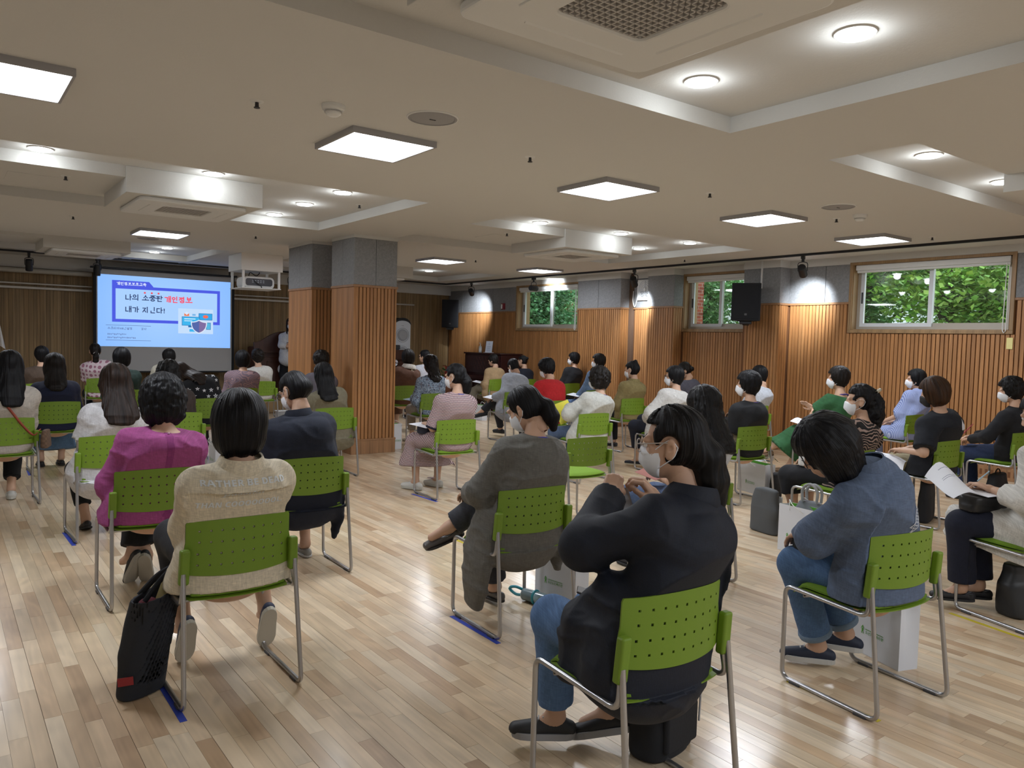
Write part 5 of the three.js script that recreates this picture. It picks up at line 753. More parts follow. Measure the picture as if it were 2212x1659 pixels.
sit({ c: [8.86, -3.1, -0.05], h: [8.83, 1.18, -3.32], hy: 0.5, hp: 0.15, label: 'curly haired woman in black top and dark jeans holding a red pen',
  arms: [{ w: [8.66, 0.665, -3.60], e: [8.58, 0.76, -3.38], hand: 'pinch' }, { w: [8.80, 0.69, -3.62], hand: 'pinch' }], top: { name: 'sweater', col: C('#15161b'), loose: 0.02, sleeve: 1 }, bot: { type: 'pants', col: C('#27375a'), len: 0.95 },
  hair: { style: 'short', col: 'soft', curl: 0.01, vol: 0.012, len: 0.09 }, mask: 'white', lanyard: purple, shoe: dkShoe() }, 'of the curly haired woman in black at the right edge');
// third row
sit({ c: [1.02, -4.66, 0], h: [1.07, 1.145, -4.85], hp: 0.2, bw: 1.1, label: 'woman in a loose magenta linen blouse with a keyhole back and short wavy black hair',
  arms: [{ t: [-0.1, 0.64, -0.46], p: [-0.6, -0.7, 0.3] }, { t: [0.08, 0.64, -0.46], p: [0.6, -0.7, 0.3] }], top: { col: C('#a84d8b'), loose: 0.03, fold: 0.009, fq: 10, sleeve: 0.95, wide: 0.016, flare: 0.03, neckUp: 0.018 }, bot: { type: 'pants', col: C('#16171c'), len: 0.86, wide: 0.014 },
  legs: [{ t: [0.03, 0.17, -0.5], fp: -1.0, fy: -0.35 }, { t: [-0.05, 0.17, -0.52], fp: -1.0, fy: 0.35 }], hair: { style: 'bob', col: 'black', len: 0.135, vol: 0.02, curl: 0.006, wave: 0.006, ragged: 1 }, shoe: { col: C('#1d1e24'), sole: C('#b0aca2') },
  after: ({ t, top, N, up, Ft, Rt }) => { const M2 = clothMat(C('#93397a')); printOn(top, 'back_placket', (x, y, z, nx, ny, nz) => nz > 0.1 && abs(x - N.x) < 0.028, (x, y) => [x, y], M2, 0.002); const kh = new THREE.Shape(); kh.moveTo(0, 0.05); kh.bezierCurveTo(0.016, 0.0, 0.014, -0.045, 0, -0.05); kh.bezierCurveTo(-0.014, -0.045, -0.016, 0.0, 0, 0.05); part('keyhole', new THREE.ShapeGeometry(kh, 12).applyMatrix4(new THREE.Matrix4().makeBasis(Rt, up, Ft.clone().negate()).setPosition(N.clone().addScaledVector(up, -0.05).addScaledVector(Ft, -0.105))), skinM.a, t); part('button', new THREE.SphereGeometry(0.007, 10, 8).translate(N.x, N.y + 0.004, N.z + 0.098), mat(lin(0.5, 0.25, 0.4), 0.4), t); } }, 'of the woman in the magenta blouse');
sit({ c: [1.95, -4.67, -0.03], h: [1.90, 1.185, -4.94], hp: 0.42, hy: 0.35, bw: 1.06, label: 'woman in a navy blazer and grey skirt with her black hair in a low knot',
  arms: writing(), top: { name: 'blazer', col: C('#121a2c'), loose: 0.032, fold: 0.006, sleeve: 1, wide: 0.008, collar: 1, collarS: 1.02, flare: 0.02, over: 1, add: (loc, o) => [loft([[o.hip.clone().add(V(0.17, -0.03, 0.03)), 0.11, 0.04], [o.hip.clone().add(V(0.215, -0.2, 0.04)), 0.09, 0.028], [o.hip.clone().add(V(0.19, -0.34, 0.05)), 0.02, 0.02]], [0, 0, 1], 2.2)], pts: [[2.1, 0.2, -4.8]] }, bot: { type: 'skirt', col: C('#494a52'), len: 0.3 },
  legs: [{ t: [-0.06, 0.085, -0.58] }, { t: [0.13, 0.085, -0.54], fp: 0 }], hair: { style: 'tied', col: 'black', vol: 0.004, ear: [-1, 1], bun: [0.01, 0.0, 0.095, 0.062], wave: 0.003 }, mask: 'white', glasses: 1, shoe: { col: C('#8d8a84'), low: 1 } }, 'of the woman in the navy blazer');
chairFor(4.38, -4.70, -0.02, 'standing empty in the middle, its bright seat in view');
sit({ c: [6.57, -4.67, -0.06], h: [6.60, 1.17, -4.87], hy: 0.55, label: 'woman with short black hair and purple lanyard in black T-shirt and khaki trousers',
  top: { name: 'shirt', col: C('#14161b'), loose: 0.024, sleeve: 0.42, wide: 0.01 }, bot: { type: 'pants', col: C('#82765e'), len: 0.85, wide: 0.01 }, hair: { style: 'short', col: 'black', vol: 0.014, len: 0.1, curl: 0.004 }, mask: 'white', lanyard: purple, shoe: dkShoe() }, 'of the woman in black T-shirt, bags standing under it');
sit({ c: [8.15, -4.67, 0.05], h: [8.21, 1.225, -4.85], hy: 0.42, label: 'woman in a long green dress, gesturing, papers on her knee',
  arms: [{ w: [8.24, 0.86, -5.15], e: [8.02, 0.84, -4.98], hand: 'flat', hd: [-0.3, 0.5, -0.7], roll: 0.8 }, { t: [-0.02, 0.67, -0.42] }], top: { name: 'dress_top', col: C('#33693f'), loose: 0.03, sleeve: 0.36, wide: 0.03, fold: 0.009, cutNeck: 1, neckUp: -0.015 }, bot: { type: 'skirt', name: 'dress_skirt', col: C('#33693f'), len: 0.72, flare: 0.06, fold: 0.012, loose: 0.02, drape: 1 },
  legs: [{ k: [8.03, 0.58, -5.22], a: [7.86, 0.36, -5.5], fy: 0.8, fp: -0.2 }, { k: [8.22, 0.55, -5.22], a: [8.05, 0.12, -5.35], fy: 0.3 }], hair: { style: 'short', col: 'dark', vol: 0.01, len: 0.07, curl: 0.003 }, mask: 'white', lanyard: purple, shoe: { col: [0.25, 0.16, 0.1], low: 1, sole: [0.08, 0.05, 0.03] } }, 'of the woman in the green dress');
sit({ c: [9.86, -4.67, 0.0], h: [10.02, 1.2, -4.86], hy: 0.45, label: 'person in blue striped shirt and trousers sitting under the near window',
  arms: [{ t: [-0.1, 0.65, -0.46] }, { t: [0.05, 0.64, -0.46] }], top: { name: 'shirt', mat: PAT.stripe, loose: 0.028, sleeve: 0.55, wide: 0.018, collar: 1, flare: 0.02 }, bot: { type: 'pants', mat: PAT.stripe, wide: 0.02, len: 0.9 }, hair: { style: 'short', col: 'black', vol: 0.004, len: 0.09 }, mask: 'white', shoe: dkShoe() }, 'of the person in blue stripes, under the near window');
// fourth row
sit({ c: [1.07, -6.33, 0.04], h: [1.11, 1.15, -6.55], hp: 0.15, label: 'woman with long straight brown hair in a white blouse gathered below the shoulders',
  top: { col: C('#dedddf'), loose: 0.034, fold: 0.009, sleeve: 0.35, wide: 0.03, flare: 0.04, over: 1 }, bot: { type: 'pants', col: C('#17181c'), len: 0.72 }, legs: [{ t: [-0.11, 0.085, -0.45], fp: -0.3 }, {}], hair: { style: 'long', col: 'brown', len: 0.27, vol: 0.012, w: 0.12, wave: 0.006 }, shoe: dkShoe() }, 'of the brown haired woman in the white blouse');
sit({ c: [4.12, -6.33, -0.05], h: [4.16, 1.185, -6.53], hy: 0.5, hp: 0.1, label: 'woman in a houndstooth dress with a low ponytail, white slip-ons and a blue lanyard',
  arms: [{ t: [-0.16, 0.70, -0.42] }, { t: [0.02, 0.67, -0.45] }], top: { name: 'dress_top', mat: PAT.tooth, loose: 0.024, sleeve: 0.5, wide: 0.008, fold: 0.006 }, bot: { type: 'skirt', name: 'dress_skirt', mat: PAT.tooth, len: 0.62, flare: 0.06, fold: 0.012, loose: 0.016, drape: 1 }, legs: [{ t: [-0.17, 0.085, -0.62], fy: 0.5 }, { t: [0.1, 0.085, -0.66], fy: 0.35 }],
  hair: { style: 'tied', col: 'black', vol: 0.007, ear: [-1], tail: [[0.02, -0.01, 0.1, 0.04], [0.03, -0.06, 0.115, 0.045], [0.035, -0.13, 0.1, 0.04], [0.03, -0.21, 0.09, 0.02]], curl: 0.004 }, mask: 'white', lanyard: [0.03, 0.04, 0.3], shoe: { col: C('#c9c8c2'), sole: C('#b5b3aa') },
  after: ({ t, arms }) => { for (const a of arms) { const m = part('cuff_band', new THREE.TorusGeometry(0.062, 0.014, 8, 20), clothMat(C('#171c33')), t); m.position.copy(a.E); m.quaternion.setFromUnitVectors(V(0, 0, 1), a.E.clone().sub(a.S).normalize()); } } }, 'of the woman in the houndstooth dress');
sit({ c: [5.95, -6.33, -0.05], h: [6.07, 1.145, -6.5], hy: 0.4, label: 'woman with curly dark hair in a cream sweater holding up a yellow folder',
  arms: [{ w: [5.93, 0.80, -6.82], e: [5.78, 0.8, -6.58], hand: 'grip' }, {}], top: { name: 'sweater', col: C('#d5d6cf'), loose: 0.024, sleeve: 1, wide: 0.012, over: 1, flare: 0.02 }, bot: { type: 'pants', col: C('#5a7093'), len: 0.92 }, hair: { style: 'bob', col: 'dark', len: 0.085, vol: 0.01, curl: 0.011, wf: 50 }, mask: 'white', lanyard: purple, shoe: dkShoe() }, 'of the curly haired woman in cream with the yellow folder');
sit({ c: [7.28, -6.33, -0.04], h: [7.36, 1.165, -6.52], hy: 0.55, label: 'woman in a loose white sweater and navy cropped trousers with glasses, legs crossed',
  arms: [{ t: [-0.13, 0.64, -0.42], p: [-0.8, -0.6, 0.2] }, {}], top: { name: 'sweater', col: C('#dcdad6'), loose: 0.036, sleeve: 1, wide: 0.02, over: 1, flare: 0.04, fold: 0.009 }, bot: { type: 'pants', col: C('#171d2e'), len: 0.66 }, legs: [{ k: [7.12, 0.53, -6.93], a: [7.22, 0.1, -6.95], fy: 0.5 }, { k: [7.26, 0.6, -6.92], a: [7.32, 0.22, -6.80], fy: 0.3, fp: -0.7 }], hair: { style: 'short', col: 'black', vol: 0.006, len: 0.085 }, mask: 'white', glasses: 1, shoe: { col: C('#20232c'), sole: C('#b5ad98'), low: 1 } }, 'of the woman in the white sweater and navy cropped trousers');
sit({ c: [8.95, -6.33, -0.04], h: [9.05, 1.18, -6.5], hy: 0.25, hp: 0.2, label: 'person in a white shirt with a navy black bob, half hidden behind the black T-shirt',
  top: { name: 'shirt', col: C('#d9dee8'), loose: 0.024, sleeve: 0.9 }, bot: { type: 'pants', col: C('#23252d') }, hair: { style: 'short', col: 'black', len: 0.09 }, mask: 'white', shoe: dkShoe() }, 'of the person in the white shirt by the middle pier');
// fifth row
sit({ c: [0.50, -7.93, 0.03], h: [0.54, 1.215, -8.12], hp: 0.05, label: 'long haired woman in cream jacket with a red bag strap across her back',
  top: { name: 'jacket', col: C('#c6beb4'), loose: 0.028, sleeve: 1, wide: 0.006, fold: 0.006 }, bot: { type: 'pants', col: C('#15161b'), len: 0.72, wide: 0.01 }, legs: [{ t: [-0.1, 0.085, -0.5] }, { t: [0.07, 0.085, -0.42], fy: -0.1 }], hair: { style: 'long', col: 'black', len: 0.3, vol: 0.004, w: 0.1 }, shoe: { col: C('#c4c3be'), sole: C('#bdbbb3') },
  after: ({ t, sp, N, Ft, Rt, up }) => { const p = (u, a, b) => sp(u).addScaledVector(Rt, a).addScaledVector(Ft, -b); part('bag_strap', sweep(new THREE.CatmullRomCurve3([p(0.93, -0.12, 0.1), p(0.8, -0.06, 0.152), p(0.6, 0.02, 0.155), p(0.4, 0.11, 0.15), p(0.28, 0.19, 0.14), V(0.26, 0.66, -0.1)]).getPoints(30), 0.013, 8, 0.35), mat(lin(0.30, 0.055, 0.03), 0.5), t, 'red leather strap'); } }, 'of the long haired woman with the red bag strap, left edge');
sit({ c: [1.92, -7.93, -0.03], h: [1.86, 1.13, -8.2], hp: 0.3, hr: -0.12, label: 'woman with long wavy black hair in a dark brown jacket, behind the magenta blouse',
  arms: writing(), top: { name: 'jacket', col: C('#3b2f2b'), loose: 0.03, sleeve: 1 }, bot: { type: 'pants', col: C('#1b1b20'), len: 0.95 }, legs: [{}, { t: [0.38, 0.09, -0.95], fy: -0.2 }], hair: { style: 'long', col: 'soft', len: 0.25, vol: 0.01, w: 0.115, curl: 0.007, wave: 0.008 }, shoe: { col: C('#15151a'), sole: [0.02, 0.02, 0.02] } }, 'of the wavy haired woman in the dark brown jacket');
sit({ c: [3.55, -7.93, -0.04], h: [3.46, 1.12, -8.14], hp: 0.1, label: 'woman in loose khaki jacket with long black hair, before the column',
  top: { name: 'jacket', col: C('#857e68'), loose: 0.034, sleeve: 1, wide: 0.012, over: 1, flare: 0.03, add: (loc, o) => [loft([[o.hip.clone().add(V(0.1, -0.06, 0.06)), 0.14, 0.05], [o.hip.clone().add(V(0.12, -0.22, 0.07)), 0.13, 0.04]], [1, 0, 0], 2.2)] }, bot: { type: 'pants', col: C('#3f4250') }, hair: { style: 'long', col: 'black', len: 0.22, vol: 0.006, w: 0.105, extra: h => part('hair_band', new THREE.TorusGeometry(0.095, 0.006, 8, 24, PI).translate(0, 0.05, -0.005), mat(lin(0.5, 0.52, 0.55), 0.3), h) }, shoe: dkShoe() }, 'of the woman in the khaki jacket, touching the column');
sit({ c: [6.73, -7.93, 0.0], h: [6.75, 1.19, -8.27], hp: 0.35, hy: 0.3, bw: 1.08, label: 'woman in a bright red knitted sweater with short black hair, bending over her notes',
  arms: writing(), top: { name: 'sweater', col: C('#c52026'), loose: 0.03, sleeve: 1, wide: 0.008 }, bot: { type: 'pants', col: C('#1a1a1f'), wide: 0.014 }, hair: { style: 'short', col: 'black', vol: 0.012, curl: 0.006, len: 0.085 }, mask: 'white', shoe: dkShoe() }, 'of the woman in the red sweater');
sit({ c: [8.19, -7.93, -0.05], h: [8.24, 1.175, -8.12], hy: 0.35, hp: 0.15, label: 'woman in a khaki green knit top and black trousers with her hair clipped up',
  arms: [{ t: [-0.12, 0.68, -0.43] }, {}], top: { name: 'knit_top', col: C('#97885a'), loose: 0.032, sleeve: 0.6, wide: 0.014, collar: 1 }, bot: { type: 'pants', col: C('#15161b') }, hair: { style: 'tied', col: 'black', vol: 0.006, bun: [0, 0.02, 0.085, 0.06], tail: [[0, 0.085, 0.07, 0.03], [0, 0.12, 0.075, 0.024], [0.01, 0.14, 0.08, 0.008]], ear: [-1] }, mask: 'white', lanyard: purple, shoe: dkShoe() }, 'of the woman in the khaki green knit');
sit({ c: [9.62, -7.95, 0.0], h: [9.55, 1.165, -8.25], hy: 0.75, hp: 0.45, label: 'woman in grey blue top with black mask and low bun, looking down',
  top: { col: C('#62616e'), loose: 0.022, sleeve: 1 }, bot: { type: 'pants', col: C('#2a2c36') }, hair: { style: 'tied', col: 'dark', vol: 0.006, bun: [0.0, -0.02, 0.12, 0.04] }, mask: 'black', face: 1, shoe: dkShoe() }, 'of the woman in grey blue under the middle window');
// sixth row
sit({ c: [1.08, -9.58, 0.02], h: [1.06, 1.15, -9.78], label: 'woman in navy blouse and denim skirt, second from the left edge',
  top: { col: C('#141c3a'), loose: 0.034, sleeve: 1, wide: 0.03 }, bot: { type: 'skirt', col: C('#5f7ea0'), len: 0.75, flare: 0.04 }, hair: { style: 'long', col: 'dark', len: 0.2, vol: 0.008, w: 0.11 }, shoe: dkShoe() }, 'of the woman in navy and denim, its seat showing blue');
sit({ c: [2.68, -9.58, -0.04], h: [2.42, 1.06, -9.95], hp: 0.7, hy: 0.5, hr: 0.5, neck: [2.56, 1.0, -9.83], label: 'woman in a black jacket with white stars, bending down to her left, brown hair hanging',
  top: { name: 'jacket', mat: PAT.stars, loose: 0.032, sleeve: 1, wide: 0.01 }, bot: { type: 'pants', col: C('#17181d'), wide: 0.01 }, legs: [{}, { t: [-0.02, 0.085, -0.35] }], hair: { style: 'long', col: 'brown', len: 0.22, w: 0.09 }, shoe: { col: C('#15151a'), sole: [0.02, 0.02, 0.02] },
  after: ({ top }) => { const tx = canvasTex(512, 512, (g, w, h) => { g.fillStyle = '#000'; g.fillRect(0, 0, w, h); g.strokeStyle = '#fff'; g.lineWidth = 9; for (const [x, y, r] of [[90, 400, 50], [250, 150, 48], [360, 300, 58], [440, 120, 40], [180, 300, 40], [420, 430, 36], [80, 160, 36]]) { g.beginPath(); for (let i = 0; i <= 5; i++) { const a = -PI / 2 + i * PI * 0.8; g.lineTo(x + cos(a) * r, y + sin(a) * r); } g.stroke(); } }); tx.colorSpace = THREE.NoColorSpace; tx.wrapS = tx.wrapT = THREE.RepeatWrapping; printOn(top, 'white_stars', (x, y, z, nx, ny, nz) => nz > 0.05 && y > 0.7, (x, y) => [x * 4 + 0.5, (y - 0.7) * 4], mat(lin(0.7, 0.72, 0.76), 0.7, { alphaMap: tx, alphaTest: 0.5 }), 0.002); } }, 'of the bending woman in the starred black jacket');
sit({ c: [4.08, -9.60, 0.0], h: [4.14, 1.225, -9.82], hp: 0.1, label: 'person with short dark curly hair in a grey lilac top, against the column',
  top: { col: C('#77737f'), loose: 0.024, sleeve: 1 }, bot: { type: 'pants', col: C('#30323c') }, hair: { style: 'short', col: 'dark', vol: 0.012, curl: 0.008 }, shoe: dkShoe() }, 'of the person in grey lilac beside the column');
sit({ c: [5.82, -9.58, -0.05], h: [5.81, 1.185, -9.8], hp: 0.15, hy: 0.3, label: 'woman with shoulder length wavy dark hair in a blue floral blouse and beige trousers',
  arms: [{ t: [-0.15, 0.68, -0.45] }, { t: [0.02, 0.68, -0.46] }], top: { mat: PAT.floral, loose: 0.028, sleeve: 1, wide: 0.012 }, bot: { type: 'pants', col: C('#a39786'), len: 0.75 }, legs: [{ t: [-0.06, 0.085, -0.68], fy: 0.5 }, { t: [0.12, 0.085, -0.55], fp: -0.3 }], hair: { style: 'long', col: 'dark', len: 0.19, vol: 0.008, w: 0.105, curl: 0.006, wave: 0.007 }, shoe: { col: C('#b7ac9a'), low: 1, sole: C('#8b8174') } }, 'of the woman in the blue floral blouse');
sit({ c: [7.30, -9.58, -0.04], h: [7.46, 1.15, -9.98], hp: 0.6, bow: 0.1, label: 'man in a pale grey jacket and charcoal trousers, bent forward with one leg crossed',
  arms: [{ t: [-0.2, 0.66, -0.42] }, {}], top: { name: 'jacket', col: C('#b6bcc8'), loose: 0.034, sleeve: 1, wide: 0.012, over: 1, flare: 0.03, add: (loc, o) => [loft([[o.hip.clone().add(V(-0.16, -0.02, 0.0)), 0.13, 0.05], [o.hip.clone().add(V(-0.2, -0.14, 0.0)), 0.13, 0.03]], [0, 0, 1], 2.2)] }, bot: { type: 'pants', col: C('#33353d'), len: 0.92 }, legs: [{ k: [7.3, 0.51, -10.2], a: [7.47, 0.09, -10.28], fy: 0.2 }, { k: [7.26, 0.62, -10.18], a: [7.08, 0.42, -10.28], fy: 1.2, fp: -0.2 }], hair: { style: 'short', col: 'black', vol: -0.006, len: 0.05 }, mask: 'white', shoe: { col: C('#2a2b30'), sole: [0.03, 0.03, 0.03] } }, 'of the man in the pale grey jacket');
sit({ c: [8.99, -9.58, 0.0], h: [9.09, 1.245, -9.75], hy: 0.6, label: 'person in blue denim shirt with white mask, behind the curly cream woman',
  top: { name: 'shirt', col: C('#6f88ab'), loose: 0.024, sleeve: 1, collar: 1 }, bot: { type: 'pants', col: C('#5d7aa8') }, hair: { style: 'short', col: 'dark', vol: 0.008, len: 0.1 }, mask: 'white', shoe: dkShoe() }, 'of the person in the denim shirt');
// seventh row
sit({ c: [2.05, -11.33, 0.0], h: [2.03, 1.19, -11.52], hp: 0.1, label: 'person with black bob in dark green top, left of the screen centre',
  top: { col: C('#173029'), loose: 0.03, sleeve: 1, wide: 0.01 }, bot: { type: 'pants', col: C('#25262c') }, hair: { style: 'bob', col: 'black', len: 0.115, vol: 0.004 }, shoe: dkShoe() }, 'of the person in dark green');
sit({ c: [3.62, -11.33, 0.0], h: [3.64, 1.18, -11.52], bw: 1.08, label: 'person with a black bob in a grey and mauve swirl patterned top',
  top: { mat: PAT.swirl, loose: 0.034, sleeve: 1, wide: 0.018 }, bot: { type: 'pants', col: C('#2c2c33') }, hair: { style: 'bob', col: 'black', len: 0.1, vol: 0.0 }, shoe: dkShoe() }, 'of the person in the swirl patterned top');
sit({ c: [6.30, -11.33, -0.04], h: [6.39, 1.235, -11.52], label: 'woman in brown blouse with a white collar tied by a ribbon',
  top: { col: C('#5d3b28'), loose: 0.032, sleeve: 1, wide: 0.02, collar: 1, collarS: 1.35, collarM: clothMat(C('#d8d2c8')) }, bot: { type: 'skirt', col: C('#5d3b28'), len: 0.6 }, hair: { style: 'bob', col: 'dark', len: 0.09, vol: 0.004, extra: h => part('hair_pin', new THREE.SphereGeometry(0.016, 12, 8).scale(0.7, 1.6, 0.7).translate(-0.075, 0.05, 0.055), mat(lin(0.75, 0.72, 0.66), 0.4), h) }, shoe: { col: C('#5b4a3c'), low: 1 },
  after: ({ t, N }) => part('ribbon', join([tube([[N.x, N.y + 0.0, N.z + 0.11], [N.x + 0.02, N.y - 0.05, N.z + 0.13], [N.x + 0.035, N.y - 0.1, N.z + 0.135]], 0.005, 12, 6), tube([[N.x, N.y, N.z + 0.11], [N.x - 0.01, N.y - 0.05, N.z + 0.13], [N.x + 0.005, N.y - 0.09, N.z + 0.135]], 0.005, 12, 6)]), mat(lin(0.62, 0.56, 0.42), 0.6), t) }, 'of the woman in brown with the white collar');
sit({ c: [9.97, -11.33, 0.04], h: [10.06, 1.235, -11.5], hy: 0.6, label: 'person with short black hair and glasses in a black high-necked sweater against the pier',
  top: { name: 'sweater', col: C('#1c1e24'), loose: 0.024, sleeve: 1 }, bot: { type: 'pants', col: C('#22242b') }, hair: { style: 'short', col: 'black', vol: 0.008, len: 0.085 }, mask: 'white', glasses: 1, shoe: dkShoe() }, 'of the person in the black high-necked sweater');
// eighth and ninth rows
sit({ c: [2.85, -12.93, 0.0], h: [3.0, 1.155, -13.15], hp: 0.2, label: 'person with short dark hair in a cream shirt, in front of the screen',
  top: { name: 'shirt', col: C('#c9c4b4'), loose: 0.034, sleeve: 1, wide: 0.018 }, bot: { type: 'pants', col: C('#2d2f38') }, hair: { style: 'short', col: 'soft', vol: 0.004, len: 0.08 }, shoe: dkShoe() }, 'of the person in the cream shirt before the screen');
sit({ c: [4.46, -12.93, 0.0], h: [4.40, 1.175, -13.12], label: 'person with short permed hair in a white shirt, before the lectern',
  top: { name: 'shirt', col: C('#dcdad4'), loose: 0.028, sleeve: 0.9 }, bot: { type: 'pants', col: C('#8d6f66') }, hair: { style: 'short', col: 'dark', vol: 0.008, curl: 0.008, len: 0.07 }, shoe: dkShoe() }, 'of the person in the white shirt before the lectern');
sit({ c: [1.27, -12.93, 0.0], h: [1.26, 1.175, -13.12], label: 'person with a short black bob in a brown top, farthest row on the left',
  top: { col: C('#5a4a3e'), loose: 0.028, sleeve: 1 }, bot: { type: 'pants', col: C('#2a2a30') }, hair: { style: 'short', col: 'black', len: 0.1 }, shoe: dkShoe() }, 'of the person in the brown top, far left');
sit({ c: [7.63, -12.93, 0.0], h: [7.66, 1.215, -13.15], hy: 0.5, label: 'woman in white with a dark cap of pinned hair, half hidden behind the floral blouse',
  top: { col: C('#cfd0d8'), loose: 0.024, sleeve: 1 }, bot: { type: 'pants', col: C('#34363f') }, hair: { style: 'tied', col: 'black', vol: 0.006, bun: [0, 0.09, 0.06, 0.045] }, glasses: 1, shoe: dkShoe() }, 'of the woman in white behind the floral blouse');
sit({ c: [9.35, -12.93, 0.05], h: [9.37, 1.145, -13.25], hp: 0.3, hy: 0.35, label: 'woman in a beige jacket with short dark hair, writing in front of the piano',
  arms: writing(), top: { name: 'jacket', col: C('#b79a73'), loose: 0.034, sleeve: 1, wide: 0.016, over: 1, flare: 0.03 }, bot: { type: 'skirt', col: C('#8c8574'), len: 0.6 }, legs: [{ k: [9.2, 0.56, -13.5], a: [8.98, 0.36, -13.85], fy: 0.7 }, {}], hair: { style: 'short', col: 'dark', len: 0.075 }, shoe: { col: C('#2a2730'), low: 1 } }, 'of the woman in the beige jacket before the piano');
sit({ c: [10.02, -12.80, 0.0], h: [10.03, 1.14, -13.1], hp: 0.2, hy: 0.35, label: 'woman in dark navy with a small bun, beside the piano',
  top: { col: C('#161b2b'), loose: 0.024, sleeve: 1 }, bot: { type: 'pants', col: C('#1b1c22') }, hair: { style: 'tied', col: 'black', vol: 0.0, ear: [-1], bun: [0, 0.045, 0.125, 0.036] }, shoe: dkShoe() }, 'of the woman in dark navy beside the piano');
sit({ c: [2.22, -14.2, 0.0], h: [2.14, 1.215, -14.38], label: 'woman in mauve paisley blouse, ponytail tied by a white ribbon',
  top: { mat: PAT.paisley, loose: 0.03, sleeve: 0.42, wide: 0.01 }, bot: { type: 'pants', col: C('#22303a') }, hair: { style: 'tied', col: 'dark', vol: 0.004, tail: [[0.0, -0.03, 0.095, 0.03], [-0.005, -0.09, 0.115, 0.042], [-0.005, -0.17, 0.11, 0.04], [-0.01, -0.25, 0.1, 0.012]], extra: h => part('ribbon', new THREE.TorusGeometry(0.034, 0.009, 8, 16).rotateX(0.4).translate(0, -0.045, 0.1), mat(lin(0.8, 0.78, 0.8), 0.6), h) }, shoe: dkShoe() }, 'of the woman in the paisley blouse');
chairFor(5.5, -14.2, 0.0, 'standing empty beyond the white shirted person, by the column');
// the lecturer
person({ c: [5.96, -15.75, 0], floor: 0.3, stand: 1, h: [5.96, 1.79, -15.72], hy: 2.75, ty: 2.9, cell: 0.017, label: 'woman standing on the stage in white top, half hidden by the column',
  neck: [5.96, 1.615, -15.76], arms: [{ t: [0.02, 1.0, 0.22], p: [0.3, -0.6, 0.6] }, { t: [-0.02, 1.02, 0.22], p: [-0.3, -0.6, 0.6] }], top: { col: C('#d7dae2'), loose: 0.012, sleeve: 0.7, wide: 0.008, long: 0.02, flare: 0.01 }, bot: { type: 'pants', col: C('#14161c') }, hair: { style: 'long', col: 'brown', len: 0.22, w: 0.09 }, mask: 'white', shoe: dkShoe() });
// ------------------------------------------------------------------ Korean lettering drawn in strokes
const JA = { 'ㄱ': [[[0.1, 0.15], [0.9, 0.15], [0.8, 0.95]]], 'ㄴ': [[[0.15, 0.1], [0.15, 0.9], [0.9, 0.9]]], 'ㄷ': [[[0.9, 0.12], [0.15, 0.12], [0.15, 0.9], [0.92, 0.9]]], 'ㅁ': [[[0.15, 0.12], [0.85, 0.12], [0.85, 0.88], [0.15, 0.88], [0.15, 0.12]]], 'ㅂ': [[[0.15, 0.08], [0.15, 0.9], [0.85, 0.9], [0.85, 0.08]], [[0.15, 0.48], [0.85, 0.48]]], 'ㅅ': [[[0.5, 0.1], [0.42, 0.5], [0.1, 0.92]], [[0.48, 0.4], [0.9, 0.92]]], 'ㅇ': 'o', 'ㅈ': [[[0.12, 0.15], [0.88, 0.15], [0.45, 0.55], [0.1, 0.92]], [[0.52, 0.5], [0.9, 0.92]]], 'ㅋ': [[[0.1, 0.15], [0.9, 0.15], [0.8, 0.95]], [[0.1, 0.52], [0.85, 0.5]]], 'ㅌ': [[[0.9, 0.1], [0.15, 0.1], [0.15, 0.9], [0.92, 0.9]], [[0.15, 0.5], [0.85, 0.5]]], 'ㅍ': [[[0.1, 0.12], [0.9, 0.12]], [[0.32, 0.12], [0.32, 0.88]], [[0.68, 0.12], [0.68, 0.88]], [[0.06, 0.88], [0.94, 0.88]]], 'ㅎ': 'h', 'ㄹ': [[[0.15, 0.1], [0.85, 0.1], [0.85, 0.48], [0.15, 0.48], [0.15, 0.9], [0.9, 0.9]]] };
const INI = 'ㄱ.ㄴㄷ.ㄹㅁㅂ.ㅅ.ㅇㅈ...ㅋㅌㅍㅎ', FIN = ['', 'ㄱ', '', '', 'ㄴ', '', '', 'ㄷ', 'ㄹ', '', '', '', '', '', '', '', 'ㅁ', 'ㅂ', '', 'ㅅ', '', 'ㅇ'];
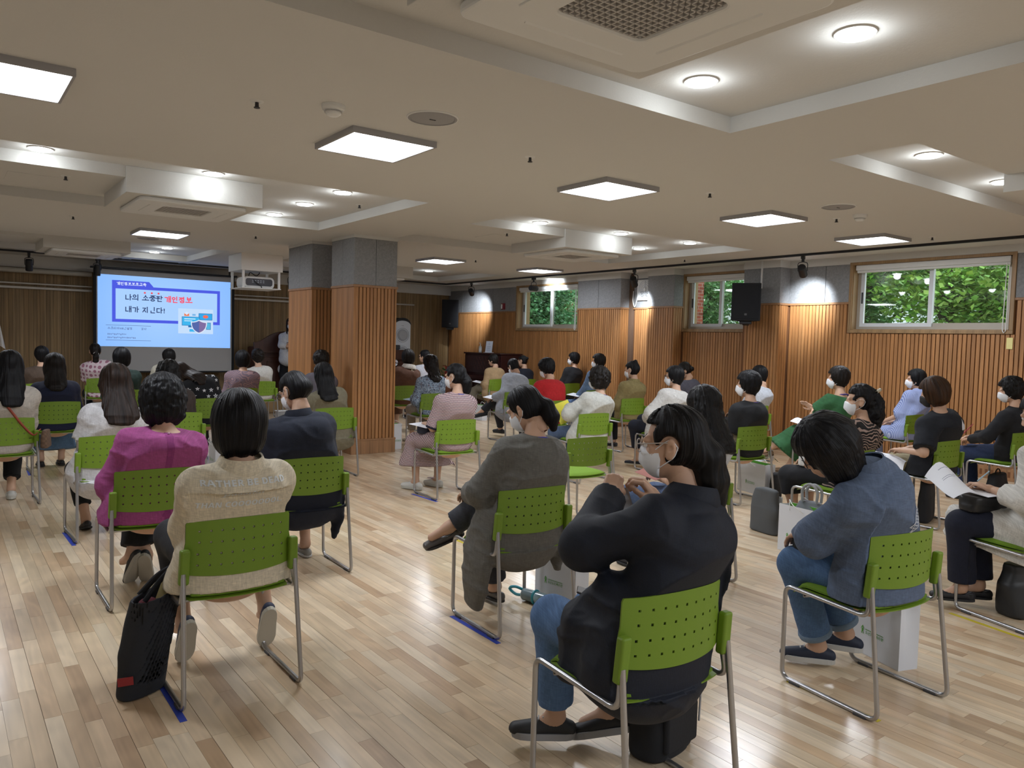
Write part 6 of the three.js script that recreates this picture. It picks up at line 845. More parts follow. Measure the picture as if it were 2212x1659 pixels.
function hangul(g, text, x, y, s, w) {      // g: canvas; x, y: top left; s: size
  g.lineWidth = w; g.lineCap = 'square'; g.lineJoin = 'miter';
  const line = p => { g.beginPath(); p.forEach(([a, b], i) => i ? g.lineTo(a, b) : g.moveTo(a, b)); g.stroke(); };
  const jamo = (j, X, Y, W, Hh) => { const q = JA[j]; if (!q) return; const m = p => p.map(([a, b]) => [X + a * W, Y + b * Hh]); if (q === 'o') { g.beginPath(); g.ellipse(X + W / 2, Y + Hh / 2, W * 0.38, Hh * 0.38, 0, 0, 7); g.stroke(); } else if (q === 'h') { line(m([[0.35, 0.02], [0.65, 0.02]])); line(m([[0.1, 0.26], [0.9, 0.26]])); g.beginPath(); g.ellipse(X + W / 2, Y + Hh * 0.67, W * 0.3, Hh * 0.26, 0, 0, 7); g.stroke(); } else q.forEach(p => line(m(p))); };
  for (const ch of text) {
    if (ch === ' ') { x += s * 0.42; continue; } const c = ch.charCodeAt(0) - 0xac00; if (c < 0) { g.font = 'bold ' + s + 'px sans-serif'; g.fillStyle = g.strokeStyle; g.fillText(ch, x, y + s * 0.86); x += g.measureText(ch).width; continue; }
    const i = INI[floor(c / 588)], v = floor((c % 588) / 28), f = FIN[c % 28], h = f ? 0.56 : 0.92, S = s * 0.92, V1 = (a, b, cc, d) => line([[x + a * S, y + b * S], [x + cc * S, y + d * S]]);
    const vert = [0, 1, 4, 5, 20].includes(v), hor = [8, 12, 13, 17, 18].includes(v), both = [9, 16, 19].includes(v);
    if (vert) { const dbl = v === 1 || v === 5; jamo(i, x + 0.02 * S, y + 0.08 * S, (dbl ? 0.46 : 0.54) * S, (h - 0.1) * S); const X = dbl ? 0.66 : 0.76; V1(X, 0.02, X, h); if (v === 0) V1(X, h * 0.45, X + 0.18, h * 0.45); if (v === 4) V1(X - 0.16, h * 0.45, X, h * 0.45); if (dbl) { V1(0.88, 0.0, 0.88, h); v === 1 ? V1(X, h * 0.45, 0.88, h * 0.45) : V1(X - 0.14, h * 0.45, X, h * 0.45); } }
    if (hor) { jamo(i, x + 0.16 * S, y + 0.0, 0.68 * S, (f ? 0.32 : 0.48) * S); const Y = v === 13 || v === 17 ? (f ? 0.4 : 0.62) : (f ? 0.5 : 0.82); V1(0.0, Y, 0.98, Y); const u = f ? 0.13 : 0.24; if (v === 8) V1(0.49, Y - u, 0.49, Y); if (v === 12) { V1(0.34, Y - u, 0.34, Y); V1(0.64, Y - u, 0.64, Y); } if (v === 13) V1(0.49, Y, 0.49, Y + u * 0.9); if (v === 17) { V1(0.34, Y, 0.34, Y + u * 0.9); V1(0.64, Y, 0.64, Y + u * 0.9); } }
    if (both) { jamo(i, x + 0.08 * S, y, 0.52 * S, (f ? 0.34 : 0.5) * S); const Y = f ? 0.5 : 0.74; V1(0.0, Y, 0.68, Y); if (v === 9) V1(0.34, Y - 0.13, 0.34, Y); if (v === 16) V1(0.34, Y, 0.34, Y + 0.12); V1(0.84, 0.0, 0.84, h); if (v === 9) V1(0.84, h * 0.5, 1.0, h * 0.5); }
    if (f) jamo(f, x + 0.14 * S, y + 0.62 * S, 0.74 * S, 0.36 * S); x += s;
  } return x;
}
// ------------------------------------------------------------------ screen, projector
{
  const slide = canvasTex(1600, 900, (g, w, h) => {
    g.fillStyle = '#8fbfff'; g.fillRect(0, 0, w, h); const gr = g.createRadialGradient(700, 400, 100, 800, 450, 1000); gr.addColorStop(0, '#a4cdff'); gr.addColorStop(1, '#86b8ff'); g.fillStyle = gr; g.fillRect(0, 0, w, h);
    g.fillStyle = '#4d5be0'; g.beginPath(); g.moveTo(160, 65); g.lineTo(585, 65); g.lineTo(635, 125); g.lineTo(635, 130); g.lineTo(1462, 130); g.lineTo(1462, 590); g.lineTo(160, 590); g.fill(); g.fillStyle = '#a9cfff'; g.fillRect(200, 168, 1226, 384);
    g.strokeStyle = '#dfe9ff'; hangul(g, '개인정보보호교육', 212, 84, 43, 6);
    g.strokeStyle = '#33456f'; hangul(g, '나의 소중한', 308, 236, 82, 11); g.strokeStyle = '#f2556b'; hangul(g, '개인정보', 770, 236, 86, 13); for (const x of [535, 617, 697]) { g.fillStyle = '#e8525e'; g.beginPath(); g.arc(x, 206, 12, 0, 7); g.fill(); }
    g.strokeStyle = '#33456f'; hangul(g, '내가 지킨다!', 308, 388, 82, 11);
    // small lines of the speaker's details, too blurred to read
    g.strokeStyle = '#4c5d88'; g.lineWidth = 4; for (const y of [632, 822]) { g.beginPath(); g.moveTo(92, y); g.lineTo(605, y); g.stroke(); } g.globalAlpha = 0.7; hangul(g, '수토피아HR컨설팅', 110, 655, 34, 4); hangul(g, '강사', 490, 655, 34, 4); for (const [y, n] of [[735, 12], [778, 18]]) for (let i = 0; i < n; i++) { g.fillStyle = '#5a6a92'; g.fillRect(110 + i * 18, y + (i % 3) * 2, 11, 20 - (i % 4) * 3); } g.globalAlpha = 1;
    // picture card: screens and a shield
    g.fillStyle = '#c3dcf8'; g.fillRect(935, 385, 440, 330); g.fillStyle = '#e8794f'; g.fillRect(1010, 445, 60, 36); g.fillStyle = '#d6e6ff'; g.beginPath(); g.moveTo(1010, 445); g.lineTo(1040, 425); g.lineTo(1070, 445); g.lineTo(1040, 468); g.fill(); g.fillStyle = '#79b4e6'; g.fillRect(1110, 452, 42, 24);
    const mon = (x, y, W, Hh, c) => { g.fillStyle = '#2f6fae'; g.fillRect(x, y, W, Hh); g.fillStyle = c; g.fillRect(x + 6, y + 6, W - 12, Hh - 12); }; mon(1190, 440, 175, 90, '#35a6e8'); g.fillStyle = '#f0705a'; g.beginPath(); g.ellipse(1278, 484, 34, 22, 0, 0, 7); g.fill(); mon(980, 490, 225, 120, '#3fb4ec'); g.fillStyle = '#bfe4fb'; g.fillRect(1010, 512, 140, 14); g.fillRect(1010, 540, 100, 12); g.fillStyle = '#2f6fae'; g.fillRect(1060, 610, 50, 22); mon(1285, 562, 60, 95, '#56b6df'); g.fillStyle = '#3fb4ec'; g.fillRect(1075, 655, 90, 34);
    g.fillStyle = '#dfe7f5'; g.beginPath(); g.moveTo(1195, 525); g.bezierCurveTo(1230, 550, 1260, 555, 1298, 556); g.bezierCurveTo(1300, 640, 1260, 690, 1195, 712); g.bezierCurveTo(1130, 690, 1090, 640, 1092, 556); g.bezierCurveTo(1130, 555, 1160, 550, 1195, 525); g.fill();
    for (const [s, c] of [[-1, '#5467a8'], [1, '#7d6b9e']]) { g.fillStyle = c; g.beginPath(); g.moveTo(1195, 540); g.bezierCurveTo(1195 + s * 30, 560, 1195 + s * 60, 566, 1195 + s * 90, 567); g.bezierCurveTo(1195 + s * 92, 635, 1195 + s * 60, 680, 1195, 700); g.fill(); }
  });
  const t = thing('projection_screen', 'large hanging projection screen with a bright blue slide of Korean text, framed in black', 'screen', [3.73, 0, -16.5]);
  part('cloth', bx(-1.25, 1.26, 0.79, 2.72, -0.012, 0), mat(lin(0.45, 0.45, 0.45), 0.8), t);
  const img = new THREE.PlaneGeometry(2.46, 1.36).translate(0.0, 1.945, 0.003); part('slide', img, new THREE.MeshStandardMaterial({ color: 0x000000, roughness: 0.9, emissive: 0xffffff, emissiveMap: slide, emissiveIntensity: 0.36 }), t, 'projected blue slide');
  part('border', join([bx(-1.3, -1.25, 0.76, 2.75, -0.014, 0.006), bx(1.26, 1.31, 0.76, 2.75, -0.014, 0.006), bx(-1.25, 1.26, 0.76, 0.79, -0.014, 0.006)]), M.blackMatt, t);
  part('housing', bx(-1.35, 1.36, 2.73, 2.765, -0.06, 0.04, 0.01), M.black, t); part('hanger', join([bx(-1.2, -1.18, 2.76, 2.9, -0.02, 0), bx(1.2, 1.22, 2.76, 2.9, -0.02, 0)]), M.black, t);
}
{
  const t = thing('projector', 'white and dark grey projector on an open lift tray under a white ceiling box', 'projector', [4.43, 0, -13.35]);
  part('lift_box', bx(-0.35, 0.35, 2.62, 2.9, -0.34, 0.35, 0.004), M.white, t); part('tray', bx(-0.33, 0.33, 2.325, 2.34, -0.32, 0.33, 0.004), M.white, t);
  for (const x of [-0.3, 0.3]) for (const z of [-0.29, 0.3]) part('post', bx(x - 0.018, x + 0.018, 2.335, 2.63, z - 0.018, z + 0.018, 0.003), M.white, t);
  const sh = new THREE.ExtrudeGeometry(roundRect(0.5, 0.17, 0.06), { depth: 0.36, bevelEnabled: true, bevelSize: 0.012, bevelThickness: 0.012, bevelSegments: 2 }).translate(0, 2.435, -0.18); part('case', sh, M.white, t);
  part('rear_panel', new THREE.ExtrudeGeometry(roundRect(0.45, 0.12, 0.04), { depth: 0.012, bevelEnabled: false }).translate(0, 2.44, 0.185), mat(lin(0.05, 0.055, 0.07), 0.4), t);
  part('sockets', join([0, 1, 2, 3, 4].flatMap(i => [0, 1].map(j => bx(-0.12 + i * 0.045, -0.095 + i * 0.045, 2.43 + j * 0.028, 2.444 + j * 0.028, 0.197, 0.2)))), mat(lin(0.4, 0.45, 0.52), 0.5), t);
  part('cable', tube([[-0.15, 2.53, 0.1], [-0.12, 2.6, 0.1], [-0.03, 2.55, 0.12], [0.05, 2.6, 0.05], [0.06, 2.63, 0]], 0.008, 30, 6), M.black, t); part('cable', tube([[-0.1, 2.53, 0.16], [-0.08, 2.45, 0.21], [0.02, 2.38, 0.22], [0.04, 2.345, 0.2]], 0.007, 30, 6), M.black, t);
}
// ------------------------------------------------------------------ stage furniture
const redwood = mat(lin(0.075, 0.024, 0.014), 0.35, { map: rep(grainT, 1.5, 0.5) }), emblem = canvasTex(128, 128, (g) => { g.fillStyle = '#e8eef8'; g.fillRect(0, 0, 128, 128); g.strokeStyle = '#24306a'; g.lineWidth = 14; g.beginPath(); g.arc(60, 84, 34, PI, PI * 1.8); g.stroke(); g.lineWidth = 6; g.beginPath(); g.arc(64, 92, 26, 0.2, 2.2); g.stroke(); g.fillStyle = '#d33a3a'; g.beginPath(); g.arc(92, 40, 8, 0, 7); g.fill(); });
function lectern(x, z, w, hgt, label, arch) {
  const t = thing('lectern', label, 'lectern', [x, 0.3, z]);
  part('body', bx(-w / 2 + 0.06, w / 2 - 0.06, 0.08, hgt - 0.2, -0.2, 0.2, 0.008), redwood, t); part('plinth', bx(-w / 2, w / 2, 0, 0.09, -0.25, 0.24, 0.01), redwood, t);
  part('side_panel', bx(-w / 2 + 0.03, -w / 2 + 0.065, 0.05, hgt - 0.1, -0.28, 0.21, 0.008), redwood, t); part('side_panel', bx(w / 2 - 0.065, w / 2 - 0.03, 0.05, hgt - 0.1, -0.28, 0.21, 0.008), redwood, t);
  const s = new THREE.Shape(); s.moveTo(-w / 2, hgt - 0.2); s.lineTo(-w / 2, hgt); s.bezierCurveTo(-w * 0.35, hgt, -w * 0.3, hgt + arch, 0, hgt + arch); s.bezierCurveTo(w * 0.3, hgt + arch, w * 0.35, hgt, w / 2, hgt); s.lineTo(w / 2, hgt - 0.2); part('top_board', new THREE.ExtrudeGeometry(s, { depth: 0.05, bevelEnabled: true, bevelSize: 0.006, bevelThickness: 0.006, bevelSegments: 2 }).translate(0, 0, 0.2), redwood, t);
  part('moulding', join([bx(-w / 2 + 0.02, w / 2 - 0.02, hgt - 0.21, hgt - 0.185, 0.2, 0.27, 0.006), bx(-w / 2 + 0.02, w / 2 - 0.02, hgt - 0.30, hgt - 0.28, 0.2, 0.23, 0.006), bx(-w * 0.3, w * 0.3, hgt - 0.4, hgt - 0.385, 0.2, 0.216, 0.003), bx(-w * 0.3, w * 0.3, 0.2, 0.215, 0.2, 0.216, 0.003), bx(-w * 0.3, -w * 0.3 + 0.015, 0.2, hgt - 0.385, 0.2, 0.216, 0.003), bx(w * 0.3 - 0.015, w * 0.3, 0.2, hgt - 0.385, 0.2, 0.216, 0.003)]), redwood, t);
  part('shelf', bx(-w / 2 + 0.06, w / 2 - 0.06, hgt - 0.12, hgt - 0.09, -0.3, 0.2, 0.005).rotateX(0.0), redwood, t);
  return t;
}
{
  const a = lectern(6.0, -16.25, 1.4, 1.1, 'dark red wooden lectern with a curved top behind the lecturer, left of the columns', 0.24);
  part('emblem', new THREE.CircleGeometry(0.12, 32).translate(-0.08, 0.55, 0.225), mat(0xffffff, 0.5, { map: emblem }), a, 'round white emblem');
  const b = lectern(8.02, -15.62, 0.92, 1.0, 'dark brown wooden lectern with a round emblem, just right of the columns', 0.0);
  part('emblem', new THREE.CircleGeometry(0.075, 32).translate(0.2, 0.72, 0.225), mat(0xffffff, 0.5, { map: emblem }), b, 'round white emblem');
  solo('monitor', join([bx(-0.16, 0.26, 0, 0.1, -0.012, 0.05, 0.02), bx(-0.1, 0.2, -0.012, 0.005, -0.1, 0.1, 0.004)]), M.dark, 'low dark device lying on the brown lectern right of the columns', 'monitor').position.set(8.15, 1.313, -15.55);
}
{
  const t = thing('floor_air_conditioner', 'tall white floor air conditioner with a black domed top and two round grilles', 'air conditioner', [8.9, 0.3, -16.45]);
  const s = new THREE.Shape(); s.moveTo(-0.2, 0); s.lineTo(0.2, 0); s.lineTo(0.205, 1.6); s.bezierCurveTo(0.17, 1.665, 0.08, 1.69, 0, 1.69); s.bezierCurveTo(-0.08, 1.69, -0.17, 1.665, -0.205, 1.6); s.lineTo(-0.2, 0); part('body', new THREE.ExtrudeGeometry(s, { depth: 0.26, bevelEnabled: true, bevelSize: 0.012, bevelThickness: 0.02, bevelSegments: 3 }).translate(0, 0, -0.14), mat(lin(0.68, 0.72, 0.78), 0.4), t);
  const c = new THREE.Shape(); c.moveTo(-0.218, 1.59); c.bezierCurveTo(-0.17, 1.665, -0.08, 1.685, 0, 1.685); c.bezierCurveTo(0.08, 1.685, 0.17, 1.665, 0.218, 1.59); c.bezierCurveTo(0.19, 1.70, 0.1, 1.745, 0, 1.745); c.bezierCurveTo(-0.1, 1.745, -0.19, 1.7, -0.218, 1.59); part('dome', new THREE.ExtrudeGeometry(c, { depth: 0.28, bevelEnabled: true, bevelSize: 0.004, bevelThickness: 0.006, bevelSegments: 2 }).translate(0, 0, -0.13), M.black, t);
  for (const y of [1.34, 0.92]) { const g = part('round_grille', new THREE.CylinderGeometry(0.135, 0.14, 0.02, 40).rotateX(PI / 2).translate(0, y, 0.145), mat(lin(0.36, 0.37, 0.40), 0.5), t); part('rim', new THREE.TorusGeometry(0.165, 0.008, 8, 48).translate(0, y, 0.143), mat(lin(0.48, 0.5, 0.53), 0.4), g); part('disc', new THREE.CylinderGeometry(0.105, 0.105, 0.01, 40).rotateX(PI / 2).translate(0, y, 0.16), mat(lin(0.42, 0.43, 0.46), 0.45), g); }
  part('badge', bx(-0.03, 0.03, 1.555, 1.565, 0.14, 0.143), mat(lin(0.3, 0.32, 0.36), 0.4), t);
}
function loudspeaker(pos, turn, w, h, d, label) {
  const t = thing('loudspeaker', label, 'speaker', pos, turn); const s = new THREE.Shape([[-w / 2, 0], [w / 2, 0], [w * 0.3, -d], [-w * 0.3, -d]].map(p => new THREE.Vector2(p[0], p[1])));
  part('cabinet', new THREE.ExtrudeGeometry(s, { depth: h, bevelEnabled: true, bevelSize: 0.012, bevelThickness: 0.012, bevelSegments: 3 }).rotateX(-PI / 2).scale(1, 1, -1).translate(0, -h / 2, 0), M.blackMatt, t);
  const cab = t.children[0].geometry, ix = cab.index; if (!ix) { const p = cab.attributes.position; for (let i = 0; i < p.count; i += 3) { for (const k of ['position', 'normal', 'uv']) { const a = cab.attributes[k], n = a.itemSize; for (let q = 0; q < n; q++) { const v = a.array[(i + 1) * n + q]; a.array[(i + 1) * n + q] = a.array[(i + 2) * n + q]; a.array[(i + 2) * n + q] = v; } } } }
  cab.computeVertexNormals();
  part('grille', bx(-w / 2 + 0.012, w / 2 - 0.012, -h / 2 + 0.015, h / 2 - 0.015, 0.008, 0.02, 0.01), mat(lin(0.008, 0.009, 0.012), 0.9, { bumpMap: rep(feltT, 12, 12), bumpScale: 0.002 }), t); part('badge', bx(-0.018, 0.018, -h / 2 + 0.07, -h / 2 + 0.10, 0.02, 0.023), mat(lin(0.07, 0.07, 0.07), 0.4), t);
  part('bracket', join([bx(-0.09, 0.09, -h / 2 - 0.06, -h / 2 - 0.012, -d * 0.8, -0.06, 0.01), bx(-0.05, 0.05, -h / 2 - 0.07, -h / 2 + 0.12, -d - 0.16, -d + 0.0, 0.01)]), M.black, t); return t;
}
loudspeaker([10.2, 2.2, -16.3], -0.6, 0.38, 0.66, 0.3, 'black loudspeaker high in the far corner of the stage wall');
loudspeaker([9.93, 2.25, -7.42], -0.95, 0.40, 0.55, 0.3, 'black loudspeaker on the pier left of the near window');
solo('cable_duct', bx(-0.012, 0.012, 0, 0.42, -0.012, 0.012, 0.003), M.white, 'white cable duct running up the pier to the ceiling above the loudspeaker', 'duct').position.set(10.335, 2.48, -7.45);
// piano against the window wall
{
  const t = thing('upright_piano', 'dark mahogany upright piano against the wall under the far window', 'piano', [10.0, 0, -14.56], -PI / 2), pw = mat(lin(0.035, 0.010, 0.010), 0.25), L = 0.72;
  // own frame: x along the wall, z out to the room
  part('case', bx(-L, L, 0.02, 1.25, -0.56, 0.0, 0.008), pw, t); part('lid', bx(-L - 0.02, L + 0.02, 1.25, 1.285, -0.58, 0.03, 0.008), pw, t); part('music_panel', bx(-L + 0.05, L - 0.05, 0.82, 1.22, 0.0, 0.018, 0.006), pw, t);
  part('inlay', join([0, 1, 2, 3].flatMap(i => [0, 1, 2].map(j => moved(bx(-0.002, 0.002, -0.05, 0.05, 0, 0.003), [-0.28 + i * 0.12 + j * 0.04, 0.95 + j * 0.1, 0.019], [0, 0, 0.5])))), mat(lin(0.14, 0.06, 0.05), 0.4), t);
  part('key_slip', bx(-L, L, 0.60, 0.68, 0.0, 0.27, 0.01), pw, t); part('fallboard', bx(-L + 0.06, L - 0.06, 0.68, 0.78, 0.0, 0.24, 0.02), pw, t); for (const x of [-L + 0.035, L - 0.035]) { part('arm', bx(x - 0.035, x + 0.035, 0.6, 0.82, 0, 0.26, 0.02), pw, t); part('leg', bx(x - 0.03, x + 0.03, 0.04, 0.6, 0.19, 0.25, 0.01), pw, t); part('toe', bx(x - 0.035, x + 0.035, 0, 0.06, -0.02, 0.28, 0.01), pw, t); }
  part('pedal', join([-0.08, 0, 0.08].map(x => bx(x - 0.012, x + 0.012, 0.06, 0.075, 0, 0.09, 0.004))), mat(lin(0.5, 0.36, 0.12), 0.3, { metalness: 0.9 }), t);
  const b = thing('sanitizer_bottle', 'clear hand sanitizer pump bottle standing on the piano', 'bottle', [10.25, 1.285, -15.02]); part('bottle', lathe([[0, 0], [0.036, 0], [0.038, 0.01], [0.038, 0.12], [0.03, 0.14], [0.014, 0.145], [0.014, 0.155], [0, 0.155]], 20), mat(lin(0.60, 0.63, 0.62), 0.25), b); part('pump', join([cyl(0.014, 0.012, 0.03, 0, 0.155, 0, 12), cyl(0.004, 0.004, 0.03, 0, 0.185, 0, 8), bx(-0.035, 0.01, 0.21, 0.222, -0.008, 0.008, 0.003)]), M.white, b); part('label', cyl(0.0385, 0.0385, 0.06, 0, 0.035, 0, 20), M.white, b);
  const c = thing('sign_stand', 'small white framed notice standing on the piano', 'sign', [10.2, 1.285, -14.62], -PI / 2 + 0.25); const tx = canvasTex(256, 352, (g, w, h) => { g.fillStyle = '#dfe8f8'; g.fillRect(0, 0, w, h); g.strokeStyle = '#7c8aa8'; g.lineWidth = 5; g.beginPath(); g.ellipse(128, 85, 20, 34, 0, 0, 7); g.stroke(); hangul(g, '손소독', 70, 160, 40, 5); hangul(g, '자리마다', 60, 220, 34, 4); for (let i = 0; i < 2; i++) { g.fillStyle = '#98a4bd'; g.fillRect(50, 275 + i * 26, 156, 8); } });
  part('plate', moved(bx(-0.1, 0.1, 0.005, 0.27, -0.004, 0.004, 0.002), [0, 0, 0], [-0.15, 0, 0]), mat(lin(0.62, 0.66, 0.72), 0.3), c); part('notice', moved(new THREE.PlaneGeometry(0.19, 0.255).translate(0, 0.138, 0.0055), [0, 0, 0], [-0.15, 0, 0]), mat(0xffffff, 0.5, { map: tx }), c); part('base', bx(-0.11, 0.11, 0, 0.012, -0.06, 0.05, 0.003), mat(lin(0.55, 0.56, 0.6), 0.3), c);
  const p = thing('potted_plant', 'red flowering potted plant on the stage beside the piano', 'plant', [9.75, 0.3, -15.6]); part('pot', lathe([[0, 0], [0.09, 0], [0.12, 0.2], [0.13, 0.22], [0.11, 0.22], [0, 0.2]], 20), mat(lin(0.3, 0.12, 0.06), 0.7), p);
  const R = rng(4), lf = [], rd = []; for (let i = 0; i < 46; i++) { const a = R() * 6.28, u = 0.05 + R() * 0.16, h = 0.3 + R() * 0.35; (i % 5 < 2 ? lf : rd).push(moved(new THREE.SphereGeometry(0.05, 8, 5).scale(1, 0.12, 0.55), [cos(a) * u, h, sin(a) * u], [R() - 0.5, -a, R() * 0.8])); } part('leaves', join(lf), mat(lin(0.05, 0.12, 0.03), 0.7), p); part('flowers', join(rd), mat(lin(0.4, 0.02, 0.02), 0.7), p); part('stems', join([0, 1, 2, 3, 4].map(i => sweep([V(0, 0.2, 0), V(cos(i * 1.3) * 0.05, 0.35, sin(i * 1.3) * 0.05), V(cos(i * 1.3) * 0.12, 0.5, sin(i * 1.3) * 0.12)], 0.006, 6))), mat(lin(0.08, 0.12, 0.04), 0.8), p);
}
{ // national flag hanging on a pole at the left end of the stage
  const t = thing('flag', 'white flag with a red disc on a pole at the far left', 'flag', [0.62, 0.3, -16.2]); part('pole', cyl(0.016, 0.014, 2.1, 0.0, 0, 0, 12), mat(lin(0.45, 0.3, 0.1), 0.4), t); part('base', lathe([[0, 0], [0.16, 0], [0.16, 0.03], [0.04, 0.06], [0.02, 0.1], [0, 0.1]], 24), mat(lin(0.3, 0.22, 0.1), 0.4), t); part('finial', new THREE.SphereGeometry(0.035, 14, 10).translate(0, 2.13, 0), mat(lin(0.6, 0.42, 0.12), 0.3), t);
  const nx = 28, ny = 20, pos = [], uv = [], idx = []; for (let j = 0; j <= ny; j++) for (let i = 0; i <= nx; i++) { const u = i / nx, v = j / ny; const x = u * (0.26 + 0.14 * v), y = 2.0 - v * 0.95 - u * u * 0.42 * (1 - v * 0.6), z = 0.06 * sin(u * 14 + v * 2) * (0.3 + u); pos.push(x, y, z + 0.015); uv.push(u, 1 - v); } for (let j = 0; j < ny; j++) for (let i = 0; i < nx; i++) { const a = j * (nx + 1) + i, b = a + nx + 1; idx.push(a, b, a + 1, a + 1, b, b + 1); }
  const ft = canvasTex(256, 192, (g, w, h) => { g.fillStyle = '#e9e7e4'; g.fillRect(0, 0, w, h); g.fillStyle = '#b01c2e'; g.beginPath(); g.arc(150, 88, 62, 0, 7); g.fill(); g.fillStyle = '#1d3f86'; g.beginPath(); g.arc(150, 88, 62, 0.2, PI + 0.2); g.fill(); }); part('cloth', rawGeo(pos, null, uv, idx), mat(0xffffff, 0.85, { map: ft, side: THREE.DoubleSide }), t);
}
// ------------------------------------------------------------------ bags, papers, tape on the floor
const bagLogo = canvasTex(512, 160, (g, w, h) => { g.fillStyle = '#000'; g.fillRect(0, 0, w, h); g.strokeStyle = g.fillStyle = '#fff'; g.fillRect(20, 40, 60, 14); g.fillRect(32, 60, 36, 60); g.fillRect(10, 66, 80, 8); g.fillRect(26, 120, 14, 30); g.fillRect(60, 120, 14, 30); g.beginPath(); g.moveTo(50, 8); g.lineTo(70, 38); g.lineTo(30, 38); g.fill(); hangul(g, '도산노인복지관', 110, 88, 54, 6); for (let i = 0; i < 24; i++) g.fillRect(112 + i * 15.5, 56, 10, 16); }); bagLogo.colorSpace = THREE.NoColorSpace;
const paperM = mat(lin(0.66, 0.68, 0.72), 0.6), greenIn = mat(lin(0.10, 0.34, 0.03), 0.6, { side: THREE.DoubleSide }), logoM = mat(lin(0.10, 0.34, 0.05), 0.6, { alphaMap: bagLogo, alphaTest: 0.5 });
function paperBag(x, z, turn, label, w = 0.32, h = 0.36, d = 0.12) {     // front looks along the bag's own +z
  const t = thing('paper_bag', label, 'bag', [x, 0, z], turn, 'white paper gift bags'), e = 0.002;
  part('front', bx(-w / 2, w / 2, 0, h, d / 2 - e, d / 2), paperM, t); part('back', bx(-w / 2, w / 2, 0, h, -d / 2, -d / 2 + e), paperM, t); part('bottom', bx(-w / 2, w / 2, 0, e, -d / 2, d / 2), paperM, t);
  for (const s of [-1, 1]) { const g = join([bx(s * w / 2 - e, s * w / 2, 0, h, -d / 2, d / 2)]); const P = new THREE.BoxGeometry(e, h, d, 1, 8, 6); const p = P.attributes.position; for (let i = 0; i < p.count; i++) { const k = 1 - abs(p.getZ(i)) / (d / 2), v = (p.getY(i) + h / 2) / h; p.setX(i, p.getX(i) - s * 0.035 * k * v * v); } P.computeVertexNormals(); part('side', P.translate(s * w / 2, h / 2, 0), paperM, t); }
  part('lining', join([bx(-w / 2 + 0.004, w / 2 - 0.004, 0.01, h - 0.001, d / 2 - e - 0.0015, d / 2 - e), bx(-w / 2 + 0.004, w / 2 - 0.004, 0.01, h - 0.001, -d / 2 + e, -d / 2 + e + 0.0015)]), greenIn, t, 'green inside');
  for (const s of [-1, 1]) part('handle', tube([[-0.06, h - 0.035, s * (d / 2 + 0.003)], [-0.062, h + 0.01, s * d / 2], [-0.05, h + 0.05, s * (d / 2 + 0.02)], [0, h + 0.02, s * (d / 2 + 0.045)], [0.05, h - 0.01, s * (d / 2 + 0.035)], [0.06, h - 0.035, s * (d / 2 + 0.003)]], 0.0032, 30, 6), M.white, t);
  const l = part('logo', new THREE.PlaneGeometry(0.16, 0.05).translate(-0.01, h * 0.35, d / 2 + 0.0012), logoM, t, 'green printed logo'); return t;
}
paperBag(3.02, -3.50, -PI / 2 + 0.14, 'white paper bag with a green logo under the grey linen tunic, right of her chair');
paperBag(3.85, -1.96, -PI / 2 - 0.3, 'white paper bag with green logo under the chair of the bending woman');
paperBag(5.28, -3.36, -PI / 2 - 0.1, 'white paper bag left of the bending woman, a grey handbag inside');
paperBag(7.08, -5.07, -PI / 2 - 0.25, 'white paper bag with white cord handles under the chair of the black T-shirt woman', 0.44, 0.33, 0.13);
paperBag(5.22, -9.72, 0.1, 'narrow white paper bag at the right foot of the column', 0.14, 0.36, 0.1);
paperBag(8.62, -12.6, -PI / 2, 'white paper bag on the floor beyond the houndstooth dress', 0.34, 0.3, 0.12);
paperBag(1.5, -6.0, -PI / 2 + 0.2, 'white paper bag on the floor in front of the woman in magenta', 0.3, 0.34, 0.12);
paperBag(2.62, -9.2, -PI / 2, 'white paper bag half hidden behind the person in the lettered shirt', 0.26, 0.3, 0.1);
